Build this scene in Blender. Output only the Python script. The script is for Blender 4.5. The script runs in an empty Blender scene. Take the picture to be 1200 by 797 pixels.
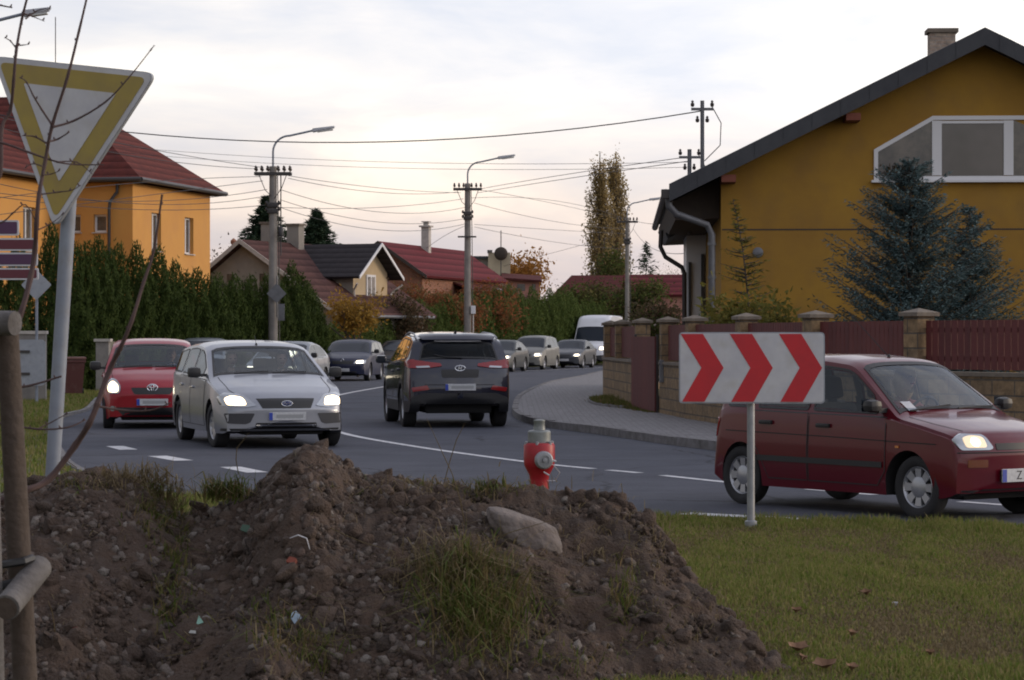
import bpy, bmesh, math, random
import numpy as np
from mathutils import Vector, Matrix, noise as mnoise
from mathutils.bvhtree import BVHTree

# ------------------------------------------------------------------ camera, world, sun, exposure
F = 2900.0      # focal length in photograph pixels (1200 wide)
HY = 395.0      # horizon row of the photograph
EYE = 1.55      # eye height
scene = bpy.context.scene
COL = scene.collection
R = math.radians

cam_d = bpy.data.cameras.new('camera')
cam = bpy.data.objects.new('camera', cam_d)
COL.objects.link(cam)
cam.location = (0, 0, EYE)
cam.rotation_euler = (R(90), 0, 0)
cam_d.sensor_width = 36.0
cam_d.lens = F / 1200 * 36
cam_d.shift_y = (HY - 398.5) / 1200
cam_d.clip_start = 0.1
cam_d.clip_end = 5000
cam_d.dof.use_dof = True
cam_d.dof.focus_distance = 24
cam_d.dof.aperture_fstop = 16
scene.camera = cam

SUN_AZ, SUN_EL = 80, 11      # degrees clockwise from +Y (away from the camera)
world = bpy.data.worlds.new('World')
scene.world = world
world.use_nodes = True
nt = world.node_tree
nt.nodes.clear()
def wn(t, **k):
    n = nt.nodes.new(t)
    for a, b in k.items(): setattr(n, a, b)
    return n
sky = wn('ShaderNodeTexSky', sky_type='NISHITA', sun_disc=False, sun_elevation=R(SUN_EL), sun_rotation=R(SUN_AZ))
tc = wn('ShaderNodeTexCoord')
mp = wn('ShaderNodeMapping'); mp.inputs['Scale'].default_value = (3.2, 3.2, 13.0)
n1 = wn('ShaderNodeTexNoise'); n1.inputs['Scale'].default_value = 2.3; n1.inputs['Detail'].default_value = 7; n1.inputs['Roughness'].default_value = 0.55; n1.inputs['Distortion'].default_value = 0.3
r1 = wn('ShaderNodeValToRGB')
r1.color_ramp.elements[0].position = 0.33; r1.color_ramp.elements[0].color = (5.9, 6.1, 6.5, 1)
r1.color_ramp.elements[1].position = 0.66; r1.color_ramp.elements[1].color = (9.3, 8.8, 7.9, 1)
e = r1.color_ramp.elements.new(0.52); e.color = (7.5, 7.25, 6.95, 1)
sx = wn('ShaderNodeSeparateXYZ')
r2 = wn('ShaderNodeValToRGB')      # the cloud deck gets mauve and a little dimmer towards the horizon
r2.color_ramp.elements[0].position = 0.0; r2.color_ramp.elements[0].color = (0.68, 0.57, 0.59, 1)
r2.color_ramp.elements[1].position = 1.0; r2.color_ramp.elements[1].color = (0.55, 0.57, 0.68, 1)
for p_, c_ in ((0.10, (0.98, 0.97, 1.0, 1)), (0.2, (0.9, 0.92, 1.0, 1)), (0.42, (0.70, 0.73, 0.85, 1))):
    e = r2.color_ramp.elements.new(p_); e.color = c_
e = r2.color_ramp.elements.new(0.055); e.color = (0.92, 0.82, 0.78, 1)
mu = wn('ShaderNodeMix', data_type='RGBA', blend_type='MULTIPLY'); mu.inputs[0].default_value = 1
# brighter towards the low sun on the right
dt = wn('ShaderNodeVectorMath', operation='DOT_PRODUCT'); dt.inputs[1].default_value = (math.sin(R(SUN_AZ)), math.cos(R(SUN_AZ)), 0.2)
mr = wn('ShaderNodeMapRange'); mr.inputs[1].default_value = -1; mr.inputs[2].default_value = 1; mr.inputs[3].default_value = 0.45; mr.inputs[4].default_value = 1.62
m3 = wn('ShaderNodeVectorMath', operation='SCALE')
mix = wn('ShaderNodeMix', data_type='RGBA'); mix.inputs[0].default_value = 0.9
bg = wn('ShaderNodeBackground'); bg.inputs['Strength'].default_value = 0.1
ow = wn('ShaderNodeOutputWorld')
L = nt.links.new
L(tc.outputs['Generated'], mp.inputs['Vector']); L(mp.outputs[0], n1.inputs['Vector']); L(n1.outputs['Fac'], r1.inputs[0])
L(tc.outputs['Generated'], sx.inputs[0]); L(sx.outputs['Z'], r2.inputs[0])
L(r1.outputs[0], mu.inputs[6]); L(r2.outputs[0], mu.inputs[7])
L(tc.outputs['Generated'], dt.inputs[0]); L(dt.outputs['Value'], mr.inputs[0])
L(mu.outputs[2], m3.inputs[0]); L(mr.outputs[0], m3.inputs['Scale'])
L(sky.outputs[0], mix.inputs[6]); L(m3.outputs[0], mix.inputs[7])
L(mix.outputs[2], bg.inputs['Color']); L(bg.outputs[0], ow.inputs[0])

sd = bpy.data.lights.new('sun', 'SUN'); so = bpy.data.objects.new('sun', sd); COL.objects.link(so)
sd.energy = 0.9; sd.angle = R(14); sd.color = (1.0, 0.80, 0.58)
dv = Vector((math.sin(R(SUN_AZ)) * math.cos(R(SUN_EL)), math.cos(R(SUN_AZ)) * math.cos(R(SUN_EL)), math.sin(R(SUN_EL))))
so.rotation_euler = dv.to_track_quat('Z', 'Y').to_euler()
so.location = (60, 10, 40)

vs = scene.view_settings
vs.view_transform = 'Standard'; vs.look = 'None'; vs.gamma = 1; vs.exposure = 0.43; vs.use_curve_mapping = False
try:
    scene.cycles.filter_width = 1.9
except Exception: pass

rng = random.Random(7)
nrg = np.random.default_rng(11)

# ------------------------------------------------------------------ helpers
def W(px, py, Y):
    s = F / Y
    return Vector(((px - 600) / s, Y, EYE - (py - HY) / s))
def G(px, py):
    s = (py - HY) / EYE
    return Vector(((px - 600) / s, F / s, 0))

class MB:
    def __init__(s): s.v = []; s.f = []; s.m = []
    def vert(s, p): s.v.append(tuple(p)); return len(s.v) - 1
    def face(s, ids, m=0): s.f.append(tuple(ids)); s.m.append(m)
    def poly(s, pts, m=0): s.face([s.vert(p) for p in pts], m)
    def box(s, a, b, m=0, M=None):
        x0, y0, z0 = a; x1, y1, z1 = b
        ps = [(x0,y0,z0),(x1,y0,z0),(x1,y1,z0),(x0,y1,z0),(x0,y0,z1),(x1,y0,z1),(x1,y1,z1),(x0,y1,z1)]
        if M: ps = [M @ Vector(p) for p in ps]
        k = len(s.v); s.v += [tuple(p) for p in ps]
        for q in ((0,3,2,1),(4,5,6,7),(0,1,5,4),(1,2,6,5),(2,3,7,6),(3,0,4,7)): s.face([k+i for i in q], m)
        return s
    def bbox(s, a, b, r=0.02, m=0, M=None):   # box with chamfered edges
        x0, y0, z0 = a; x1, y1, z1 = b
        bm = bmesh.new(); bmesh.ops.create_cube(bm, size=1)
        for v in bm.verts: v.co = Vector(((x0+x1)/2 + v.co.x*(x1-x0), (y0+y1)/2 + v.co.y*(y1-y0), (z0+z1)/2 + v.co.z*(z1-z0)))
        bmesh.ops.bevel(bm, geom=list(bm.edges), offset=r, segments=2, affect='EDGES', profile=0.6)
        s.addbm(bm, m, M); return s
    def addbm(s, bm, m=0, M=None):
        k = len(s.v); bm.verts.ensure_lookup_table()
        s.v += [tuple(M @ v.co) if M else tuple(v.co) for v in bm.verts]
        for f in bm.faces: s.face([k + v.index for v in f.verts], m)
        bm.free()
    def tube(s, pts, rad, n=8, m=0, cap=True):
        pts = [Vector(p) for p in pts]
        if not hasattr(rad, '__len__'): rad = [rad]*len(pts)
        up = None; rings = []
        for i, p in enumerate(pts):
            t = (pts[min(i+1, len(pts)-1)] - pts[max(i-1, 0)]).normalized()
            if up is None:
                up = Vector((0,0,1)) if abs(t.z) < .9 else Vector((1,0,0))
            u = (up - t*up.dot(t)).normalized(); w = t.cross(u); up = u
            rings.append([s.vert(p + (u*math.cos(a) + w*math.sin(a))*rad[i]) for a in [2*math.pi*j/n for j in range(n)]])
        for i in range(len(rings)-1):
            for j in range(n): s.face([rings[i][j], rings[i][(j+1)%n], rings[i+1][(j+1)%n], rings[i+1][j]], m)
        if cap: s.face(rings[0][::-1], m); s.face(rings[-1], m)
        return s
    def lathe(s, prof, n=20, m=0, M=None, cap=True):   # profile of (r, h) round local z
        rings = []
        for r, h in prof:
            ring = []
            for j in range(n):
                a = 2*math.pi*j/n; p = Vector((r*math.cos(a), r*math.sin(a), h))
                ring.append(s.vert(M @ p if M else p))
            rings.append(ring)
        for i in range(len(rings)-1):
            for j in range(n): s.face([rings[i][j], rings[i][(j+1)%n], rings[i+1][(j+1)%n], rings[i+1][j]], m)
        if cap: s.face(rings[0][::-1], m); s.face(rings[-1], m)
        return s
    def prism(s, pts2, a, b, ax='y', m=0, M=None):
        # pts2 in the plane, extruded along ax from a to b. ax y -> pts (x,z); ax x -> pts (y,z); ax z -> pts (x,y)
        def P(p, t):
            q = {'y': (p[0], t, p[1]), 'x': (t, p[0], p[1]), 'z': (p[0], p[1], t)}[ax]
            return M @ Vector(q) if M else Vector(q)
        A = [s.vert(P(p, a)) for p in pts2]; B = [s.vert(P(p, b)) for p in pts2]
        s.face(A, m); s.face(B[::-1], m)
        n = len(pts2)
        for i in range(n): s.face([A[i], A[(i+1)%n], B[(i+1)%n], B[i]], m)
        return s
    def mesh(s, name, mats, smooth=None, fixn=True):
        me = bpy.data.meshes.new(name); me.from_pydata(s.v, [], s.f)
        for mt in (mats if isinstance(mats, (list, tuple)) else [mats]): me.materials.append(mt)
        me.polygons.foreach_set('material_index', s.m)
        if fixn:
            bm = bmesh.new(); bm.from_mesh(me); bmesh.ops.recalc_face_normals(bm, faces=bm.faces); bm.to_mesh(me); bm.free()
        if smooth:
            me.polygons.foreach_set('use_smooth', [True]*len(me.polygons)); me.set_sharp_from_angle(angle=R(smooth))
        me.update(); return me

def link(name, me, parent=None, loc=None, rz=0):
    o = bpy.data.objects.new(name, me); COL.objects.link(o)
    if parent is not None: o.parent = parent
    if loc is not None: o.location = loc
    o.rotation_euler.z = rz
    return o
def obj(name, mb, mats, parent=None, smooth=None, fixn=True, loc=None, rz=0):
    return link(name, mb.mesh(name, mats, smooth, fixn), parent, loc, rz)
def tag(o, label, cat, group=None):
    o['label'] = label; o['category'] = cat
    if group: o['group'] = group
    return o
def thing(name, label, cat, loc=(0,0,0), rz=0, group=None):
    o = bpy.data.objects.new(name, None); COL.objects.link(o); o.location = loc; o.rotation_euler = (0, 0, rz)
    o.empty_display_size = 0.2
    return tag(o, label, cat, group)
def struct(o): o['kind'] = 'structure'; return o
def stuff(o, label, cat): o['kind'] = 'stuff'; o['label'] = label; o['category'] = cat; return o
def copy_tree(o, parent=None, top=True):
    c = o.copy(); COL.objects.link(c); c.parent = parent
    for ch in [x for x in bpy.data.objects if x.parent == o and x != c]: copy_tree(ch, c, False)
    return c

# ------------------------------------------------------------------ materials
def mat(name, col=(.5,.5,.5), rough=.8, metal=0, var=None, vscale=5, bump=0, bscale=40, island=None, coat=0, spec=None, emit=None, estr=0, coords='Object', detail=5, dirt=None):
    m = bpy.data.materials.new(name); m.use_nodes = True; t = m.node_tree; N = t.nodes; Lk = t.links.new
    b = N['Principled BSDF']
    b.inputs['Base Color'].default_value = (*col, 1); b.inputs['Roughness'].default_value = rough; b.inputs['Metallic'].default_value = metal
    if coat: b.inputs['Coat Weight'].default_value = coat; b.inputs['Coat Roughness'].default_value = .06
    if spec is not None: b.inputs['Specular IOR Level'].default_value = spec
    if emit: b.inputs['Emission Color'].default_value = (*emit, 1); b.inputs['Emission Strength'].default_value = estr
    tcn = N.new('ShaderNodeTexCoord'); out = None
    if var:
        nz = N.new('ShaderNodeTexNoise'); nz.inputs['Scale'].default_value = vscale; nz.inputs['Detail'].default_value = detail; nz.inputs['Roughness'].default_value = .65
        Lk(tcn.outputs[coords], nz.inputs['Vector'])
        rp = N.new('ShaderNodeMapRange'); rp.inputs[1].default_value = .35; rp.inputs[2].default_value = .65; Lk(nz.outputs['Fac'], rp.inputs[0])
        mx = N.new('ShaderNodeMix'); mx.data_type = 'RGBA'; mx.inputs[6].default_value = (*col, 1); mx.inputs[7].default_value = (*var, 1)
        Lk(rp.outputs[0], mx.inputs[0]); out = mx.outputs[2]
    if island:
        g = N.new('ShaderNodeNewGeometry')
        cr = N.new('ShaderNodeValToRGB'); cr.color_ramp.interpolation = 'LINEAR'
        els = cr.color_ramp.elements
        els[0].position = 0; els[0].color = (*island[0], 1); els[1].position = 1; els[1].color = (*island[-1], 1)
        for i, c in enumerate(island):
            p = i / max(1, len(island)-1)
            if 0 < i < len(island)-1:
                e = els.new(p); e.color = (*c, 1)
        Lk(g.outputs['Random Per Island'], cr.inputs[0])
        if out is not None:
            mx = N.new('ShaderNodeMix'); mx.data_type = 'RGBA'; mx.inputs[0].default_value = .6; Lk(out, mx.inputs[6]); Lk(cr.outputs[0], mx.inputs[7]); out = mx.outputs[2]
        else: out = cr.outputs[0]
    if dirt:   # (colour, scale, amount) patches of wear
        nz = N.new('ShaderNodeTexNoise'); nz.inputs['Scale'].default_value = dirt[1]; nz.inputs['Detail'].default_value = 8
        Lk(tcn.outputs[coords], nz.inputs['Vector'])
        rp = N.new('ShaderNodeMapRange'); rp.inputs[1].default_value = .5; rp.inputs[2].default_value = .75; rp.inputs[4].default_value = dirt[2]; Lk(nz.outputs['Fac'], rp.inputs[0])
        mx = N.new('ShaderNodeMix'); mx.data_type = 'RGBA'; mx.inputs[6].default_value = (*col, 1); mx.inputs[7].default_value = (*dirt[0], 1)
        if out is not None: Lk(out, mx.inputs[6])
        Lk(rp.outputs[0], mx.inputs[0]); out = mx.outputs[2]
    if out is not None: Lk(out, b.inputs['Base Color'])
    if bump:
        nb = N.new('ShaderNodeTexNoise'); nb.inputs['Scale'].default_value = bscale; nb.inputs['Detail'].default_value = 4
        Lk(tcn.outputs[coords], nb.inputs['Vector'])
        bp = N.new('ShaderNodeBump'); bp.inputs['Strength'].default_value = bump; bp.inputs['Distance'].default_value = .02
        Lk(nb.outputs['Fac'], bp.inputs['Height']); Lk(bp.outputs[0], b.inputs['Normal'])
    return m

def brickmat(name, c1, c2, mortar, sx, sy, size=.02, plane='xz', bump=.6, rough=.85, offset=.5):
    m = bpy.data.materials.new(name); m.use_nodes = True; t = m.node_tree; N = t.nodes; Lk = t.links.new
    b = N['Principled BSDF']; b.inputs['Roughness'].default_value = rough
    tcn = N.new('ShaderNodeTexCoord'); sp = N.new('ShaderNodeSeparateXYZ'); cb = N.new('ShaderNodeCombineXYZ')
    Lk(tcn.outputs['Object'], sp.inputs[0])
    if plane == 'xz':
        ad = N.new('ShaderNodeMath'); ad.operation = 'ADD'; Lk(sp.outputs['X'], ad.inputs[0]); Lk(sp.outputs['Y'], ad.inputs[1]); Lk(ad.outputs[0], cb.inputs[0]); Lk(sp.outputs['Z'], cb.inputs[1])
    else:
        Lk(sp.outputs['X'], cb.inputs[0]); Lk(sp.outputs['Y'], cb.inputs[1])
    br = N.new('ShaderNodeTexBrick'); br.offset = offset
    br.inputs['Color1'].default_value = (*c1, 1); br.inputs['Color2'].default_value = (*c2, 1); br.inputs['Mortar'].default_value = (*mortar, 1)
    br.inputs['Scale'].default_value = 1; br.inputs['Mortar Size'].default_value = size; br.inputs['Brick Width'].default_value = sx; br.inputs['Row Height'].default_value = sy
    br.inputs['Bias'].default_value = 0; br.inputs['Mortar Smooth'].default_value = .2
    Lk(cb.outputs[0], br.inputs['Vector'])
    nz = N.new('ShaderNodeTexNoise'); nz.inputs['Scale'].default_value = 9; nz.inputs['Detail'].default_value = 8; nz.inputs['Roughness'].default_value = .7; Lk(tcn.outputs['Object'], nz.inputs['Vector'])
    mr_ = N.new('ShaderNodeMapRange'); mr_.inputs[1].default_value = .3; mr_.inputs[2].default_value = .7; mr_.inputs[3].default_value = .6; mr_.inputs[4].default_value = 1.35; Lk(nz.outputs['Fac'], mr_.inputs[0])
    vm = N.new('ShaderNodeVectorMath'); vm.operation = 'SCALE'; Lk(br.outputs['Color'], vm.inputs[0]); Lk(mr_.outputs[0], vm.inputs['Scale'])
    Lk(vm.outputs[0], b.inputs['Base Color'])
    bp = N.new('ShaderNodeBump'); bp.inputs['Strength'].default_value = bump; bp.inputs['Distance'].default_value = .03
    sb = N.new('ShaderNodeMath'); sb.operation = 'SUBTRACT'; Lk(nz.outputs['Fac'], sb.inputs[0]); Lk(br.outputs['Fac'], sb.inputs[1])
    Lk(sb.outputs[0], bp.inputs['Height']); Lk(bp.outputs[0], b.inputs['Normal'])
    return m

def roofmat(name, c1, c2, rows=3.2, dx=.0, axis='z'):
    m = bpy.data.materials.new(name); m.use_nodes = True; t = m.node_tree; N = t.nodes; Lk = t.links.new
    b = N['Principled BSDF']; b.inputs['Roughness'].default_value = .9; b.inputs['Specular IOR Level'].default_value = .12
    tcn = N.new('ShaderNodeTexCoord')
    wv = N.new('ShaderNodeTexWave'); wv.wave_type = 'BANDS'; wv.bands_direction = 'Z'; wv.wave_profile = 'SAW'; wv.inputs['Scale'].default_value = rows; wv.inputs['Distortion'].default_value = .25; wv.inputs['Detail'].default_value = 2; wv.inputs['Detail Scale'].default_value = 3
    Lk(tcn.outputs['Object'], wv.inputs['Vector'])
    nz = N.new('ShaderNodeTexNoise'); nz.inputs['Scale'].default_value = 3; nz.inputs['Detail'].default_value = 9; nz.inputs['Roughness'].default_value = .75; Lk(tcn.outputs['Object'], nz.inputs['Vector'])
    rp = N.new('ShaderNodeMapRange'); rp.inputs[1].default_value = .32; rp.inputs[2].default_value = .68; Lk(nz.outputs['Fac'], rp.inputs[0])
    mx = N.new('ShaderNodeMix'); mx.data_type = 'RGBA'; mx.inputs[6].default_value = (*c1, 1); mx.inputs[7].default_value = (*c2, 1); Lk(rp.outputs[0], mx.inputs[0])
    mm = N.new('ShaderNodeMapRange'); mm.inputs[3].default_value = .5; mm.inputs[4].default_value = 1.1; Lk(wv.outputs['Fac'], mm.inputs[0])
    vm = N.new('ShaderNodeVectorMath'); vm.operation = 'SCALE'; Lk(mx.outputs[2], vm.inputs[0]); Lk(mm.outputs[0], vm.inputs['Scale']); Lk(vm.outputs[0], b.inputs['Base Color'])
    bp = N.new('ShaderNodeBump'); bp.inputs['Strength'].default_value = .8; bp.inputs['Distance'].default_value = .05; Lk(wv.outputs['Fac'], bp.inputs['Height']); Lk(bp.outputs[0], b.inputs['Normal'])
    return m

def glassmat(name, tint=(.35,.4,.42), refl=(.9,.95,1), ior=1.45, rough=.01, boost=0.0):
    m = bpy.data.materials.new(name); m.use_nodes = True; t = m.node_tree; N = t.nodes; Lk = t.links.new
    N.clear(); o = N.new('ShaderNodeOutputMaterial'); tr = N.new('ShaderNodeBsdfTransparent'); gl = N.new('ShaderNodeBsdfGlossy'); mx = N.new('ShaderNodeMixShader'); fr = N.new('ShaderNodeFresnel')
    tr.inputs[0].default_value = (*tint, 1); gl.inputs['Color'].default_value = (*refl, 1); gl.inputs['Roughness'].default_value = rough; fr.inputs[0].default_value = ior
    ad = N.new('ShaderNodeMath'); ad.operation = 'ADD'; ad.inputs[1].default_value = boost; ad.use_clamp = True
    Lk(fr.outputs[0], ad.inputs[0]); Lk(ad.outputs[0], mx.inputs[0]); Lk(tr.outputs[0], mx.inputs[1]); Lk(gl.outputs[0], mx.inputs[2]); Lk(mx.outputs[0], o.inputs[0])
    return m

def leafmat(name, cols, transl=.25):
    m = mat(name, island=cols, rough=.8, spec=.08)
    t = m.node_tree; N = t.nodes; Lk = t.links.new
    b = N['Principled BSDF']; src = b.inputs['Base Color'].links[0].from_socket
    tl = N.new('ShaderNodeBsdfTranslucent'); Lk(src, tl.inputs[0]); mx = N.new('ShaderNodeMixShader'); mx.inputs[0].default_value = transl
    o = N['Material Output']; Lk(b.outputs[0], mx.inputs[1]); Lk(tl.outputs[0], mx.inputs[2]); Lk(mx.outputs[0], o.inputs[0])
    return m

M = {}
M['asphalt'] = mat('asphalt', (.055,.059,.078), .85, var=(.078,.082,.104), vscale=.9, bump=.35, bscale=90, detail=14, spec=.25, dirt=((.036,.039,.050), .35, .6))
def crack_asphalt():
    t = M['asphalt'].node_tree; N = t.nodes; Lk = t.links.new; b = N['Principled BSDF']; src = b.inputs['Base Color'].links[0].from_socket
    tcn = N.new('ShaderNodeTexCoord'); nz = N.new('ShaderNodeTexNoise'); nz.inputs['Scale'].default_value = 1.5; nz.inputs['Detail'].default_value = 6
    Lk(tcn.outputs['Object'], nz.inputs['Vector']); mxv = N.new('ShaderNodeMix'); mxv.data_type = 'VECTOR'; mxv.inputs[0].default_value = .35; Lk(tcn.outputs['Object'], mxv.inputs[4]); Lk(nz.outputs['Color'], mxv.inputs[5])
    vo = N.new('ShaderNodeTexVoronoi'); vo.feature = 'DISTANCE_TO_EDGE'; vo.inputs['Scale'].default_value = .42; Lk(mxv.outputs[1], vo.inputs['Vector'])
    mr_ = N.new('ShaderNodeMapRange'); mr_.inputs[1].default_value = .004; mr_.inputs[2].default_value = .012; mr_.inputs[3].default_value = .45; mr_.inputs[4].default_value = 1; Lk(vo.outputs['Distance'], mr_.inputs[0])
    n2 = N.new('ShaderNodeTexNoise'); n2.inputs['Scale'].default_value = .25; n2.inputs['Detail'].default_value = 2; Lk(tcn.outputs['Object'], n2.inputs['Vector'])
    m2 = N.new('ShaderNodeMapRange'); m2.inputs[1].default_value = .45; m2.inputs[2].default_value = .6; Lk(n2.outputs['Fac'], m2.inputs[0])
    m3 = N.new('ShaderNodeMix'); m3.inputs[2].default_value = 1; Lk(m2.outputs[0], m3.inputs[0]); Lk(mr_.outputs[0], m3.inputs[3])
    n3 = N.new('ShaderNodeTexNoise'); n3.inputs['Scale'].default_value = 90; n3.inputs['Detail'].default_value = 3; Lk(tcn.outputs['Object'], n3.inputs['Vector'])
    m4 = N.new('ShaderNodeMapRange'); m4.inputs[1].default_value = .3; m4.inputs[2].default_value = .7; m4.inputs[3].default_value = .75; m4.inputs[4].default_value = 1.25; Lk(n3.outputs['Fac'], m4.inputs[0])
    ml = N.new('ShaderNodeMath'); ml.operation = 'MULTIPLY'; Lk(m3.outputs[0], ml.inputs[0]); Lk(m4.outputs[0], ml.inputs[1])
    vm = N.new('ShaderNodeVectorMath'); vm.operation = 'SCALE'; Lk(src, vm.inputs[0]); Lk(ml.outputs[0], vm.inputs['Scale']); Lk(vm.outputs[0], b.inputs['Base Color'])
crack_asphalt()
M['paint_white'] = mat('road_paint', (.62,.62,.64), .7, dirt=((.13,.13,.14), 9, .75), bump=.1)
M['grass_ground'] = mat('grass_ground', (.065,.075,.024), .95, var=(.12,.10,.045), vscale=1.6, bump=.6, bscale=60, detail=12, dirt=((.04,.058,.018), 3.1, .6))
M['kerb'] = mat('kerb_stone', (.20,.19,.20), .9, var=(.11,.105,.10), vscale=6, bump=.5, bscale=50)
M['pavers'] = brickmat('pavers', (.22,.21,.22), (.16,.155,.165), (.08,.08,.075), .22, .12, .008, 'xy', .4)
M['block'] = brickmat('split_block', (.27,.18,.095), (.18,.125,.075), (.11,.09,.07), .42, .2, .012, 'xz', 1.0)
M['cap'] = mat('concrete_cap', (.20,.165,.13), .9, var=(.13,.11,.09), vscale=6, bump=.3)
M['boards'] = mat('redbrown_boards', (.115,.022,.022), .65, var=(.075,.017,.018), vscale=8, bump=.15, island=[(.10,.020,.021),(.14,.028,.026),(.085,.016,.018)])
M['concrete'] = mat('pole_concrete', (.27,.25,.23), .9, var=(.19,.175,.165), vscale=2.5, bump=.3, bscale=30)
M['steel'] = mat('galvanised', (.33,.34,.36), .5, .5, var=(.24,.25,.27), vscale=7)
M['greypaint'] = mat('grey_paint', (.26,.29,.34), .6, .1, var=(.20,.22,.27), vscale=5, dirt=((.2,.19,.18), 11, .5))
M['lamp'] = mat('lamp_housing', (.42,.43,.47), .5, .2)
M['lampglass'] = mat('lamp_glass', (.5,.5,.48), .2)
M['insul'] = mat('porcelain', (.07,.055,.05), .35)
M['wire'] = mat('wire', (.035,.035,.04), .6)
M['black'] = mat('black_trim', (.018,.018,.02), .5)
M['rubber'] = mat('tyre_rubber', (.022,.022,.024), .85, bump=.2, bscale=60)
M['under'] = mat('underbody', (.012,.012,.013), .9)
M['seat'] = mat('seat_fabric', (.06,.06,.068), .9)
M['liner'] = mat('cabin_liner', (.11,.11,.115), .9)
M['chrome'] = mat('chrome', (.75,.76,.78), .18, 1)
M['rim'] = mat('wheel_silver', (.42,.43,.46), .35, .7)
M['glass'] = glassmat('car_glass', (.68,.73,.76), boost=.01)
M['darkglass'] = glassmat('tinted_glass', (.16,.18,.19), boost=.005, ior=1.22)
M['lamp_on'] = mat('headlight_glow', (.9,.85,.7), .2, emit=(1,.74,.42), estr=2.6)
M['lamp_core'] = mat('headlight_bulb', (.9,.85,.7), .2, emit=(1,.90,.68), estr=12)
M['lens'] = mat('clear_lens', (.42,.44,.47), .12, .6, coat=1)
M['redlens'] = mat('red_lens', (.22,.004,.008), .2, coat=.5)
M['amber'] = mat('amber_lens', (.5,.15,.01), .2, coat=1)
M['plate'] = mat('plate_white', (.55,.56,.58), .5, var=(.42,.43,.45), vscale=30)
M['platebar'] = mat('plate_marks', (.30,.31,.32), .5)
M['plateblue'] = mat('plate_blue', (.02,.05,.35), .5)
M['ink'] = mat('ink', (.03,.03,.04), .5)
M['white'] = mat('white_paint', (.72,.72,.74), .45, dirt=((.5,.48,.46), 4, .4))
M['signwhite'] = mat('sign_white', (.54,.54,.56), .5, var=(.46,.46,.50), vscale=6, dirt=((.42,.40,.37), 10, .5))
M['signyellow'] = mat('sign_faded_yellow', (.36,.27,.065), .6, var=(.30,.23,.07), vscale=5, dirt=((.28,.2,.08), 12, .5))
M['signred'] = mat('sign_red', (.52,.014,.024), .42, var=(.45,.014,.025), vscale=5)
M['signback'] = mat('sign_back', (.34,.36,.40), .6, .1, var=(.28,.30,.34), vscale=4, dirt=((.2,.2,.2), 10, .4))
M['maroonsign'] = mat('sign_maroon', (.11,.02,.035), .5)
M['purplesign'] = mat('sign_purple', (.075,.025,.075), .5)
M['wood'] = mat('stake_wood', (.070,.050,.038), .9, var=(.07,.052,.042), vscale=6, bump=.6, bscale=25)
M['palewood'] = mat('weathered_wood', (.15,.14,.135), .9, var=(.08,.072,.07), vscale=7, bump=.6, bscale=25)
M['bark'] = mat('bark', (.09,.075,.065), .95, var=(.05,.04,.035), vscale=9, bump=.6, bscale=20)
M['twig'] = mat('twig_bark', (.085,.05,.045), .8, var=(.06,.035,.035), vscale=15)
M['lamp_dim'] = mat('headlight_dim', (.6,.55,.45), .2, .3, emit=(1,.72,.42), estr=.55)
M['lamp_far'] = mat('headlight_far', (.9,.85,.7), .2, emit=(1,.86,.62), estr=3.5)
# ------------------------------------------------------------------ vehicles
def interp(pts, x):
    if x <= pts[0][0]: return pts[0][1]
    for (a, b), (c, d) in zip(pts, pts[1:]):
        if x <= c: return b + (d-b)*(x-a)/(c-a) if c > a else d
    return pts[-1][1]
def smooth_interp(pts, x, h=.05):
    return sum(interp(pts, x + h*k/3)*w for k, w in ((-3,1),(-2,2),(-1,3),(0,4),(1,3),(2,2),(3,1)))/16

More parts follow.
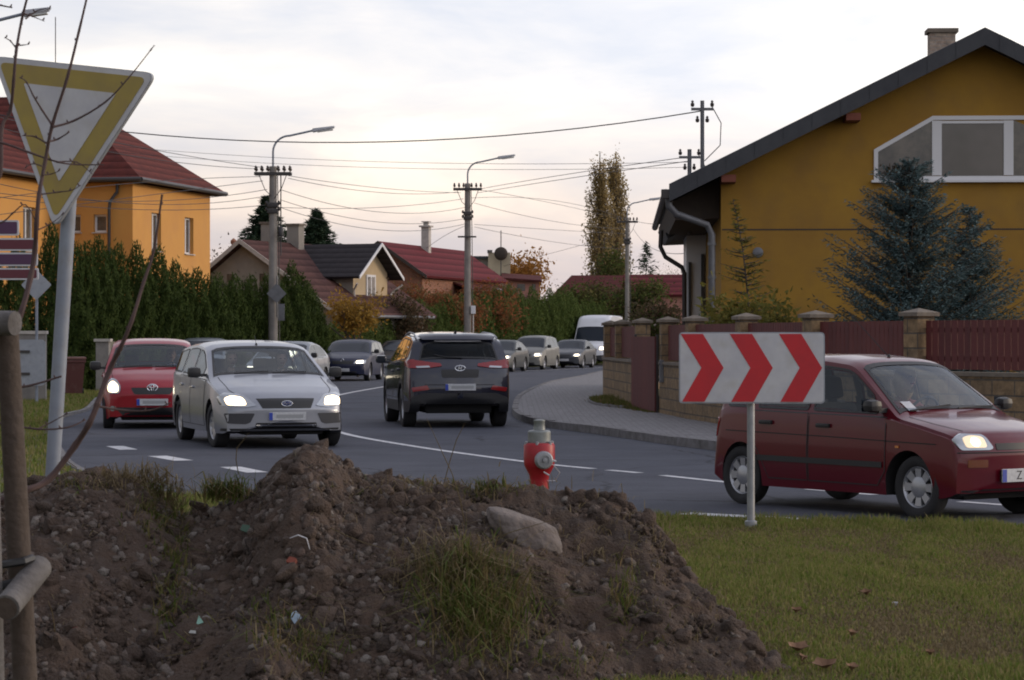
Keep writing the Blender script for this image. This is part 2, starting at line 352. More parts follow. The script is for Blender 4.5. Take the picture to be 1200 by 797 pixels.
class Hull:
    """Body shell as a loft; d = distance from the nose, local x forward, y left, z up, origin on the ground at mid length."""
    def __init__(s, sp):
        s.sp = sp; s.L = sp['L']; s.Wd = sp['W']/2; s.r = sp['r']
        s.ax = [sp['fo'], sp['fo'] + sp['wb']]           # axle distances from the nose
    def top(s, d):
        return smooth_interp(s.sp['top'], d, .07 if .12 < d < s.L-.12 else .02)
    def low(s, d):
        base = s.sp.get('sill', .2)
        e = .22; z = base
        if d < e: z = base + s.sp.get('nose', .04)*(1-d/e)**2
        if s.L-d < e: z = base + s.sp.get('tail', .1)*(1-(s.L-d)/e)**2
        Ra = s.r + s.sp.get('gap', .055)
        for a in s.ax:
            if abs(d-a) < Ra: z = max(z, s.r + math.sqrt(Ra*Ra-(d-a)**2))
        return z
    def belt(s, d): return min(smooth_interp(s.sp['belt'], d, .1), s.top(d) - s.sp.get('shd', .06))
    def wide(s, d):
        f = 1 - s.sp.get('pf', .13)*max(0, 1-d/.8)**2.2 - s.sp.get('pr', .09)*max(0, 1-(s.L-d)/.7)**2.2
        return s.Wd*f
    def bow(s, d, y):
        t = (y/s.Wd)**2
        x = s.L/2 - d
        x -= s.sp.get('bf', .26)*t*max(0, 1-d/1.3)**1.2
        x += s.sp.get('bb', .12)*t*max(0, 1-(s.L-d)/.9)**1.2
        # windscreen wraps round
        return x
    def side_y(s, d, z):
        zb = s.belt(d); w = s.wide(d)
        if z <= zb:
            k = z/max(zb, .1)
            return w*(1 - .10*max(0, .45-k)**1.0*1.2 - .05*max(0, k-.6)**1.5*4*.5)
        wb = s.side_y(d, zb)
        return wb - (z-zb)*math.tan(R(s.sp.get('tumble', 19))) - .012
    def ring(s, d):
        zl = s.low(d); zb = s.belt(d); zt = s.top(d); cr = s.sp.get('crown', .045) + .03*min(1, max(0, (zt-zb-.1)/.3))
        ze = max(zb+.012, zt-cr); pts = []
        wl = s.side_y(d, zl)
        pts.append((wl*.80, zl)); 
        n1 = 9
        for i in range(n1+1):
            z = zl + (zb-zl)*i/n1; pts.append((s.side_y(d, z), z))
        n2 = 7
        for i in range(1, n2+1):
            z = zb + (ze-zb)*i/n2; pts.append((s.side_y(d, z), z))
        we = s.side_y(d, ze); n3 = 9
        for i in range(1, n3+1):
            t = i/n3; y = we*(1-t)
            pts.append((y, ze + (zt-ze)*(1-(1-t)**2.6)**.55 if t < 1 else zt))
        return pts
    def roof_edge(s, d):
        zt = s.top(d); zb = s.belt(d); cr = s.sp.get('crown', .045) + .03*min(1, max(0, (zt-zb-.1)/.3))
        z = max(zb+.012, zt-cr); return s.side_y(d, z), z
    def build(s, cell=.045):
        L_ = s.L; ds = set()
        n = int(L_/cell)
        for i in range(n+1): ds.add(round(L_*i/n, 4))
        for e in (.005,.015,.03,.055,.08): ds.add(e); ds.add(round(L_-e, 4))
        Ra = s.r + s.sp.get('gap', .055)
        for a in s.ax:
            for k in range(19):
                ds.add(round(a + Ra*math.cos(math.pi*k/18), 4))
            ds.add(round(a-Ra-.004, 4)); ds.add(round(a+Ra+.004, 4))
        ds = sorted(x for x in ds if 0 <= x <= L_)
        out = [ds[0]]
        for x in ds[1:]:
            if x-out[-1] > .0035: out.append(x)
        v = []; f = []; fm = []
        rings = []
        for d in out:
            half = s.ring(d); full = [( y, z) for y, z in half] + [(-y, z) for y, z in half[-2::-1]]
            idx = []
            for y, z in full:
                idx.append(len(v)); v.append((s.bow(d, y), y, z))
            rings.append((idx, full, d))
        m = len(rings[0][0])
        for a, b in zip(rings, rings[1:]):
            for j in range(m-1):
                f.append((a[0][j], a[0][j+1], b[0][j+1], b[0][j]))
                fm.append(1 if j in (0, m-2) else 0)
        for (idx, full, d), sgn in ((rings[0], 1), (rings[-1], -1)):
            zc = (full[0][1]+full[m//2][1])/2; prev = idx
            for k in (.8,.6,.4,.2,.02):
                cur = []
                for y, z in full:
                    cur.append(len(v)); yy = y*k; v.append((s.bow(d, yy), yy, zc+(z-zc)*k))
                for j in range(m-1):
                    q = (prev[j], cur[j], cur[j+1], prev[j+1]) if sgn > 0 else (prev[j], prev[j+1], cur[j+1], cur[j])
                    f.append(q); fm.append(0)
                f.append((prev[m-1], prev[0], cur[0], cur[m-1]) if sgn < 0 else (prev[0], prev[m-1], cur[m-1], cur[0])); fm.append(0)
                prev = cur
        s.v = v; s.f = f; s.fm = fm
        s.bvh = BVHTree.FromPolygons([Vector(p) for p in v], f)
        return s
    # ---- conformal patches
    def cast(s, p, ax, sg, off):
        u, w = p
        if ax == 'x': o = Vector((sg*(s.L/2+2), u, w)); dr = Vector((-sg, 0, 0))
        elif ax == 'y': o = Vector((u, sg*(s.Wd+2), w)); dr = Vector((0, -sg, 0))
        else: o = Vector((u, w, 4)); dr = Vector((0, 0, -1))
        h, nr, i, ds = s.bvh.ray_cast(o, dr)
        if h is None:
            h, nr, i, ds = s.bvh.find_nearest(o + dr*2)
        if nr.dot(dr) > 0: nr = -nr
        return h + (nr*.6 - dr*.4).normalized()*off
    def patch(s, name, outline, ax, sg, mtl, parent, off=.004, cell=.07, depth=.012, holes=None, smooth=40):
        bm = bmesh.new()
        vs_ = [bm.verts.new((p[0], p[1], 0)) for p in outline]
        try: bm.faces.new(vs_)
        except Exception: bm.free(); return None
        us = [p[0] for p in outline]; ws = [p[1] for p in outline]
        for ax2, lo, hi in ((0, min(us), max(us)), (1, min(ws), max(ws))):
            k = int((hi-lo)/cell)
            for i in range(1, k+1):
                c = lo + (hi-lo)*i/(k+1); co = Vector((c, 0, 0)) if ax2 == 0 else Vector((0, c, 0)); no = Vector((1,0,0)) if ax2 == 0 else Vector((0,1,0))
                bmesh.ops.bisect_plane(bm, geom=list(bm.verts)+list(bm.edges)+list(bm.faces), plane_co=co, plane_no=no, dist=1e-5)
        if max([len(f.verts) for f in bm.faces]) > 4: bmesh.ops.triangulate(bm, faces=[f for f in bm.faces if len(f.verts) > 4])
        be = [e for e in bm.edges if e.is_boundary]
        for v_ in bm.verts: v_.co = s.cast((v_.co.x, v_.co.y), ax, sg, off)
        if depth:
            r_ = bmesh.ops.extrude_edge_only(bm, edges=be)
            dr = {'x': Vector((-sg,0,0)), 'y': Vector((0,-sg,0)), 'z': Vector((0,0,-1))}[ax]
            for g in r_['geom']:
                if isinstance(g, bmesh.types.BMVert): g.co += dr*(depth+off)
        bmesh.ops.recalc_face_normals(bm, faces=bm.faces)
        me = bpy.data.meshes.new(name); bm.to_mesh(me); bm.free(); me.materials.append(mtl)
        # orient outward
        me.polygons.foreach_set('use_smooth', [True]*len(me.polygons)); me.set_sharp_from_angle(angle=R(smooth))
        return link(name, me, parent)
    def strip(s, name, pts, width, ax, sg, mtl, parent, off=.003, closed=False):
        # thin line laid along the surface
        P = []
        n = len(pts); seq = list(pts) + ([pts[0]] if closed else [])
        for a, b in zip(seq, seq[1:]):
            k = max(1, int(math.dist(a, b)/.06))
            for i in range(k): P.append((a[0]+(b[0]-a[0])*i/k, a[1]+(b[1]-a[1])*i/k))
        if not closed: P.append(seq[-1])
        mb = MB(); Lr = []
        m = len(P)
        for i in range(m):
            a = P[(i-1) % m] if closed or i > 0 else P[i]; b = P[(i+1) % m] if closed or i < m-1 else P[i]
            t = Vector((b[0]-a[0], b[1]-a[1])); t.normalize() if t.length > 0 else None; nn = Vector((-t.y, t.x))*width/2
            Lr.append((mb.vert(s.cast((P[i][0]+nn.x, P[i][1]+nn.y), ax, sg, off)), mb.vert(s.cast((P[i][0]-nn.x, P[i][1]-nn.y), ax, sg, off))))
        for i in range(m if closed else m-1):
            a = Lr[i]; b = Lr[(i+1) % m]; mb.face([a[0], a[1], b[1], b[0]])
        return mb
def shrink(poly, k):
    n = len(poly); out = []
    A = sum(poly[i][0]*poly[(i+1)%n][1]-poly[(i+1)%n][0]*poly[i][1] for i in range(n)); sg = 1 if A > 0 else -1
    for i in range(n):
        a = Vector(poly[i-1]); b = Vector(poly[i]); c = Vector(poly[(i+1)%n])
        t1 = (b-a).normalized() if (b-a).length > 1e-6 else Vector((1,0)); t2 = (c-b).normalized() if (c-b).length > 1e-6 else t1
        n1 = Vector((-t1.y, t1.x))*sg; n2 = Vector((-t2.y, t2.x))*sg; nn = n1+n2
        nn = nn.normalized() if nn.length > 1e-6 else n1
        q = b + nn*k/max(.5, nn.dot(n1)); out.append((q.x, q.y))
    return out
def rounded(poly, r, n=3):
    out = []; m = len(poly)
    for i in range(m):
        a = Vector(poly[i-1]); b = Vector(poly[i]); c = Vector(poly[(i+1)%m])
        la = (a-b).length; lc = (c-b).length; k = min(r, la*.45, lc*.45)
        p = b + (a-b).normalized()*k; q = b + (c-b).normalized()*k
        for j in range(n+1):
            t = j/n; v = p*(1-t)**2 + b*2*t*(1-t) + q*t*t; out.append((v.x, v.y))
    return out
def inside(p, poly):
    x, y = p; c = False; n = len(poly)
    for i in range(n):
        x1, y1 = poly[i]; x2, y2 = poly[i-1]
        if (y1 > y) != (y2 > y) and x < (x2-x1)*(y-y1)/(y2-y1)+x1: c = not c
    return c
def mirror(poly): return [(-a, b) for a, b in poly]

def text_mesh(s, size, ext=.002):
    cu = bpy.data.curves.new('lettering', 'FONT'); cu.body = s; cu.size = size; cu.extrude = ext; cu.align_x = 'CENTER'; cu.align_y = 'CENTER'; cu.resolution_u = 2
    o = bpy.data.objects.new('lettering', cu); COL.objects.link(o)
    dg = bpy.context.evaluated_depsgraph_get(); dg.update()
    me = bpy.data.meshes.new_from_object(o.evaluated_get(dg)); bpy.data.objects.remove(o); bpy.data.curves.remove(cu)
    return me

def wheel(parent, loc, r, w, side, style='alloy', steer=0):
    wd = MB(); h = w/2
    # tyre: lathe round y
    Mx = Matrix.Rotation(R(90), 4, 'X')
    wd.lathe([(r*.66,-h*.75),(r*.72,-h*.95),(r*.90,-h),(r*.975,-h*.86),(r,-h*.6),(r,h*.6),(r*.975,h*.86),(r*.90,h),(r*.72,h*.95),(r*.66,h*.75)], 36, 0, Mx, cap=False)
    wd.lathe([(r*.66,-h*.75),(r*.60,-h*.5),(r*.60,h*.5),(r*.66,h*.75)], 36, 0, Mx, cap=False)
    e = bpy.data.objects.new('wheel', wd.mesh('wheel', [M['rubber']], 40)); COL.objects.link(e); e.parent = parent; e.location = loc
    e.rotation_euler.z = steer
    rm = MB()
    # disc facing outward (+y if side>0)
    Mo = Matrix.Rotation(R(-90*side), 4, 'X')
    hh = h*.72
    rm.lathe([(r*.665, hh*.95),(r*.64, hh*1.05),(r*.60, hh*.85),(r*.57, hh*.45)], 36, 0, Mo, cap=False)
    rm.lathe([(r*.60, hh*.35),(.002, hh*.35)], 36, 1, Mo, cap=False)
    ns = {'alloy': 5, 'cap': 8, 'steel': 10, 'suv': 5}[style]
    rin, rout = r*.12, r*.60
    for k in range(ns):
        a = 2*math.pi*k/ns; wd0 = {'alloy': .085, 'cap': .046, 'steel': .05, 'suv': .06}[style]*r/.3
        Mr = Mo @ Matrix.Rotation(a, 4, 'Z')
        pts = [(rin, -wd0*.6), (rout*.98, -wd0*(.9 if style == 'cap' else .55)), (rout*.98, wd0*(.9 if style == 'cap' else .55)), (rin, wd0*.6)]
        zz = [hh*.75, hh*.92, hh*.92, hh*.75]
        A = [rm.vert(Mr @ Vector((p[0], p[1], z))) for p, z in zip(pts, zz)]
        B = [rm.vert(Mr @ Vector((p[0], p[1], z-.03))) for p, z in zip(pts, zz)]
        rm.face(A, 0)
        for i in range(4): rm.face([A[i], A[(i+1)%4], B[(i+1)%4], B[i]], 0)
    rm.lathe([(r*.58 if style == 'cap' else r*.2, hh*.6 if style == 'cap' else hh*.7),(r*.34 if style == 'cap' else r*.17, hh*.78),(r*.30 if style == 'cap' else r*.15, hh*.9),(.002, hh*.95)][1:], 24, 0, Mo, cap=False)
    obj('rim', rm, [M['rim'], M['under']], e, 30)
    return e

def make_car(label, cat, group, sp, paint, loc, heading, name='parked_car', detail=True, extra=None):
    """heading: direction (hx, hy) the nose points to."""
    rz = math.atan2(heading[1], heading[0])
    t = thing(name, label, cat, loc, rz, group)
    H = Hull(sp).build(.045 if detail else .075)
    L_ = sp['L']; X = lambda d: L_/2 - d
    # ---- window outlines
    c = sp['cab']   # dict: wb (windscreen base d), wt (windscreen top d), b pillars, rb, rt
    def glass_front(d0, d1, ins=.05):
        n = 8; left = []
        for i in range(n+1):
            d = d0 + (d1-d0)*i/n; y, z = H.roof_edge(d); left.append((y-ins, max(z, H.belt(d)+.02)))
        # top row follows the roof section
        ye, ze = H.roof_edge(d1); zt = H.top(d1)
        topr = [((ye-ins)*(1-t), ze+(zt-ze)*.9*(1-(1-t)**2.6)**.55) for t in (.12,.3,.5,.7,.85,1)]
        yb, zb_ = H.roof_edge(d0); zt0 = H.top(d0)
        bot = [((yb-ins)*(1-t), zb_+.01+(zt0-zb_)*.9*(1-(1-t)**2.6)**.55) for t in (1,.85,.7,.5,.3,.12)]
        half = bot + left + topr
        # half runs bottom centre -> bottom left -> up -> top centre
        return half[1:-1] + [half[-1]] + [(-a, b) for a, b in half[-2:0:-1]] + [half[0]]
    ws = glass_front(c['wb']+.04, c['wt'], c.get('ap', .06))
    rw = None
    if 'rb' in c: rw = glass_front(c['rb'], c['rt'], c.get('rp', .10))
    sides = []
    for (da, db, slA, slB) in c['side']:
        n = 10; tp = []
        bt = lambda d: smooth_interp(sp['belt'], d, .1)+.035
        for i in range(n+1):
            d = da+(db-da)*i/n; _, z = H.roof_edge(d); z -= .035
            tp.append((d, max(z, bt(d)+.02)))
        # slanted ends: bottom ends shifted
        poly = [(X(da+slA), bt(da+slA))] + [(X(d), z) for d, z in tp] + [(X(db+slB), bt(db+slB))]
        sides.append(rounded(poly, .03, 2))
    wins = []
    cut = []
    if detail: cut = [('x', 1, shrink(ws, .02))] + ([('x', -1, shrink(rw, .02))] if rw else []) + [('y', s_, shrink(q, .015)) for q in sides for s_ in (1, -1)]
    # ---- body mesh minus openings
    keep = []; 
    Vv = [Vector(p) for p in H.v]
    for f, m_ in zip(H.f, H.fm):
        cc = sum((Vv[i] for i in f), Vector())/len(f); nr = (Vv[f[1]]-Vv[f[0]]).cross(Vv[f[2]]-Vv[f[0]])
        if nr.length > 0: nr.normalize()
        drop = False
        for ax, sg, poly in cut:
            if cc.z < .5: continue
            if ax == 'x':
                if sg*(cc.x - (X(c['wb']+1.2) if sg > 0 else X(L_-1.1))) < 0: continue
                if sg > 0 and abs(nr.x) < .2 and abs(nr.z) < .6: continue
                if abs(nr.y) > .75: continue
                if inside((cc.y, cc.z), poly): drop = True
            else:
                if cc.y*sg < .2 or abs(nr.y) < .55: continue
                if inside((cc.x, cc.z), poly): drop = True
            if drop: break
        if not drop: keep.append((f, m_))
    bmt = []
    lowz = sp.get('plastic', .0)
    for f, m_ in keep:
        cc = sum((Vv[i] for i in f), Vector())/len(f)
        if m_ == 0 and lowz:
            if cc.z < lowz: m_ = 1
            for a in H.ax:
                if abs(math.hypot(cc.x-X(a), cc.z-H.r)) < H.r+sp.get('archtrim', 0): m_ = 1
        bmt.append(m_)
    me = bpy.data.meshes.new('body'); me.from_pydata([tuple(p) for p in H.v], [], [k[0] for k in keep]); me.materials.append(paint); me.materials.append(M['black'])
    me.polygons.foreach_set('material_index', bmt); me.polygons.foreach_set('use_smooth', [True]*len(me.polygons)); me.set_sharp_from_angle(angle=R(42))
    bm = bmesh.new(); bm.from_mesh(me); bmesh.ops.delete(bm, geom=[v for v in bm.verts if not v.link_faces], context='VERTS'); bmesh.ops.recalc_face_normals(bm, faces=bm.faces); bm.to_mesh(me); bm.free()
    body = link('body', me, t)
    # cabin liner
    if detail:
        cb = bmesh.new(); cb.from_mesh(me)
        cb.normal_update()
        ctr = Vector((0,0,.9))
        nv = {v: v.normal.copy() for v in cb.verts}
        for v in cb.verts:
            n_ = nv[v]
            if n_.dot(v.co-ctr) < 0: n_ = -n_
            v.co -= n_*.03
        bmesh.ops.delete(cb, geom=[f for f in cb.faces if f.calc_center_median().z < .55 or f.calc_center_median().x > X(c['wb']-.05)], context='FACES')
        lm = bpy.data.meshes.new('cabin_liner'); cb.to_mesh(lm); cb.free(); lm.materials.clear(); lm.materials.append(M['liner'])
        lm.polygons.foreach_set('material_index', [0]*len(lm.polygons))
        link('cabin_liner', lm, t)
    # underbody
    ub = MB(); sl = sp.get('sill', .2); hw = H.Wd*.62
    ub.bbox((X(L_-.25), -hw, sl-.02), (X(.25), hw, sl+.35), .04)
    zfl = min(H.top(c['wb']-.1), sp['belt'][0][1]+.02)-.12
    ub.box((X(c['wb']+.9), -H.Wd*.86, sl+.02), (X(c['wb']+.02), H.Wd*.86, min(zfl-.02, sl+.1)))
    a0, a1 = H.ax; Rg = H.r+.08
    ub.box((X(a1-Rg), -H.Wd*.88, sl+.0), (X(a0+Rg), H.Wd*.88, sl+.12))
    obj('underbody', ub, M['under'], t)
    if detail:
        ib = MB()
        ib.bbox((X(c['wb']+.62), -H.Wd*.84, .55), (X(c['wb']+.12), H.Wd*.84, H.belt(c['wb']+.2)-.01), .05)
        ib.box((X(L_-.3), -H.Wd*.8, sl+.1), (X(c['wb']+.3), H.Wd*.8, sl+.16))
        obj('dashboard', ib, M['seat'], t, 40)
        seatd = c['wb']+1.35*sp.get('ks', 1)
        def seat(d, y, w=.5, hr=True):
            sb = MB(); hs = sp.get('seatz', .5)
            sb.bbox((X(d), y-w/2, hs-.18), (X(d)+.5, y+w/2, hs-.02), .05)
            Mt = Matrix.Translation((X(d)-.02, y, hs-.05)) @ Matrix.Rotation(R(-14), 4, 'Y')
            sb.bbox((-.07, -w/2+.02, 0), (.07, w/2-.02, .56), .05, M=Mt)
            for yy in ([0] if hr and w < .7 else [-w*.3, w*.3]):
                sb.bbox((-.05, yy-.12, .60), (.05, yy+.12, .80), .04, M=Mt)
                sb.box((-.01, yy-.05, .54), (.01, yy+.05, .62), M=Mt)
            obj('seat', sb, M['seat'], t, 40)
        yd = H.Wd*.42
        seat(seatd, yd); seat(seatd, -yd)
        seat(seatd+.85*sp.get('ks', 1), 0, H.Wd*1.35)
        st = MB(); Ms = Matrix.Translation((X(c['wb']+.72), yd, H.belt(c['wb']+.3)+.0)) @ Matrix.Rotation(R(-65), 4, 'Y')
        pts = [Ms @ Vector((.18*math.cos(a), .18*math.sin(a), 0)) for a in [2*math.pi*i/20 for i in range(21)]]
        st.tube(pts, .014, 6); st.tube([Ms @ Vector((-.17, 0, 0)), Ms @ Vector((.17, 0, 0))], .014, 6)
        st.tube([Ms @ Vector((0,0,0)), Ms @ Vector((0,0,-.3)) ], .025, 6)
        obj('steering_wheel', st, M['black'], t, 40)
    # ---- glass and frames
    gm = M['glass'] if detail else M['farglass']
    def glaze(nm, poly, ax, sg, g=gm, frit=.028):
        o = H.patch(nm, poly, ax, sg, g, t, off=.004, depth=0)
        if o and detail:
            ring = MB(); inn = shrink(poly, frit)
            n = len(poly); A = []; B = []
            for i in range(n):
                a, b = poly[i], poly[(i+1)%n]; a2, b2 = inn[i], inn[(i+1)%n]; k = max(1, int(math.dist(a, b)/.07))
                for j in range(k):
                    q = j/k; A.append((a[0]+(b[0]-a[0])*q, a[1]+(b[1]-a[1])*q)); B.append((a2[0]+(b2[0]-a2[0])*q, a2[1]+(b2[1]-a2[1])*q))
            for offs in (.006,):
                Ai = [ring.vert(H.cast(p, ax, sg, offs)) for p in A]; Bi = [ring.vert(H.cast(p, ax, sg, offs)) for p in B]
                for i in range(len(A)): j = (i+1) % len(A); ring.face([Ai[i], Ai[j], Bi[j], Bi[i]])
            obj('window_seal', ring, M['black'], o)
        return o
    glaze('windscreen', ws, 'x', 1)
    if rw: glaze('rear_window', rw, 'x', -1, M['darkglass'] if sp.get('tint') else gm)
    for i, q in enumerate(sides):
        for s_ in (1, -1): glaze('side_window', q, 'y', s_, M['darkglass'] if ((sp.get('tint') and i > 0) or sp.get('sidetint')) else gm, .018)
    # ---- doors (body-coloured skins with dark gaps) and handles
    for (da, db) in sp['doors']:
        zb0 = sp.get('doorlow', sl+.08); zt_ = lambda d: smooth_interp(sp['belt'], d, .1)+.012
        def arch(d, z):
            for a in H.ax:
                Ra = H.r+.10
                dd = d-a
                if abs(dd) < Ra and z < H.r+math.sqrt(Ra*Ra-dd*dd): return H.r+math.sqrt(Ra*Ra-dd*dd)
            return z
        n = 10
        poly = [(X(da+(db-da)*i/n), arch(da+(db-da)*i/n, zb0)) for i in range(n+1)] + [(X(db+(da-db)*i/4), zt_(db+(da-db)*i/4)) for i in range(5)]
        for s_ in (1, -1):
            if not detail:
                mbx = H.strip('door', poly, .012, 'y', s_, M['black'], t, closed=True); obj('door', mbx, M['black'], t); continue
            d_ = H.patch('door', shrink(poly, .005), 'y', s_, paint, t, off=.0035, depth=0)
            mbx = H.strip('x', poly, .010, 'y', s_, None, t, off=.005, closed=True); obj('door_gap', mbx, M['black'], d_)
            hb = MB(); hx = X(db-.20); hz = zt_(db-.2)-sp.get('hz', .13); hp = H.cast((hx, hz), 'y', s_, 0)
            hb.bbox((hx-.085, hp.y-.012 if s_ > 0 else hp.y-.032, hz-.018), (hx+.085, hp.y+.032 if s_ > 0 else hp.y+.012, hz+.018), .010)
            obj('door_handle', hb, M['black'] if sp.get('blackhandles') else paint, d_, 40)
    if 'rub' in sp:
        z0, z1, d0, d1 = sp['rub']
        for s_ in (1, -1): H.patch('rubbing_strip', [(X(d0), z0), (X(d0), z1), (X(d1), z1), (X(d1), z0)], 'y', s_, M['black'], t, off=.014, depth=.0)
    if sp.get('creasez'):
        for s_ in (1, -1):
            cz = sp['creasez']; obj('body_crease', H.strip('x', [(X(.35), cz-.01), (X(L_*.5), cz+.015), (X(L_-.25), cz+.03)], .008, 'y', s_, None, t, off=.006), M['black'] if not detail else M['darkseam'], t)
    # bonnet line
    hd = c['wb']-.02
    bp = [(X(.12)+0.0, .0)]
    if detail:
        bw = H.wide(.5)*.80
        obj('bonnet_gap', H.strip('x', [(X(hd), bw+.02), (X(.5), bw), (X(.22), bw*.86)], .009, 'z', 1, None, t, off=.003), M['darkseam'], t)
        obj('bonnet_gap', H.strip('x', [(X(hd), -bw-.02), (X(.5), -bw), (X(.22), -bw*.86)], .009, 'z', 1, None, t, off=.003), M['darkseam'], t)
    # mirrors
    for s_ in (1, -1):
        mm = MB(); d_ = c['wb']+.30*sp.get('mk', 1); z_ = H.belt(d_)+.11; y_ = H.side_y(d_, H.belt(d_))
        ms = sp.get('ms', 1)
        mm.bbox((X(d_)-.05, y_+.04, z_-.075*ms), (X(d_)+.09, y_+.04+.19*ms, z_+.075*ms), .055)
        mm.box((X(d_)-.02, y_-.05, z_-.06), (X(d_)+.05, y_+.06, z_-.02))
        if s_ < 0: mm.v = [(a, -b, cc_) for a, b, cc_ in mm.v]
        o_ = obj('wing_mirror', mm, M['black'] if sp.get('blackmirrors', 1) else paint, t, 40)
        gl_ = MB(); gl_.box((X(d_)-.054, s_*(y_+.07), z_-.05), (X(d_)-.051, s_*(y_+.04+.17*ms), z_+.06)); obj('mirror_glass', gl_, M['farglass'], o_)
    # wheels
    for i, a in enumerate(H.ax):
        for s_ in (1, -1):
            wheel(t, (X(a), s_*(H.wide(a)-sp.get('ww', .2)/2-.025), H.r), H.r, sp.get('ww', .2), s_, sp.get('rimstyle', 'alloy'), sp.get('steer', 0) if i == 0 else 0)
    # fittings: list of (name, outline, axis, sign, material, offset, mirrored?)
    for fit in sp['fit']:
        nm, poly, ax, sg, mk, off, mir = fit[:7]
        dep = .012
        mt_ = M[mk] if isinstance(mk, str) else mk
        o_ = H.patch(nm, poly, ax, sg, mt_, t, off=off, depth=dep, cell=.05)
        kids = fit[7] if len(fit) > 7 else []
        def putkids(o_, fl):
            for (kn, kp, kmk, ko) in kids:
                H.patch(kn, mirror(kp) if fl else kp, ax, sg, M[kmk], o_, off=ko, depth=.01, cell=.04)
        putkids(o_, False)
        if mir:
            o2 = H.patch(nm, mirror(poly), ax, sg, mt_, t, off=off, depth=dep, cell=.05) if ax != 'y' else H.patch(nm, poly, ax, -sg, mt_, t, off=off, depth=dep, cell=.05)
            putkids(o2, True)
    if extra: extra(t, H, X, paint)
    return t, H

def rect(y0, z0, y1, z1, r=0): 
    p = [(y0, z0), (y1, z0), (y1, z1), (y0, z1)]
    return rounded(p, r, 3) if r else p
def plate_on(t, H, sg, z, y=0, w=.26, h=.056, blue_left=True, marks=True, tilt=0, text=None):
    p = H.cast((y, z), 'x', sg, 0); mb = MB(); x0 = p.x + sg*.02
    mb.bbox((min(x0, x0+sg*.012), y-w, z-h), (max(x0, x0+sg*.012), y+w, z+h), .004, 0)
    mb.box((min(x0-sg*.05, x0), y-w+.02, z-h+.01), (max(x0-sg*.05, x0), y+w-.02, z+h-.01), 1)
    o = obj('number_plate', mb, [M['plate'], M['black']], t)
    # blue band on the viewer's left of the plate: viewer in front of the car sees +y on the right
    bl = MB(); yb = -w if sg > 0 else w; s_ = 1 if sg > 0 else -1; xf = x0+sg*.0135
    # seen from in front (sg>0) viewer's left is the car's right (-y)
    bl.box((min(xf, xf+sg*.001), min(yb, yb+s_*.05), z-h+.004), (max(xf, xf+sg*.001), max(yb, yb+s_*.05), z+h-.004)); obj('plate_band', bl, M['plateblue'], o)
    if marks:
        mk = MB(); mk.bbox((min(xf, xf+sg*.001), y-w+.10 if sg > 0 else y-w+.04, z-h*.45), (max(xf, xf+sg*.001), y+w-.04 if sg > 0 else y+w-.10, z+h*.45), .0004); obj('plate_mark', mk, M['platebar'], o)
    if text:
        me = text_mesh(text, .105, .001); me.materials.clear(); me.materials.append(M['ink']); q = link('plate_lettering', me, o, (xf, y+.03, z-.002)); q.rotation_euler = (R(90), 0, R(90 if sg > 0 else -90))
    return o
def badge_ring(t, p, sg, ry, rz_, tr=.008, mt='chrome', name='emblem'):
    mb = MB(); mb.tube([Vector((p.x, p.y+ry*math.cos(a), p.z+rz_*math.sin(a))) for a in [2*math.pi*i/24 for i in range(25)]], tr, 6)
    return obj(name, mb, M[mt], t, 40)

def carpaint(name, col, flake=.5, rough=.32, coat=1, dirt=(.14,.12,.10)):
    m = mat(name, col, rough, flake, coat=coat, spec=.28, dirt=(dirt, 2.2, .14))
    return m
P = {}
P['silver'] = carpaint('paint_silver', (.31,.325,.365), .6, .34, .6)
P['red'] = carpaint('paint_red', (.28,.004,.016), .15, .34, .6, dirt=(.12,.03,.03))
P['maroon'] = carpaint('paint_maroon', (.098,.0012,.009), .05, .30, .6, dirt=(.07,.02,.02))
P['charcoal'] = carpaint('paint_charcoal', (.012,.015,.032), .3, .26, 1)
P['navy'] = carpaint('paint_navy', (.010,.014,.045), .1, .45, .2)
P['dark'] = carpaint('paint_dark', (.016,.018,.025), .1, .45, .2)
P['darkgrey'] = carpaint('paint_dark_grey', (.035,.04,.043), .1, .45, .25)
P['beige'] = carpaint('paint_pale_gold', (.15,.15,.14), .2, .42, .3)
P['grey'] = carpaint('paint_mid_grey', (.045,.05,.06), .1, .45, .25)
P['paleblue'] = carpaint('paint_pale_blue', (.20,.22,.25), .3, .4, .4)
P['vanwhite'] = carpaint('paint_van_white', (.70,.71,.75), 0, .4, .5)
M['greytrim'] = mat('grey_plastic', (.045,.045,.05), .6)
M['darkseam'] = mat('panel_gap', (.015,.012,.012), .8)
M['farglass'] = mat('far_car_glass', (.016,.022,.032), .15, 0, spec=.2)

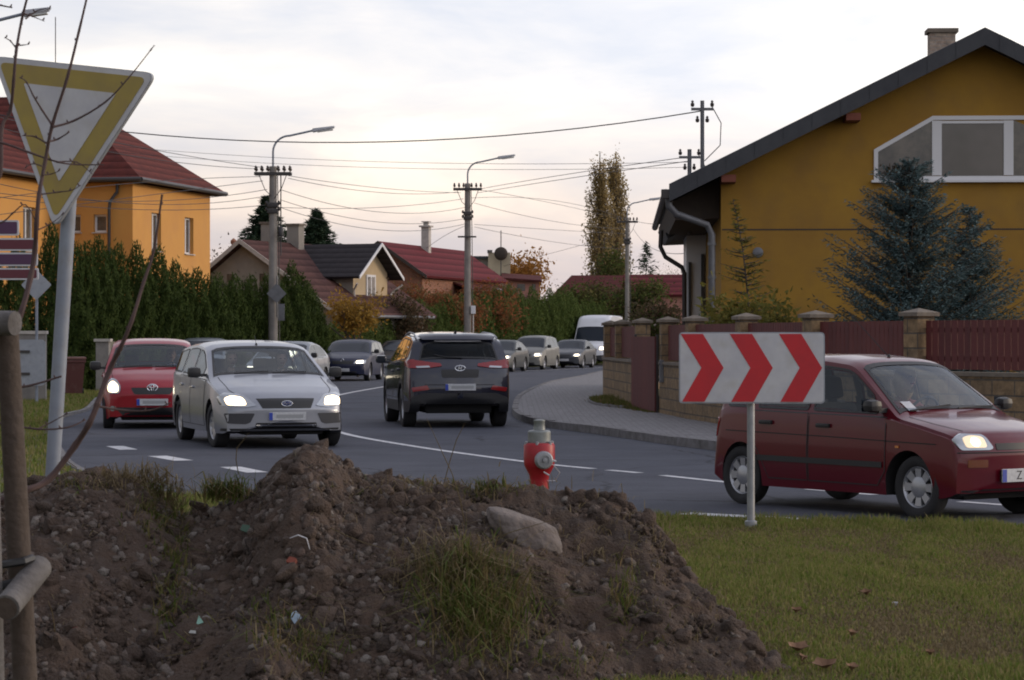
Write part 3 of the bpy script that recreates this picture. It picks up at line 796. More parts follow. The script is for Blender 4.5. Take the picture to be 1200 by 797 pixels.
WAGON = dict(L=4.47, W=1.84, r=.315, fo=.87, wb=2.64, sill=.21,
    top=[(0,.56),(.04,.66),(.2,.77),(.5,.86),(1.0,.955),(1.15,.99),(1.28,1.04),(2.02,1.41),(2.25,1.47),(2.8,1.505),(3.5,1.48),(4.0,1.43),(4.1,1.38),(4.34,.98),(4.42,.9),(4.47,.6)],
    belt=[(.8,.86),(1.3,.93),(4.0,1.0)], doors=[(1.35,2.45),(2.47,3.35)], hz=.14,
    cab=dict(wb=1.2, wt=2.08, rb=4.30, rt=4.10, side=[(1.62,2.42,.08,-.0),(2.50,3.22,0,.06),(3.32,3.98,.05,.16)]),
    fit=[])
FRONT_WAGON = [
    ('grille', [(-.41,.695),(-.34,.565),(.34,.565),(.41,.695),(.2,.70),(-.2,.70)], 'x', 1, 'black', .006, False),
    ('headlight', rounded([(.41,.60),(.58,.575),(.86,.60),(.88,.72),(.80,.775),(.58,.75)], .03), 'x', 1, 'lens', .010, True, [('headlight_reflector', rounded([(.54,.605),(.80,.605),(.82,.70),(.72,.735),(.58,.71)], .04), 'lamp_on', .014), ('bulb', [(.69+.055*math.cos(a), .665+.050*math.sin(a)) for a in [R(30*i) for i in range(12)]], 'lamp_core', .018)]),
    ('fog_recess', rounded([(.50,.37),(.56,.345),(.80,.355),(.83,.495),(.44,.495)], .02), 'x', 1, 'greytrim', .005, True),
    ('lower_grille', rect(-.43,.30,.43,.365,.02), 'x', 1, 'black', .006, False, [('grille_bar', rect(-.42,.325,.42,.338), 'chrome', .012)]),
    ('bumper_valance', rounded([(-.84,.17),(.84,.17),(.86,.285),(-.86,.285)], .02), 'x', 1, 'black', .006, False),
]
HATCH = dict(L=3.75, W=1.695, r=.295, fo=.73, wb=2.46, sill=.17, bf=.34, pf=.16,
    top=[(0,.60),(.04,.70),(.18,.82),(.45,.93),(.75,1.01),(.82,1.04),(1.5,1.42),(1.7,1.49),(2.2,1.53),(3.0,1.49),(3.36,1.43),(3.46,1.36),(3.62,1.0),(3.70,.92),(3.75,.58)],
    belt=[(.6,.88),(1.0,.95),(3.3,1.05)], doors=[(.95,2.0),(2.02,2.8)], hz=.12,
    cab=dict(wb=.76, wt=1.55, rb=3.60, rt=3.42, side=[(1.2,1.98,.05,0),(2.04,2.75,0,.08)]), fit=[
    ('grille', rounded([(-.36,.70),(-.30,.59),(.30,.59),(.36,.70)], .03), 'x', 1, 'black', .006, False),
    ('headlight', rounded([(.54,.60),(.74,.60),(.76,.74),(.70,.86),(.60,.84),(.52,.72)], .05), 'x', 1, 'lens', .010, True, [('headlight_reflector', rounded([(.56,.62),(.73,.62),(.74,.74),(.66,.82),(.56,.74)], .05), 'lamp_on', .014), ('bulb', [(.645+.06*math.cos(a), .69+.06*math.sin(a)) for a in [R(30*i) for i in range(12)]], 'lamp_core', .018)]),
    ('lower_grille', rounded([(-.50,.24),(.50,.24),(.62,.37),(-.62,.37)], .03), 'x', 1, 'black', .006, False, [('grille_bar', rect(-.5,.295,.5,.308), 'black', .014)]),
    ('fog_light', [(.66+.045*math.cos(a), .35+.045*math.sin(a)) for a in [R(30*i) for i in range(12)]], 'x', 1, 'lens', .008, True),
    ('bumper_valance', rect(-.70,.15,.70,.185,.01), 'x', 1, 'black', .006, False),
    ])
SUV = dict(L=4.475, W=1.85, r=.355, fo=.88, wb=2.67, sill=.27, tail=.14, plastic=.47, archtrim=.12, gap=.05, tumble=21, ww=.23, bb=.16, tint=True, blackmirrors=0,
    top=[(0,.66),(.05,.86),(.25,.98),(1.0,1.1),(1.15,1.15),(1.9,1.53),(2.1,1.6),(2.6,1.645),(3.5,1.62),(4.0,1.555),(4.10,1.50),(4.30,1.16),(4.38,1.06),(4.44,.98),(4.475,.66)],
    belt=[(.8,.98),(1.2,1.03),(3.4,1.12),(4.2,1.14)], doors=[(1.3,2.4),(2.42,3.3)], hz=.13, doorlow=.5,
    cab=dict(wb=1.1, wt=1.95, rb=4.29, rt=4.09, rp=.16, side=[(1.55,2.37,.05,0),(2.43,3.15,0,.08),(3.22,3.75,.1,.1)]), fit=[
    ('headlight', rounded([(.45,.80),(.80,.84),(.84,.93),(.50,.88)], .02), 'x', 1, 'lens', .01, True),
    ('grille', rounded([(-.40,.90),(-.34,.62),(.34,.62),(.40,.90)], .03), 'x', 1, 'black', .006, False),
    ('spoiler', rounded([(-.66,1.515),(-.60,1.555),(.60,1.555),(.66,1.515),(.60,1.475),(-.60,1.475)], .02), 'x', -1, P['charcoal'], .07, False),
    ('tail_light', rounded([(.30,1.055),(.55,1.02),(.86,1.02),(.88,1.10),(.84,1.17),(.55,1.13),(.32,1.10)], .02), 'x', -1, 'redlens', .012, True, [('reversing_lamp', rounded([(.50,1.03),(.72,1.02),(.74,1.05),(.52,1.06)], .01), 'lens', .016)]),
    ('tail_light_wing', [(-1.98,1.03),(-1.75,1.07),(-1.70,1.13),(-1.96,1.17)], 'y', 1, 'redlens', .010, True),
    ('garnish', rounded([(-.31,.86),(.31,.86),(.33,1.00),(-.33,1.00)], .03), 'x', -1, 'black', .004, False),
    ('bumper_plastic', rounded([(-.80,.33),(.80,.33),(.84,.52),(.62,.60),(-.62,.60),(-.84,.52)], .03), 'x', -1, 'black', .006, False),
    ('reflector', rounded([(.52,.66),(.80,.62),(.82,.69),(.56,.73)], .015), 'x', -1, 'redlens', .012, True),
    ('skid_plate', rounded([(-.55,.37),(.55,.37),(.60,.43),(-.60,.43)], .015), 'x', -1, 'steel', .018, False),
    ('tailgate_gap', rect(-.60,.735,.60,.745), 'x', -1, 'darkseam', .005, False),
    ])
KEI = dict(L=3.34, W=1.40, r=.272, fo=.58, wb=2.335-.02, sill=.19, nose=.05, tail=.08, bf=.16, bb=.07, pf=.09, pr=.05, tumble=17, crown=.03, ww=.15, gap=.04, rimstyle='cap', blackhandles=1, ks=.82, seatz=.46, mk=.75, ms=.75,
    top=[(0,.56),(.025,.68),(.10,.755),(.45,.83),(.72,.875),(.80,.90),(1.42,1.315),(1.53,1.36),(1.9,1.395),(2.8,1.395),(3.04,1.365),(3.10,1.32),(3.25,.92),(3.30,.84),(3.34,.52)],
    belt=[(.5,.79),(.9,.845),(3.1,.87)], doors=[(.93,1.92),(1.94,2.70)], hz=.10, rub=(.425,.475,.96,2.62), creasez=.655,
    cab=dict(wb=.78, wt=1.47, ap=.045, rb=3.21, rt=3.04, side=[(1.15,1.89,-.10,0),(1.95,2.60,0,.05),(2.66,2.98,.05,.12)]), fit=[
    ('headlight', rounded([(.30,.615),(.34,.60),(.60,.60),(.62,.70),(.54,.735),(.36,.73)], .03), 'x', 1, 'lens', .012, True, [('headlight_reflector', rounded([(.36,.62),(.55,.62),(.56,.70),(.48,.72),(.38,.71)], .03), 'lamp_dim', .017), ('bulb', [(.46+.042*math.cos(a), .665+.036*math.sin(a)) for a in [R(30*i) for i in range(12)]], 'lamp_on', .021)]),
    ('grille', rect(-.27,.60,.27,.655,.01), 'x', 1, 'black', .006, False),
    ('indicator', rect(.36,.455,.54,.52,.01), 'x', 1, 'amberdull', .006, True),
    ('bumper_gap', rect(-.62,.575,.62,.583), 'x', 1, 'darkseam', .006, False),
    ('bumper_valance', rect(-.60,.20,.60,.265,.01), 'x', 1, 'black', .006, False),
    ('tail_light', rect(.50,.62,.66,.80,.02), 'x', -1, 'redlens', .01, True),
    ])
M['amberdull'] = mat('amber_lens_dull', (.16,.04,.01), .25, coat=1)
def far_front(zh=.66, hh=.12, yi=.42, yo=.78, plate=.42, grille=(.30,.58,.70), on=True, wide=1):
    mk = 'lamp_far' if on else 'lens'
    return [('headlight', rounded([(yi,zh-hh/2),(yo,zh-hh/2),(yo+.02,zh+hh/2),(yi+.06,zh+hh*.4)], .03), 'x', 1, 'lens', .010, True, [('headlight_reflector', rounded([(yi+.08,zh-hh*.4),(yo-.05,zh-hh*.4),(yo-.06,zh+hh*.35),(yi+.1,zh+hh*.3)], .03), mk, .014)]),
        ('grille', rounded([(-grille[0],grille[1]),(grille[0],grille[1]),(grille[0]+.04,grille[2]),(-grille[0]-.04,grille[2])], .02), 'x', 1, 'black', .006, False),
        ('lower_grille', rect(-.50,.25,.50,.35,.02), 'x', 1, 'black', .006, False),
        ('number_plate', rect(-.26,plate-.055,.26,plate+.055), 'x', 1, 'plate', .02, False),
        ('tail_light', rect(.60,.80,.80,1.0,.02), 'x', -1, 'redlens', .01, True)]
SEDAN = dict(L=4.51, W=1.73, r=.31, fo=.90, wb=2.51, sill=.2, top=[(0,.56),(.04,.66),(.25,.78),(.6,.86),(1.1,.95),(1.25,1.0),(1.95,1.34),(2.2,1.42),(2.7,1.43),(3.2,1.37),(3.5,1.25),(3.95,1.05),(4.4,1.0),(4.48,.9),(4.51,.6)],
    belt=[(.8,.85),(1.3,.91),(4.2,.96)], doors=[(1.35,2.4),(2.42,3.25)], cab=dict(wb=1.15, wt=2.02, rb=3.95, rt=3.42, side=[(1.6,2.38,.05,0),(2.44,3.1,0,.1),(3.15,3.5,.05,.15)]), fit=far_front())
ESTATE = dict(WAGON, L=4.55, W=1.77, fo=.90, wb=2.58, top=[(0,.56),(.04,.68),(.2,.80),(.6,.90),(1.1,.985),(1.25,1.03),(1.95,1.37),(2.2,1.44),(2.8,1.47),(3.6,1.45),(4.1,1.40),(4.2,1.35),(4.42,1.0),(4.5,.9),(4.55,.6)], fit=far_front(.68,.13,.40,.78,.40,(.34,.60,.72)))
MPV = dict(WAGON, L=4.25, W=1.74, fo=.80, wb=2.60, sill=.2, top=[(0,.6),(.04,.72),(.2,.84),(.5,.95),(.85,1.05),(.95,1.09),(1.7,1.50),(1.95,1.59),(2.5,1.63),(3.4,1.61),(3.85,1.55),(3.95,1.5),(4.15,1.05),(4.2,.95),(4.25,.6)], belt=[(.6,.92),(1.1,1.0),(3.9,1.06)], doors=[(1.1,2.15),(2.17,3.05)],
    cab=dict(wb=.88, wt=1.78, rb=4.12, rt=3.95, side=[(1.35,2.12,.05,0),(2.2,2.95,0,.04),(3.03,3.8,.04,.12)]), fit=far_front(.72,.15,.42,.78,.45,(.30,.64,.74)))
FHATCH = dict(HATCH, fit=far_front(.70,.14,.42,.74,.42,(.28,.60,.70)))
VAN = dict(L=5.6, W=2.02, plastic=.55, r=.34, fo=.9, wb=3.4, sill=.25, tumble=4, crown=.07, bf=.3, pf=.14, pr=.02, bb=.02, mk=1.2, ms=1.5,
    top=[(0,.75),(.04,1.0),(.2,1.15),(.6,1.27),(.75,1.32),(1.35,2.03),(1.5,2.25),(1.75,2.58),(2.1,2.74),(2.8,2.77),(5.5,2.77),(5.57,2.6),(5.6,.8)],
    belt=[(.5,1.12),(1.0,1.22),(5.5,1.28)], doors=[(.95,1.9),(2.1,3.2)], hz=.12, cab=dict(wb=.70, wt=1.42, ap=.05, side=[]), fit=far_front(.95,.22,.50,.84,.52,(.42,.70,.90)) )
VANSIDE = [('side_window', rounded([(5.6/2-1.25,1.32),(5.6/2-1.85,1.32),(5.6/2-1.85,1.88),(5.6/2-1.55,1.88)], .04), 'y', 1, 'farglass', .008, True)]
# ------------------------------------------------------------------ the road and the ground
def poly_sheet(name, pts, z, m, grid=None):
    bm = bmesh.new(); f = bm.faces.new([bm.verts.new((p[0], p[1], z)) for p in pts]); bmesh.ops.triangulate(bm, faces=[f])
    bmesh.ops.recalc_face_normals(bm, faces=bm.faces)
    if bm.faces[:][0].normal.z < 0: bmesh.ops.reverse_faces(bm, faces=bm.faces)
    me = bpy.data.meshes.new(name); bm.to_mesh(me); bm.free(); me.materials.append(m); return struct(link(name, me))
def catmull(pts, n=6):
    P_ = [Vector(p) for p in pts]; out = []
    for i in range(len(P_)-1):
        a = P_[max(i-1,0)]; b = P_[i]; c = P_[i+1]; d = P_[min(i+2, len(P_)-1)]
        for j in range(n):
            t = j/n; out.append(.5*((2*b)+(c-a)*t+(2*a-5*b+4*c-d)*t*t+(3*b-a-3*c+d)*t**3))
    out.append(P_[-1]); return out
def offset_line(pts, w):
    out = []
    for i, p in enumerate(pts):
        t = pts[min(i+1, len(pts)-1)] - pts[max(i-1, 0)]; t.normalize(); out.append(p + (Vector((-t.y, t.x)) if len(p) == 2 else Vector((-t.y, t.x, 0)))*w)
    return out

poly_sheet('ground', [(-1500,-200),(1500,-200),(1500,2500),(-1500,2500)], 0, M['grass_ground'])
left_edge = catmull([(-10.4,75.5),(-10.6,70),(-10.5,64),(-9.75,58),(-8.9,52),(-8.45,46),(-7.4,40),(-6.1,33.5),(-4.9,28.3),(-3.6,25),(-1.6,22.6),(1.2,20.75),(2.6,20.5),(4.2,19.9),(7,17.5),(12,12),(30,-4)])
far_left = catmull([(-10.3,76),(-9.9,79),(-8.9,86),(-7.6,96),(-4.6,109),(-1.2,120),(2.2,130),(7,144),(20,175),(60,240)])
right_edge = catmull([(60,225),(26,172),(11,140),(6.6,124),(4.3,109.6),(2.5,91.8),(1.2,80),(.25,64),(.02,53),(.08,47),(.5,42.8),(1.45,39),(2.9,33.3),(5.2,28.4),(9,24),(16,17),(34,2)])
road = [tuple(p.xy) for p in [Vector((*q[:2],0)) for q in left_edge]] + [tuple(p[:2]) for p in right_edge[::-1]] + [tuple(p[:2]) for p in far_left[::-1]]
poly_sheet('road', road, .004, M['asphalt'])
# pavement on the right with a kerb
re_ = [p for p in right_edge if p.y < 130]
outer = catmull([(11,130),(7.2,112),(5.4,92),(4.0,78),(2.9,66),(2.2,58),(2.55,50),(3.0,46.8),(3.85,42.6),(4.45,37),(5.6,33.4),(7,30.6),(12,26),(34,12)])
poly_sheet('pavement', [tuple(p[:2]) for p in offset_line(re_, .12)] + [tuple(p[:2]) for p in outer[::-1]], .115, M['pavers'])
def kerb(pts, w, h, name='kerb', z0=0, stone=1.0):
    mb = MB(); acc = 0; inner = offset_line(pts, w)
    # resample into stones
    P_ = [pts[0]]; 
    for a, b in zip(pts, pts[1:]):
        l = (b-a).length; k = max(1, round(l/stone))
        for i in range(1, k+1): P_.append(a+(b-a)*i/k)
    Q_ = offset_line(P_, w)
    for i in range(len(P_)-1):
        a, b, c, d = P_[i], P_[i+1], Q_[i+1], Q_[i]; g = .006; u = (b-a).normalized()*g; dz = rng.uniform(-.008,.008)
        lo = [Vector((p.x, p.y, z0-.05)) for p in (a+u, b-u, c-u, d+u)]; hi = [Vector((p.x, p.y, h+dz)) for p in (a+u, b-u, c-u, d+u)]
        k = len(mb.v); mb.v += [tuple(p) for p in lo+hi]
        for q in ((0,3,2,1),(4,5,6,7),(0,1,5,4),(1,2,6,5),(2,3,7,6),(3,0,4,7)): mb.face([k+j for j in q])
    return struct(obj(name, mb, M['kerb']))
def v2(ps): return [Vector((p[0], p[1], 0)) for p in ps]
kerb(v2(re_), .12, .125)
kerb([p for p in v2(left_edge) if p.x < -4.4 and p.x > -30], -.09, .06, 'kerb', 0, .8)
# soil strip with weeds at the wall foot
poly_sheet('verge', [(2.0,57.8),(1.75,55.5),(1.8,52.5),(2.1,50.5),(2.55,49.6),(2.6,50.5),(2.28,57.6)], .119, M['grass_ground'])
kerb(v2(catmull([(2.0,58),(1.7,55.5),(1.75,52.5),(2.1,50.4),(2.55,49.5)])), .05, .16, 'verge_edging', .1, .8)
# markings
def ribbon(name, pts, w, z=.0085):
    mb = MB(); a = offset_line(pts, w/2); b = offset_line(pts, -w/2)
    A = [mb.vert((p.x, p.y, z)) for p in a]; B = [mb.vert((p.x, p.y, z)) for p in b]
    for i in range(len(A)-1): mb.face([A[i], B[i], B[i+1], A[i+1]])
    return struct(obj(name, mb, M['paint_white']))
centre = v2(catmull([(7.3,135),(3.2,121),(-.2,110),(-2.6,94),(-3.75,80),(-4.6,66),(-4.5,56),(-3.9,47),(-2.75,39.9),(-1.4,35),(.14,30.7),(.95,29.0)], 8))
ribbon('centre_line', centre, .125)
def seg(a, b): return v2([a, ((a[0]+b[0])/2, (a[1]+b[1])/2), b])
for a, b in (((2.30-.62,26.1+1.5),(2.42,26.0)), ((3.0,25.1),(3.55,24.2)), ((4.2,23.2),(4.9,22.2)), ((5.5,21.3),(6.4,20.2)), ((7.2,19.2),(8.2,18.1)), ((1.12,28.7),(1.45,28.1))):
    ribbon('centre_dash', seg(a, b), .125)
for a, b in (((-5.62,35.0),(-5.25,33.9)), ((-4.6,32.1),(-4.1,30.9)), ((-3.35,29.4),(-2.9,28.2)), ((-2.2,26.8),(-1.7,25.9)), ((-1.0,24.9),(-.5,24.1)), ((1.5,21.65),(2.45,20.95))):
    ribbon('edge_dash', seg(a, b), .25)
mbp = MB()
for i in range(1): pass

# ------------------------------------------------------------------ vegetation generators
def quads(pts, nrm, size, mtl, name, aspect=1.6, jit=.5, rg=nrg, updir=None):
    pts = np.asarray(pts, float); n = len(pts)
    nrm = np.asarray(nrm, float) + rg.normal(0, jit, (n, 3)); nrm /= np.linalg.norm(nrm, axis=1, keepdims=True)+1e-9
    up = rg.normal(0, 1, (n, 3)) if updir is None else np.asarray(updir, float) + rg.normal(0, .25, (n, 3))
    u = up - nrm*np.sum(up*nrm, 1, keepdims=True); u /= np.linalg.norm(u, axis=1, keepdims=True)+1e-9
    w = np.cross(nrm, u); sz = (np.asarray(size)*rg.uniform(.6, 1.4, n))[:, None]
    a = pts - w*sz*.5/aspect; b = pts + w*sz*.5/aspect; c = pts + u*sz*1.0
    d = pts - u*sz*.35
    v = np.stack([d, b, c, a], 1).reshape(-1, 3)
    me = bpy.data.meshes.new(name); me.vertices.add(4*n); me.vertices.foreach_set('co', v.ravel())
    me.loops.add(4*n); me.loops.foreach_set('vertex_index', np.arange(4*n, dtype=np.int32))
    me.polygons.add(n); me.polygons.foreach_set('loop_start', np.arange(0, 4*n, 4, dtype=np.int32))
    me.materials.append(mtl); me.update(calc_edges=True); return me

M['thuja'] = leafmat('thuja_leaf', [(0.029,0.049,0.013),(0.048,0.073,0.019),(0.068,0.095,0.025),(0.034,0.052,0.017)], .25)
M['thuja2'] = leafmat('thuja_leaf_pale', [(0.047,0.080,0.021),(0.080,0.117,0.030),(0.117,0.147,0.040),(0.058,0.076,0.026)], .25)  # paler green leaf tones for the farther hedges
M['spruce'] = leafmat('spruce_needle', [(0.026,0.047,0.031),(0.039,0.065,0.039),(0.055,0.081,0.047)], .1)
M['bluespruce'] = leafmat('blue_spruce_needle', [(0.051,0.087,0.094),(0.087,0.134,0.142),(0.134,0.190,0.197),(0.048,0.071,0.063)], .2)
M['larch'] = leafmat('larch_needle', [(0.115,0.109,0.025),(0.178,0.153,0.038),(0.128,0.140,0.045)], .3)
M['poplar'] = leafmat('poplar_leaf', [(0.306,0.225,0.099),(0.414,0.315,0.153),(0.234,0.180,0.090)], .55)
M['orange'] = leafmat('orange_leaf', [(.30,.14,.03),(.40,.20,.05),(.22,.10,.03)], .35)
M['yellow'] = leafmat('yellow_leaf', [(0.285,0.160,0.030),(0.338,0.216,0.050),(0.210,0.120,0.030)], .3)
M['russet'] = leafmat('russet_leaf', [(0.218,0.075,0.040),(0.310,0.115,0.046),(0.149,0.081,0.040),(0.184,0.149,0.057)], .35)
M['shrub'] = leafmat('shrub_leaf', [(0.045,0.075,0.022),(0.090,0.120,0.030),(0.120,0.105,0.038),(0.060,0.053,0.030)], .25)
M['brownshrub'] = leafmat('brown_shrub_leaf', [(0.098,0.063,0.042),(0.070,0.063,0.035),(0.140,0.084,0.049)], .25)
M['blade'] = leafmat('grass_blade', [(0.112,0.153,0.030),(0.156,0.190,0.041),(0.215,0.205,0.071),(0.282,0.227,0.104),(0.105,0.167,0.030)], .3)
M['dryblade'] = leafmat('dry_grass', [(0.198,0.154,0.088),(0.143,0.110,0.064),(0.286,0.231,0.138)], .3)
M['freshblade'] = leafmat('tuft_grass', [(0.070,0.097,0.020),(0.102,0.130,0.031),(0.150,0.130,0.050),(0.214,0.148,0.081)], .25)

def thuja_meshes(h, r, n, mtl, seed):
    rg = np.random.default_rng(seed)
    z = h*(1-np.sqrt(rg.uniform(0, 1, n)))*.98 + .05
    t = z/h; prof = r*np.clip((1-t)**.55, 0, 1)*np.clip(.72+.6*t, 0, 1.02)
    a = rg.uniform(0, 2*np.pi, n)
    lump = 1 + .16*np.sin(a*3+z*2.3+seed) + .13*np.sin(a*7-z*5.1+seed*2) + .08*np.sin(z*11+a*2)
    rr = prof*lump*np.sqrt(rg.uniform(.62, 1.04, n))
    pts = np.stack([rr*np.cos(a), rr*np.sin(a), z], 1)
    spikes = rg.choice(n, n//25); pts[spikes] *= np.array([1.12, 1.12, 1.04])
    nr = np.stack([np.cos(a), np.sin(a), .35+0*a], 1)
    up = np.tile([0,0,1.0], (n,1)) + nr*.5
    return quads(pts, nr, .075, mtl, 'crown', 2.2, .6, rg, up)
def trunk_mesh(h, r, name='trunk', m='bark', lean=0):
    mb = MB(); mb.tube([(0,0,-.1),(lean*.2,0,h*.4),(lean,0,h)], [r, r*.7, r*.25], 8); return mb.mesh(name, M[m], 50)
def plant_variants(kind, label, cat, group, fols, trunks):
    out = []
    for fm, tm in zip(fols, trunks): out.append((fm, tm))
    return out
def place_plant(name, label, cat, group, loc, fm, tm, rz=0, sc=(1,1,1), crown='crown'):
    t = thing(name, label, cat, loc, rz, group); t.scale = sc
    link(crown, fm, t)
    if tm: link('trunk', tm, t)
    return t

def conifer(h, r, whorls, per, leaf, m, seed, droop=.25, sparse=1.0, zb=.05, up=.35, tip=1.0, nstep=.07, leader=0, rr_=.03, curve=0, pw=.85):
    """Whorled conifer: real branches with needle sprays. Returns (crown mesh, trunk mesh)."""
    rg = np.random.default_rng(seed); rr = random.Random(seed); mb = MB(); pts = []; nr = []; ups = []
    cx = lambda z: curve*(z/h)**3
    mb.tube([(cx(h*k/8),0,h*k/8) for k in range(9)], [rr_*(1-k/8.6) for k in range(9)], 6)
    for i in range(whorls):
        t0 = (i+.3*rr.random())/whorls
        for j in range(per):
            t = min(.985, max(0, t0+rr.uniform(-1.2,1.2)/whorls)); z = h*(zb+(1-zb)*t); Lr = r*(1-t)**pw
            a = 2*math.pi*(j+rr.random()*.8)/per + i*1.3; l = Lr*rr.uniform(.55, 1.2)
            if l < .06: l = .06
            k = max(3, int(l/nstep)); prev = None
            for q in range(1, k+1):
                s = q/k; zz = z + l*(up*s - droop*s*s*1.4 + .22*s**4)
                p = np.array([cx(z)+l*s*math.cos(a), l*s*math.sin(a), zz])
                wdt = (.30*(1-s*.65))*min(l, 1.2)
                m_ = int(max(2, 5*(1-s*.5))*sparse)
                for _ in range(m_):
                    off = rr.uniform(-wdt, wdt); bx = np.array([-math.sin(a), math.cos(a), 0])
                    pts.append(p + bx*off + np.array([math.cos(a), math.sin(a), 0])*abs(off)*.5 + np.array([0,0,-abs(off)*.25+rr.uniform(-.5,.5)*leaf])); nr.append([0,0,1]); ups.append(np.array([math.cos(a), math.sin(a), .15]) + bx*np.sign(off)*.7)
            if rr_: mb.tube([(cx(z),0,z),(cx(z)+l*.5*math.cos(a), l*.5*math.sin(a), z+l*(up*.5-droop*.35)),(cx(z)+l*.95*math.cos(a), l*.95*math.sin(a), z+l*(up*.95-droop*1.26+.18))], [rr_*.35, rr_*.22, rr_*.1], 4, cap=False)
    fm = quads(pts, nr, leaf, m, 'crown', 2.6, .45, rg, ups)
    return fm, mb.mesh('trunk', M['bark'])

def broadleaf(h, r, seed, m, leaf=.1, nleaf=3000, spread=.5, zc=.55, levels=3, tr=.12, upright=.0, clump=.25):
    rr = random.Random(seed); rg = np.random.default_rng(seed); mb = MB(); tips = []
    def br(p, d, l, rad, lv):
        pts = [p]; q = p.copy(); dd = d.copy()
        for i in range(3):
            dd = (dd + Vector((rr.uniform(-.2,.2), rr.uniform(-.2,.2), rr.uniform(-.05,.2)+upright*.15))).normalized(); q = q + dd*l/3; pts.append(q.copy())
        mb.tube(pts, [rad, rad*.8, rad*.62, rad*.45], 6 if lv < 2 else 4, cap=False)
        if lv >= levels-1: tips.extend(pts[1:])
        if lv < levels:
            for k in range(3 if lv < 2 else 3):
                s = rr.uniform(.35, 1); b = pts[min(3, int(s*3)+0)]
                a = rr.uniform(0, 2*math.pi); sd = Vector((math.cos(a), math.sin(a), rr.uniform(.1,.7)+upright)).normalized()
                br(b.copy(), (dd*.5 + sd*spread*1.3).normalized(), l*rr.uniform(.55,.8), rad*.5, lv+1)
    br(Vector((0,0,-.1)), Vector((0,0,1)), h*.42, tr, 0)
    # normalise the extent
    T = np.array([list(p) for p in tips]); 
    mx = max(T[:,2].max(), .1); rad_ = np.percentile(np.hypot(T[:,0], T[:,1]), 95)+.01
    sz = h/mx; sr = r/rad_
    mb.v = [(x*(1+(sr-1)*min(1, z/(mx*.4))), y*(1+(sr-1)*min(1, max(0, z/(mx*.4)))), z*sz) for x, y, z in mb.v]
    T = T*np.array([sr, sr, sz])
    idx = rg.choice(len(T), nleaf); pts = T[idx] + rg.normal(0, clump, (nleaf, 3))
    fm = quads(pts, rg.normal(0,1,(nleaf,3)), leaf, m, 'crown', 1.5, .3, rg) if nleaf else None
    return fm, mb.mesh('trunk', M['bark'])
# ------------------------------------------------------------------ houses
M['ochre'] = mat('ochre_render', (.36,.20,.028), .9, var=(.29,.155,.028), vscale=.7, bump=.25, bscale=70, dirt=((.22,.125,.04), 1.3, .55))
M['orange_r'] = mat('orange_render', (.60,.30,.075), .9, var=(.56,.27,.07), vscale=.7, bump=.15, bscale=40, dirt=((.45,.22,.09), .8, .3))
M['greyrender'] = mat('grey_render', (.30,.275,.24), .95, var=(.23,.21,.19), vscale=1.2, bump=.3, bscale=30)
M['beige_r'] = mat('beige_render', (.52,.40,.25), .9, var=(.45,.34,.21), vscale=1, bump=.2)
M['brick'] = brickmat('red_brick', (.32,.12,.06), (.24,.09,.05), (.22,.18,.15), .25, .075, .008, 'xz', .3)
M['pinkwall'] = mat('pink_render', (.42,.20,.16), .9, var=(.36,.17,.14), vscale=1)
M['paleblock'] = mat('pale_render', (.50,.43,.30), .9, var=(.42,.36,.26), vscale=1.4)
M['roofred'] = roofmat('red_tiles', (.165,.043,.034), (.085,.028,.026), 1.15)
M['roofbrown'] = roofmat('brown_tiles', (.125,.062,.055), (.075,.04,.038), 1.1)
M['roofdark'] = roofmat('dark_felt', (.062,.056,.060), (.045,.041,.045), 1.4)
M['roofcrimson'] = roofmat('crimson_sheet', (.165,.032,.038), (.125,.027,.033), .9)
M['rooffar'] = roofmat('far_tiles', (.15,.045,.042), (.10,.036,.036), 2.4)
M['slate'] = mat('dark_verge', (.055,.058,.065), .75, var=(.04,.042,.05), vscale=2, bump=.2)
M['soffit'] = mat('dark_soffit', (.06,.045,.035), .8, var=(.045,.035,.03), vscale=5)
M['gutter'] = mat('gutter_metal', (.17,.175,.19), .5, .4, var=(.13,.13,.14), vscale=4)
M['gutterdark'] = mat('gutter_dark', (.05,.045,.045), .5, .2)
M['frame'] = mat('window_frame_white', (.68,.68,.70), .5)
M['pane'] = mat('window_pane', (.045,.05,.055), .05, 0, coat=.4, spec=.4, var=(.12,.11,.10), vscale=2.2)  # mottled paler tone paints reflections into the pane colour
M['blind'] = mat('window_blind', (.10,.09,.085), .45, 0, coat=.7, var=(.065,.06,.055), vscale=1.1, detail=2)
M['reveal'] = M['orange_r']
M['trim'] = mat('barge_board', (.50,.46,.42), .8, var=(.38,.35,.32), vscale=4)
M['chimbrick'] = brickmat('chimney_brick', (.42,.34,.27), (.33,.25,.2), (.3,.27,.24), .25, .08, .01, 'xz', .4)
M['beam'] = mat('rafter_end', (.17,.05,.03), .8)
M['flowerbox'] = mat('window_plant', (.03,.035,.02), .9)

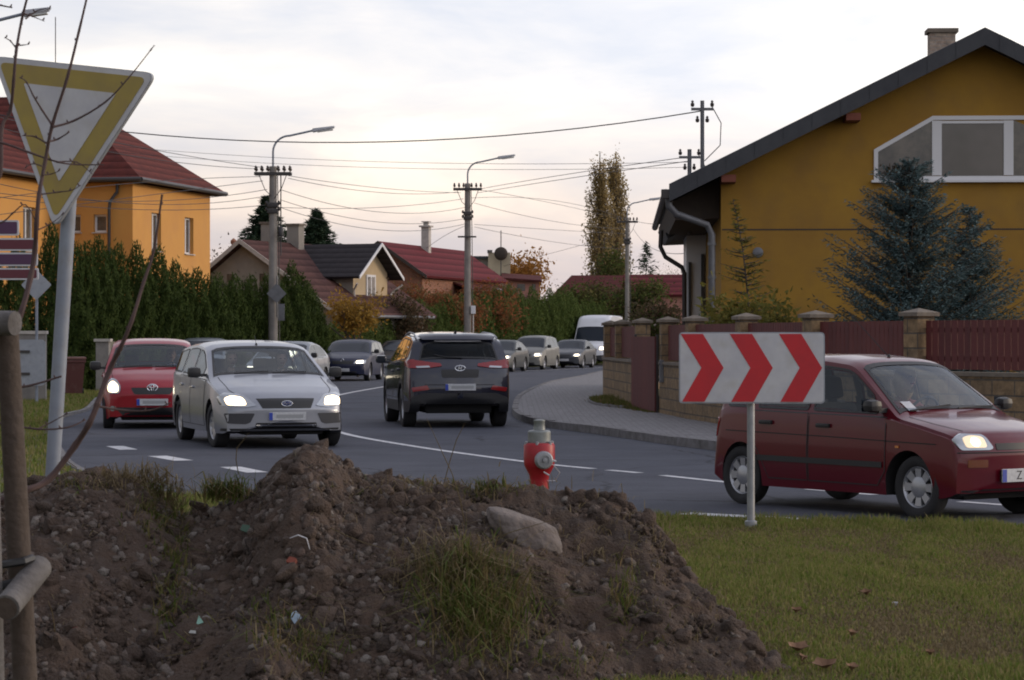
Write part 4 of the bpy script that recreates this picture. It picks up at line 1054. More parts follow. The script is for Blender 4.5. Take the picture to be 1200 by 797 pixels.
def wall(mb, p0, u, L_, H_, holes=(), depth=.14, m=0, mr_=0, z0=0):
    """Rendered wall with real openings. p0 bottom corner (x,y), u direction; outward normal = right of u."""
    u = Vector((u[0], u[1], 0)).normalized(); n = Vector((u.y, -u.x, 0)); P0 = Vector((p0[0], p0[1], z0))
    us = sorted({0, L_, *[h[0] for h in holes], *[h[2] for h in holes]}); zs = sorted({0, H_, *[h[1] for h in holes], *[h[3] for h in holes]})
    Pt = lambda a, z, d=0: P0 + u*a + Vector((0,0,z)) - n*d
    for a, b in zip(us, us[1:]):
        for c, d in zip(zs, zs[1:]):
            if any(h[0] <= (a+b)/2 <= h[2] and h[1] <= (c+d)/2 <= h[3] for h in holes): continue
            mb.poly([Pt(a,c), Pt(b,c), Pt(b,d), Pt(a,d)], m)
    for a, c, b, d in holes:
        for q in ([(a,c),(b,c)], [(b,c),(b,d)], [(b,d),(a,d)], [(a,d),(a,c)]):
            mb.poly([Pt(*q[0]), Pt(*q[1]), Pt(*q[1], depth), Pt(*q[0], depth)], mr_)
    return Pt
def window(parent, Pt, h, depth=.13, fr=.07, mull=1, frame='frame', pane='pane', sill=True, name='window'):
    a, c, b, d = h; w = thing_part(name, parent)
    mb = MB(); u = (Pt(1,0)-Pt(0,0)).normalized(); n = Vector((u.y, -u.x, 0)); o = Pt(a, c, depth)
    Mx = Matrix(((u.x, n.x, 0, o.x), (u.y, n.y, 0, o.y), (0, 0, 1, o.z), (0,0,0,1)))
    W_, H_ = b-a, d-c
    for q in (((0,-.02,0),(W_,.04,fr)), ((0,-.02,H_-fr),(W_,.04,H_)), ((0,-.02,fr),(fr,.04,H_-fr)), ((W_-fr,-.02,fr),(W_,.04,H_-fr))): mb.box(q[0], q[1], 0, Mx)
    for k in range(mull): x = W_*(k+1)/(mull+1); mb.box((x-fr*.6,-.02,fr), (x+fr*.6,.045,H_-fr), 0, Mx)
    w = obj(name, mb, M[frame], parent)
    pb = MB(); pb.box((fr*.5,-.012,fr*.5), (W_-fr*.5,.004,H_-fr*.5), 0, Mx); obj('pane', pb, M[pane], w)
    if sill:
        sb = MB(); sb.box((-.05,.0,-.04), (W_+.05,depth+.07,-.002), 0, Mx); obj('sill', sb, M['trim'], w)
    return w
def thing_part(n, p): return None

def slab(mb, quad, th, m=0):
    q = [Vector(p) for p in quad]; n = (q[1]-q[0]).cross(q[3]-q[0]).normalized() if len(q) > 3 else (q[1]-q[0]).cross(q[2]-q[0]).normalized()
    if n.z < 0: n = -n
    A = [mb.vert(p) for p in q]; B = [mb.vert(p - n*th) for p in q]; mb.face(A, m); mb.face(B[::-1], m); k = len(q)
    for i in range(k): mb.face([A[i], A[(i+1)%k], B[(i+1)%k], B[i]], m)

def chimney(parent, x, y, z0, z1, w, d, m='chimbrick', pots=1):
    mb = MB(); mb.box((x-w/2, y-d/2, z0), (x+w/2, y+d/2, z1)); c = obj('chimney', mb, M[m], parent)
    cb = MB(); cb.box((x-w/2-.06, y-d/2-.06, z1), (x+w/2+.06, y+d/2+.06, z1+.09)); obj('chimney_cap', cb, M['cap'], c)

# ---- the yellow house on the right --------------------------------------------------
s0 = F/52.0
hx = (845-600)/s0
yh = thing('house', 'mustard yellow house with dark gabled roof and white attic window behind the board fence', 'house', (hx, 52, 0), R(-2.5))
zE = 4.62; slope = math.tan(R(26.3)); ridx = (1146-845)/s0; LEN = 15; ov = 1.0; ovf = .75
WL = ridx*2; zW = zE + .98*slope
mb = MB()
Pt = wall(mb, (0,0), (1,0), WL, zW)
mb.poly([(0,0,zW), (WL,0,zW), (ridx,0,zW+ridx*slope)])
wall(mb, (0,LEN), (0,-1), LEN, zW); wall(mb, (WL,0), (0,1), LEN, zW); wall(mb, (WL,LEN), (-1,0), WL, zW); mb.poly([(0,LEN,zW), (WL,LEN,zW), (ridx,LEN,zW+ridx*slope)])
obj('wall', mb, M['ochre'], yh)
jb = MB(); zj = EYE + (HY-269)/s0; jb.box((.02,-.006,zj-.02), (WL,-.001,zj+.012)); obj('expansion_joint', jb, M['soffit'], yh)
mb = MB(); zr = zW+ridx*slope+.12; 
zl = zr-(ridx+1.07)*slope
slab(mb, [(-1.07,-ovf,zl), (ridx,-ovf,zr), (ridx,LEN+.6,zr), (-1.07,LEN+.6,zl)], .20)
slab(mb, [(WL+1.07,-ovf,zl), (ridx,-ovf,zr), (ridx,LEN+.6,zr), (WL+1.07,LEN+.6,zl)], .20)
rf = obj('roof', mb, M['roofdark'], yh)
vb = MB()     # verge tiles along the front edge, and underside boards
for sg in (-1, 1):
    xe = ridx+sg*(ridx+1.1); n = 22
    for k in range(n):
        xa = ridx + (xe-ridx)*k/n; xb = ridx + (xe-ridx)*(k+1.02)/n; za = zr+.04-abs(xa-ridx)*slope; zb = zr+.04-abs(xb-ridx)*slope; dd = .012*(k%2)
        vb.poly([(xa,-ovf-.03-dd,za),(xb,-ovf-.03-dd,zb),(xb,-ovf-.03-dd,zb-.36),(xa,-ovf-.03-dd,za-.36)]); vb.poly([(xa,-ovf-.03-dd,za),(xb,-ovf-.03-dd,zb),(xb,-ovf+.25,zb+.02),(xa,-ovf+.25,za+.02)])
        vb.poly([(xa,-ovf-.03-dd,za-.36),(xb,-ovf-.03-dd,zb-.36),(xb,-ovf+.02,zb-.36),(xa,-ovf+.02,za-.36)])
        vb.poly([(xb,-ovf-.03-dd,zb),(xb,-ovf-.01,zb),(xb,-ovf-.01,zb-.36),(xb,-ovf-.03-dd,zb-.36)])
obj('verge', vb, M['slate'], yh)
sb = MB()
zs_ = zl-.23
sb.poly([(-1.05,-ovf+.03,zs_), (-.0,-ovf+.03,zs_+1.02*slope), (-.0,LEN+.5,zs_+1.02*slope), (-1.05,LEN+.5,zs_)])
sb.box((-1.07,-ovf+.04,zl-.34),(-1.03,LEN+.5,zl-.18))
obj('soffit', sb, M['soffit'], yh)
sb = MB(); sb.prism([(-1.09,zl-.30),(-.02,zl+.22),(-.02,zl-.62),(-.95,zl-.66)], .6, LEN+.3, 'y'); obj('boxed_eave', sb, M['soffit'], yh)
# rafter ends under the verge
for x in (.10, (520-190)/974*440/s0):
    z = zr - .34 - (ridx-x)*slope
    mb = MB(); mb.box((x-.12,-ovf+.03,z-.17), (x+.18,.02,z-.02)); obj('rafter_end', mb, M['beam'], yh)
# gutter and downpipes
gb = MB(); gb.tube([(-1.17,-ovf,zl-.16), (-1.17,LEN+.5,zl-.16)], .085, 10); gb.bbox((-1.27,-ovf-.01,zl-.28), (-1.06,-ovf+.1,zl-.08), .02)
obj('gutter', gb, M['gutterdark'], yh)
gb = MB(); gb.tube([(-1.12,-.55,zl-.2), (-1.10,-.55,zl-.42), (-.95,-.5,zl-.58), (-.30,-.25,zl-.80), (-.20,-.2,zl-1.0), (-.20,-.2,0)], .075, 12)
for z in (1.3, 2.8, 3.5): gb.tube([(-.20,-.2,z-.03), (-.20,-.2,z+.03)], .09, 12)
obj('downpipe', gb, M['gutter'], yh, 40)
# far wing: porch with its own low roof seen under the eaves
wx = -.48
mb = MB(); wall(mb, (wx,9.2), (1,0), -wx, 4.2); wall(mb, (wx,12), (0,-1), 2.8, 4.2); obj('porch_wall', mb, M['frame'], yh)
mb = MB(); mb.box((wx+.36,9.10,0), (wx+.44,9.19,3.6)); mb.box((wx+.05,9.12,1.9),(wx+.12,9.19,3.4)); obj('porch_post', mb, M['gutterdark'], yh)
mb = MB(); slab(mb, [(-1.02,8.2,zl-.62), (0,8.2,zl-.10), (0,12.8,zl-.10), (-1.02,12.8,zl-.62)], .14); obj('porch_roof', mb, M['slate'], yh)
gb = MB(); gb.tube([(-1.12,8.1,zl-.55),(-1.14,8.1,zl-.95),(-1.02,8.1,zl-1.2),(-.62,8.1,zl-1.45),(-.56,8.1,zl-1.6),(-.56,8.1,0)], .055, 10); obj('downpipe', gb, M['gutterdark'], yh, 40)
# attic window
def XZ(px, py): return ((px-845)/s0, EYE+(HY-py)/s0)
wo = [XZ(1023,212), XZ(1023,176), XZ(1091,137), XZ(1201,137), XZ(1269,176), XZ(1269,212)]
wi = []
mb = MB()
def frame_piece(poly, y0, y1): mb.prism(poly, y0, y1, 'y')
def strip_poly(a, b, w):
    t = Vector((b[0]-a[0], b[1]-a[1])).normalized(); n = Vector((-t.y, t.x))*w/2
    return [(a[0]+n.x, a[1]+n.y), (b[0]+n.x, b[1]+n.y), (b[0]-n.x, b[1]-n.y), (a[0]-n.x, a[1]-n.y)]
xs_ = [XZ(1096,0)[0], XZ(1179,0)[0]]
inn = shrink(wo, .085)
for i in range(6):
    a, b, c, d = wo[i], wo[(i+1)%6], inn[(i+1)%6], inn[i]; mb.prism([a, b, c, d], -.045, .0, 'y')
zb_, zt_ = wo[0][1], wo[2][1]
for x in xs_: mb.prism([(x-.10, zb_+.1), (x+.10, zb_+.1), (x+.10, zt_-.1), (x-.10, zt_-.1)], -.05, -.002, 'y')
mb.prism([(xs_[0]+.1, zt_-.16), (xs_[1]-.1, zt_-.16), (xs_[1]-.1, zt_-.105), (xs_[0]+.1, zt_-.105)], -.04, -.002, 'y')
wn_ = obj('window', mb, M['frame'], yh)
mb = MB(); mb.prism([inn[0], inn[1], (xs_[0]-.1, inn[2][1]), (xs_[0]-.1, inn[0][1])], -.018, -.006, 'y'); obj('pane', mb, M['pane2'] if 'pane2' in M else M['pane'], wn_)
mb = MB(); mb.prism([(xs_[0]+.1, inn[0][1]), (xs_[0]+.1, zt_-.16), (xs_[1]-.1, zt_-.16), (xs_[1]-.1, inn[0][1])], -.018, -.006, 'y'); obj('pane', mb, M['blind'], wn_)
mb = MB(); mb.prism([(xs_[1]+.1, inn[0][1]), (xs_[1]+.1, inn[3][1]), inn[4], inn[5]], -.018, -.006, 'y'); obj('pane', mb, M['pane'], wn_)
sbx = MB(); sbx.box((wo[0][0]-.06,-.16,zb_-.05), (wo[5][0]+.06,0,zb_-.003)); obj('sill', sbx, M['frame'], wn_)
chimney(rf, (1104-845)/s0+.42, 3.6, 5.5, EYE+(HY-41)/(F/55.6), .56, .5)
mb = MB(); mb.lathe([(.11,0),(.11,.04),(.09,.05),(.01,.055)], 20, 0, Matrix.Translation(((888-845)/s0, 0, EYE+(HY-296)/s0)) @ Matrix.Rotation(R(90), 4, 'X')); obj('wall_vent', mb, M['gutter'], yh, 40)
# plant box on the attic sill
for x in (.28, 3.9):
    pts = nrg.normal(0, 1, (260,3))*[.16,.05,.10]+[wo[0][0]+x+.25,-.14,zb_+.14]
    o_wp = link('window_plant', quads(pts, nrg.normal(0,1,(260,3)), .08, M['brownshrub'], 'window_plant'), yh); o_wp['kind'] = 'stuff'

# ---- roof masts with insulators
def mast(px, py0, py1, Y, label, n=2, r=.045):
    b = W(px, py1, Y); t = W(px, py0, Y); h = t.z-b.z+1.2
    th = thing('cable_mast', label, 'mast', (b.x, b.y, b.z-1.2))
    mb = MB(); mb.tube([(0,0,0),(0,0,h)], r, 10); obj('pole', mb, M['gutter'], th, 40)
    mb = MB(); mb.box((-.25,-.03,h-.22),(.25,.03,h-.16)); obj('crossarm', mb, M['gutter'], th)
    for k in range(n):
        for x in (-.22,.22):
            mb = MB(); z = h-.14+(-.35*k if k else 0); xx = x*(1 if k == 0 else .5); mb.lathe([(.02,0),(.04,.02),(.045,.07),(.02,.1),(.035,.12),(.01,.15)], 10, 0, Matrix.Translation((xx,0,z))); obj('insulator', mb, M['insul'], th, 40)
    mb = MB(); mb.tube([(.2,0,h-.1),(.42,.0,h-.5),(.40,0,h-1.0),(.05,0,h-1.35)], .012, 5); obj('service_loop', mb, M['wire'], th)
    return th
mast(823, 118, 195, 55.5, 'tall grey cable mast on the dark roof of the yellow house')
mast(808, 175, 215, 59, 'short grey cable mast behind the taller one on the dark roof', 2, .05)

# ---- the block wall and board fence on the right ------------------------------------
wall_line = [(4.3,74),(3.0,66),(2.38,60.5),(2.29,57.6),(2.42,54.5),(2.62,49.7)]
gate_line = [(2.62,49.7),(2.95,46.8)]
right_line = [(2.95,46.8),(3.22,43.6),(3.75,39.6),(4.42,36.0),(5.46,33.2),(7.0,30.6),(9.6,27.6),(13,24.5)]
fence = thing('fence', 'yellowish split block wall with red brown board panels and capped pillars along the pavement', 'fence', (2.95,46.8,0))
FL = Vector((2.95,46.8,0))
def fpart(name, p, ang, mb, m, par=None): 
    o = obj(name, mb, m, par or fence); o.location = Vector(p) - FL if not par else p; o.rotation_euler.z = ang; return o
def pillar(p, ang, h=1.83, w=.29):
    mb = MB(); mb.box((-w/2,-w/2,0), (w/2,w/2,h)); o = obj('pillar', mb, M['block'], fence); o.location = Vector((p[0],p[1],0.0))-FL; o.rotation_euler.z = ang
    cb = MB(); c = w/2+.05; A = [cb.vert(q) for q in ((-c,-c,h),(c,-c,h),(c,c,h),(-c,c,h))]; B = [cb.vert(q) for q in ((-c,-c,h+.05),(c,-c,h+.05),(c,c,h+.05),(-c,c,h+.05))]; T = cb.vert((0,0,h+.11))
    cb.face(A[::-1]); 
    for i in range(4): cb.face([A[i],A[(i+1)%4],B[(i+1)%4],B[i]]); cb.face([B[i],B[(i+1)%4],T])
    obj('pillar_cap', cb, M['cap'], o)
kz = [0.0]
def fence_run(line, hb0=1.02):
    for a, b in zip(line, line[1:]):
        a = Vector((*a,0)); b = Vector((*b,0)); L_ = (b-a).length; ang = math.atan2(b.y-a.y, b.x-a.x)
        mb = MB(); kz[0] += .0023; hb = hb0+kz[0]; mb.box((.0,-.16,0), (L_-.0,.16,hb)); o = fpart('base_wall', a, ang, mb, M['block'])
        cb = MB(); cb.box((.005,-.19,hb), (L_-.005,.19,hb+.05)); obj('coping', cb, M['cap'], o)
        pb = MB(); n = max(2, int((L_-.32)/.125)); w = (L_-.32)/n
        for i in range(n): pb.box((.16+i*w+.008,-.02,hb+.08), (.16+(i+1)*w-.008,.005,1.77+.0))
        for z in (hb+.2, 1.62): pb.box((.15,.006,z), (L_-.15,.04,z+.06))
        fpart('board_panel', a, ang, pb, M['boards'])
        pillar(a, ang)
    pillar(b, ang)
fence_run(wall_line); fence_run(right_line)
a = Vector((*gate_line[0],0)); b = Vector((*gate_line[1],0)); L_ = (b-a).length; ang = math.atan2(b.y-a.y, b.x-a.x)
gt = thing('gate', 'tall solid red brown board gate between two block pillars', 'gate', a, ang)
mb = MB(); n = 22; w = (L_-.16)/n
for i in range(n): mb.box((i*w+.004,-.23,.14), ((i+1)*w-.004,-.20,1.56))
obj('board_panel', mb, M['boards'], gt); mb = MB(); mb.box((.17,-.196,.12),(.22,-.15,1.6)); mb.box((L_-.22,-.196,.12),(L_-.17,-.15,1.6)); mb.box((.22,-.196,1.44),(L_-.22,-.15,1.5)); mb.box((.22,-.196,.3),(L_-.22,-.15,.36)); obj('gate_frame', mb, M['gutterdark'], gt)
# small nameplate / letter slot on the right-hand pillar
mb = MB(); p = Vector((3.02,46.3,.7)); t_ = thing('letter_box', 'narrow grey letter box fixed to the block pillar beside the gate', 'letter box', p)
mb.bbox((-.26,-.06,0), (-.18,.16,.42), .01); obj('case', mb, M['gutter'], t_); mb = MB(); mb.box((-.266,-.03,.33),(-.261,.13,.36)); obj('slot', mb, M['black'], t_)

# ---- orange house on the left -------------------------------------------------------
A = Vector((-13.72,89.5,0)); ang = math.atan2(.98,.21)
oh = thing('house', 'bright orange two storey house with red hipped roof behind the conifer hedge', 'house', A, 0)
u = Vector((.21,.978,0)).normalized(); v = Vector((-u.y,u.x,0))    # u along the bright face (away), v to the left
def OL(a, b): q = u*a + v*b; return (q.x, q.y)
HT = 7.15; LA = 8.5; DV = 9.0
mb = MB()
h1 = (1.95,4.75,2.95,6.15); h2 = (5.55,4.75,6.55,6.15)
Pt1 = wall(mb, (0,0), u, LA, HT, [h1, h2], .20)
# camera-facing face between the two bright faces
Pt2 = wall(mb, OL(0,2.85), -v, 2.85, HT, [(.35,5.35,.85,6.0),(1.35,5.35,1.85,6.0)], .2)
wing = 8
h3 = (wing-3.2,4.6,wing-2.1,6.15)
Pt3 = wall(mb, OL(-wing,2.85), u, wing, HT, [h3], .2)
wall(mb, OL(-wing,2.85+9), -v, 9, HT); wall(mb, OL(LA,0), v, DV, HT); wall(mb, OL(LA,DV), -u, LA, HT)
wall(mb, OL(0,11.85), -u, wing, HT)
obj('wall', mb, M['orange_r'], oh)
window(oh, Pt1, h1, .19, mull=1); window(oh, Pt1, h2, .19, mull=1)
window(oh, Pt2, (.35,5.35,.85,6.0), .19, mull=0); window(oh, Pt2, (1.35,5.35,1.85,6.0), .19, mull=0); window(oh, Pt3, h3, .19, mull=1)
def hip(a0, b0, a1, b1, z, rise, ov=.5, ridge='v'):
    mb = MB(); P_ = lambda a, b, zz: (*OL(a, b), zz)
    a0 -= ov; a1 += ov; b0 -= ov; b1 += ov
    if ridge == 'v': d = (a1-a0)/2; R0 = P_((a0+a1)/2, b0+d, z+rise); R1 = P_((a0+a1)/2, b1-d, z+rise) if b1-d > b0+d else R0
    else: d = (b1-b0)/2; R0 = P_(a0+d, (b0+b1)/2, z+rise); R1 = P_(a1-d, (b0+b1)/2, z+rise)
    c = [P_(a0,b0,z), P_(a1,b0,z), P_(a1,b1,z), P_(a0,b1,z)]
    if ridge == 'v':
        for q in ([c[0],c[1],R0], [c[1],c[2],R1,R0], [c[2],c[3],R1], [c[3],c[0],R0,R1]): mb.poly(q)
    else:
        for q in ([c[0],c[1],R1,R0], [c[1],c[2],R1], [c[2],c[3],R0,R1], [c[3],c[0],R0]): mb.poly(q)
    mb.poly([(p[0],p[1],p[2]-.02) for p in c][::-1])
    hip.c = c
    return mb
mb = hip(0, 0, LA, DV+6, HT+.12, 3.5, ridge='v'); rf = obj('roof', mb, M['roofred'], oh)
eb = MB(); c = hip.c
for i in range(4): eb.tube([Vector(c[i])+Vector((0,0,-.05)), Vector(c[(i+1)%4])+Vector((0,0,-.05))], .09, 8)
mb = hip(-wing, 2.85, 4, 2.85+9, HT+.10, 3.2, ridge='u'); obj('roof', mb, M['roofred'], oh)
c = hip.c
for i in range(4): eb.tube([Vector(c[i])+Vector((0,0,-.05)), Vector(c[(i+1)%4])+Vector((0,0,-.05))], .09, 8)
obj('gutter', eb, M['gutterdark'], oh)
db = MB(); q = OL(-.12,.55); db.tube([(q[0],q[1],HT-.05),(q[0],q[1],HT-.35),(q[0]-.25,q[1]-.05,HT-.7),(q[0]-.28,q[1]-.05,HT-1),(q[0]-.28,q[1]-.05,0)], .06, 8); obj('downpipe', db, M['gutterdark'], oh, 40)
p = W(65,20,90); t_ = thing('aerial', 'thin whip aerial standing up above the give way sign from the orange house roof', 'aerial', (p.x,p.y,9.6)); mb = MB(); mb.tube([(0,0,0),(0,0,p.z-9.6)], .018, 5); obj('rod', mb, M['wire'], t_)
mb = MB(); mb.lathe([(.07,.0),(.07,1.5),(.03,1.55)], 8, 0); obj('mount', mb, M['gutter'], t_)

# ---- grey bungalow with dormer ------------------------------------------------------
an = R(-24); ca, sa = math.cos(an), math.sin(an)
Bq = W(287, 281, 104)
gh = thing('house', 'grey rendered bungalow with brown tiled roof and a beige gabled dormer', 'house', (Bq.x, Bq.y, 0), an)
pz = Bq.z; sR = .66; sL = .74
xl, xr = -1.75, 4.35
mb = MB(); zl_ = pz+xl*sL; zr_ = pz-xr*sR
dpth = 8.2
for y, fl in ((0,0),(dpth,1)):
    q = [(xl,y,0),(xr,y,0),(xr,y,zr_-.1),(0,y,pz-.1),(xl,y,zl_-.1)]; mb.poly(q)
mb.poly([(xr,0,0),(xr,dpth,0),(xr,dpth,zr_-.1),(xr,0,zr_-.1)]); mb.poly([(xl,0,0),(xl,dpth,0),(xl,dpth,zl_-.1),(xl,0,zl_-.1)])
obj('wall', mb, M['greyrender'], gh)
mb = MB(); o_ = .45
slab(mb, [(0,-o_,pz),(xr+o_,-o_,pz-(xr+o_)*sR),(xr+o_,dpth+o_,pz-(xr+o_)*sR),(0,dpth+o_,pz)], .14)
slab(mb, [(0,-o_,pz),(xl-o_,-o_,pz+(xl-o_)*sL),(xl-o_,dpth+o_,pz+(xl-o_)*sL),(0,dpth+o_,pz)], .14)
rf = obj('roof', mb, M['roofbrown'], gh)
mb = MB()
for a_, b_ in (((0,pz),(xr+o_,pz-(xr+o_)*sR)), ((0,pz),(xl-o_,pz+(xl-o_)*sL))):
    mb.prism([(a_[0],a_[1]+.03),(b_[0],b_[1]+.03),(b_[0],b_[1]-.17),(a_[0],a_[1]-.17)], -o_-.04, -o_, 'y')
obj('barge_board', mb, M['trim'], gh)
for x in (-.72,.85):
    mb = MB(); mb.box((x-.14,-.02,pz-1.55-.22),(x+.14,-.003,pz-1.55+.12)); obj('window', mb, M['pane'], gh)
mb = MB(); mb.tube([(xr+o_+.05,-o_,pz-(xr+o_)*sR-.06),(xr+o_+.05,dpth,pz-(xr+o_)*sR-.06)], .07, 8); mb.tube([(xr+.1,-.1,zr_-.2),(xr+.1,-.1,0)], .05, 8); obj('gutter', mb, M['gutter'], gh)
for (cx_, cy_) in ((-.1,2.2),(.15,4.1)): chimney(rf, cx_, cy_, pz-.6, pz+.75, .58 if cy_ > 3 else .5, .5, 'greyrender')
mb = MB(); mb.lathe([(.09,0),(.09,.6),(.13,.62),(.13,.75),(.02,.85)], 10, 0, Matrix.Translation((-.9,.6,pz-.75))); obj('flue', mb, M['brick'], gh, 40)
# dormer: ridge across towards +x
dy0, dy1 = 3.2, 6.4; dx = 3.45; dz = pz-.05; de = dz-1.12; dm = (dy0+dy1)/2
mb = MB()
mb.poly([(dx,dy0,2.3),(dx,dy1,2.3),(dx,dy1,de),(dx,dm,dz-.12),(dx,dy0,de)])
mb2 = MB(); mb2.poly([(1.0,dy0,pz-.9*sR-.6),(dx,dy0,1.9),(dx,dy0,de),(1.0,dy0,de)]); mb3 = MB(); mb3.poly([(1.0,dy1,2.0),(dx,dy1,1.9),(dx,dy1,de),(1.0,dy1,de)])
obj('dormer_wall', mb, M['beige_r'], gh); obj('dormer_cheek', mb2, M['greyrender'], gh); obj('dormer_cheek', mb3, M['greyrender'], gh)
mb = MB(); sl_ = (dz-de)/(dm-dy0); dd = .5
slab(mb, [(-.05,dm,dz),(dx+.55,dm,dz),(dx+.55,dy0-dd,de-dd*sl_),(-.05+1.75,dy0-dd,de-dd*sl_)], .10)
slab(mb, [(-.05,dm,dz),(dx+.55,dm,dz),(dx+.55,dy1+dd,de-dd*sl_),(-.05+1.75,dy1+dd,de-dd*sl_)], .10)
drf = obj('dormer_roof', mb, M['roofdark'], gh)
mb = MB()
for e_ in (dy0-dd, dy1+dd):
    a_ = (dm, dz+.03); b_ = (e_, de-dd*sl_+.03); mb.prism([a_, b_, (b_[0], b_[1]-.14), (a_[0], a_[1]-.14)], dx+.55, dx+.59, 'x')
obj('barge_board', mb, M['frame'], drf)
Ptd = lambda a, z, d=0: Vector((dx-d, dy0+a, z))
mb = MB(); zc = de-.85
mb.box((dx+.002,dm-.42,zc-.62),(dx+.05,dm+.42,zc+.62)); w_ = obj('window', mb, M['frame'], gh); mb = MB(); mb.box((dx+.05,dm-.33,zc-.53),(dx+.056,dm-.04,zc+.53)); mb.box((dx+.05,dm+.04,zc-.53),(dx+.056,dm+.33,zc+.53)); obj('pane', mb, M['pane'], w_)
mb = MB(); mb.box((dx,dm-.5,zc-.72),(dx+.16,dm+.5,zc-.66)); obj('sill', mb, M['trim'], w_)
mb = MB(); mb.tube([(dx+.45,dy0-.5,de-.65),(dx+.1,dy0-.1,de-.9),(dx+.08,dy0-.02,de-1.2),(dx+.08,dy0-.02,1.5)], .045, 6); obj('downpipe', mb, M['trim'], gh); mb = MB(); mb.tube([(dx+.5,dy1+.5,de-.62),(dx+.15,dy1+.25,de-.95),(dx+.12,dy1+.1,de-1.1)], .045, 6); obj('downpipe', mb, M['trim'], gh)

# ---- brick house with the crimson roof ----------------------------------------------
an = R(-16); Q = W(447, 283, 121)
bh = thing('house', 'brick house with a steep crimson sheet roof and a pale chimney behind the bungalow', 'house', (Q.x, Q.y, 0), an)
pz = Q.z; s_ = .68; hw = 3.9; hr = 2.1; dpth = 13.5
mb = MB()
for y in (0, dpth): mb.poly([(-hw,y,0),(hr,y,0),(hr,y,pz-hr*s_-.1),(0,y,pz-.1),(-hw,y,pz-hw*s_-.1)])
for x in (-hw, hr): mb.poly([(x,0,0),(x,dpth,0),(x,dpth,pz-abs(x)*s_-.1),(x,0,pz-abs(x)*s_-.1)])
obj('wall', mb, M['brick'], bh)
mb = MB()
for ex_ in (-hw-.4, hr+.4): slab(mb, [(0,-.5,pz),(ex_,-.5,pz-abs(ex_)*s_),(ex_,dpth+.4,pz-abs(ex_)*s_),(0,dpth+.4,pz)], .12)
rf = obj('roof', mb, M['roofcrimson'], bh)
mb = MB()
for ex_ in (-hw-.4, hr+.4): mb.prism([(0,pz+.02),(ex_,pz-abs(ex_)*s_+.02),(ex_,pz-abs(ex_)*s_-.16),(0,pz-.16)], -.55, -.51, 'y')
obj('barge_board', mb, M['soffit'], bh)
mb = MB(); mb.box((.55,-.03,2.4),(1.55,-.003,3.7)); w_ = obj('window', mb, M['pane'], bh)
cx_ = .35
mb = MB(); mb.box((cx_-.2,5.8,pz-.6),(cx_+.2,6.2,pz+.95)); c = obj('chimney', mb, M['trim'], rf); mb = MB(); mb.box((cx_-.3,5.7,pz+.95),(cx_+.3,6.3,pz+1.03)); mb.box((cx_-.12,5.9,pz+1.03),(cx_+.12,6.1,pz+1.2)); mb.box((cx_-.2,5.8,pz+1.2),(cx_+.2,6.2,pz+1.25)); obj('chimney_cap', mb, M['trim'], c)
za_ = pz-hr*s_-.45; mb = MB(); slab(mb, [(hr,5,za_),(hr+2.4,5,za_-.85),(hr+2.4,dpth,za_-.85),(hr,dpth,za_)], .1); lr = obj('lean_to_roof', mb, M['rooffar'], bh); mb = MB(); mb.box((hr+.01,5.2,0),(hr+2.1,dpth-.2,za_-.95)); obj('lean_to_wall', mb, M['brick'], bh)
for k in range(3):
    mb = MB(); y = 7.0+k*1.5; x0, x1 = .7, 1.35; zf = lambda x: za_-x*.354+.03; mb.poly([(hr+x0,y,zf(x0)),(hr+x1,y,zf(x1)),(hr+x1,y+.8,zf(x1)),(hr+x0,y+.8,zf(x0))])
    obj('skylight', mb, M['lens'], lr)

# ---- flat-roofed pale block with the dish -------------------------------------------
s_ = F/150; p = W(585, 300, 150)
ph = thing('house', 'pale flat roofed building with a stair tower and pink lower storey behind the autumn shrubs', 'house', (p.x, 150, 0), 0)
def lx(px): return (px-585)/s_
def lz(py): return EYE+(HY-py)/s_
mb = MB(); mb.box((lx(572),0,0),(lx(598),1.6,lz(296))); o_ = obj('stair_tower', mb, M['paleblock'], ph)
mb = MB(); mb.box((lx(571),-.1,lz(296)),(lx(577),1.7,lz(293))); mb.box((lx(576),-.06,lz(323)),(lx(580),-.003,lz(318))); mb.box((lx(589),-.06,lz(325)),(lx(593),-.003,lz(320))); obj('opening', mb, M['pane'], o_)
mb = MB(); mb.box((lx(550),.5,0),(lx(572)-.005,8,lz(303))); obj('wall', mb, M['greyrender'], ph)
mb = MB(); mb.box((lx(548),.2,lz(303)),(lx(573)-.01,8.2,lz(300))); obj('roof', mb, M['slate'], ph)
mb = MB(); mb.box((lx(590),-3.0,0),(lx(631),-.2,lz(329))); o_ = obj('lower_wall', mb, M['pinkwall'], ph)
mb = MB(); slab(mb, [(lx(588),-3.4,lz(327)),(lx(634),-3.4,lz(330)),(lx(634),0,lz(323)),(lx(588),0,lz(320))], .12); obj('lower_roof', mb, M['rooffar'], ph)
mb = MB(); mb.box((lx(606),-3.04,lz(342)),(lx(615),-3.003,lz(334))); mb.box((lx(623),-3.04,lz(342)),(lx(627),-3.003,lz(334))); obj('window', mb, M['pane'], ph)
p = W(588,297,149); t_ = thing('satellite_dish', 'dark round satellite dish on a thin mast above the pale flat roofed building', 'dish', (p.x-.05, 149.6, p.z-1.2))
mb = MB(); mb.tube([(0,0,-.6),(0,0,2.6)], .03, 6); obj('mast', mb, M['wire'], t_)
mb = MB(); mb.lathe([(.005,.10),(.2,.085),(.32,.05),(.40,0),(.41,.0),(.33,.07),(.2,.11),(.005,.125)], 24, 0, Matrix.Translation((0,-.12,1.2)) @ Matrix.Rotation(R(96), 4, 'X'), cap=False); obj('reflector', mb, M['soffit'], t_, 40)

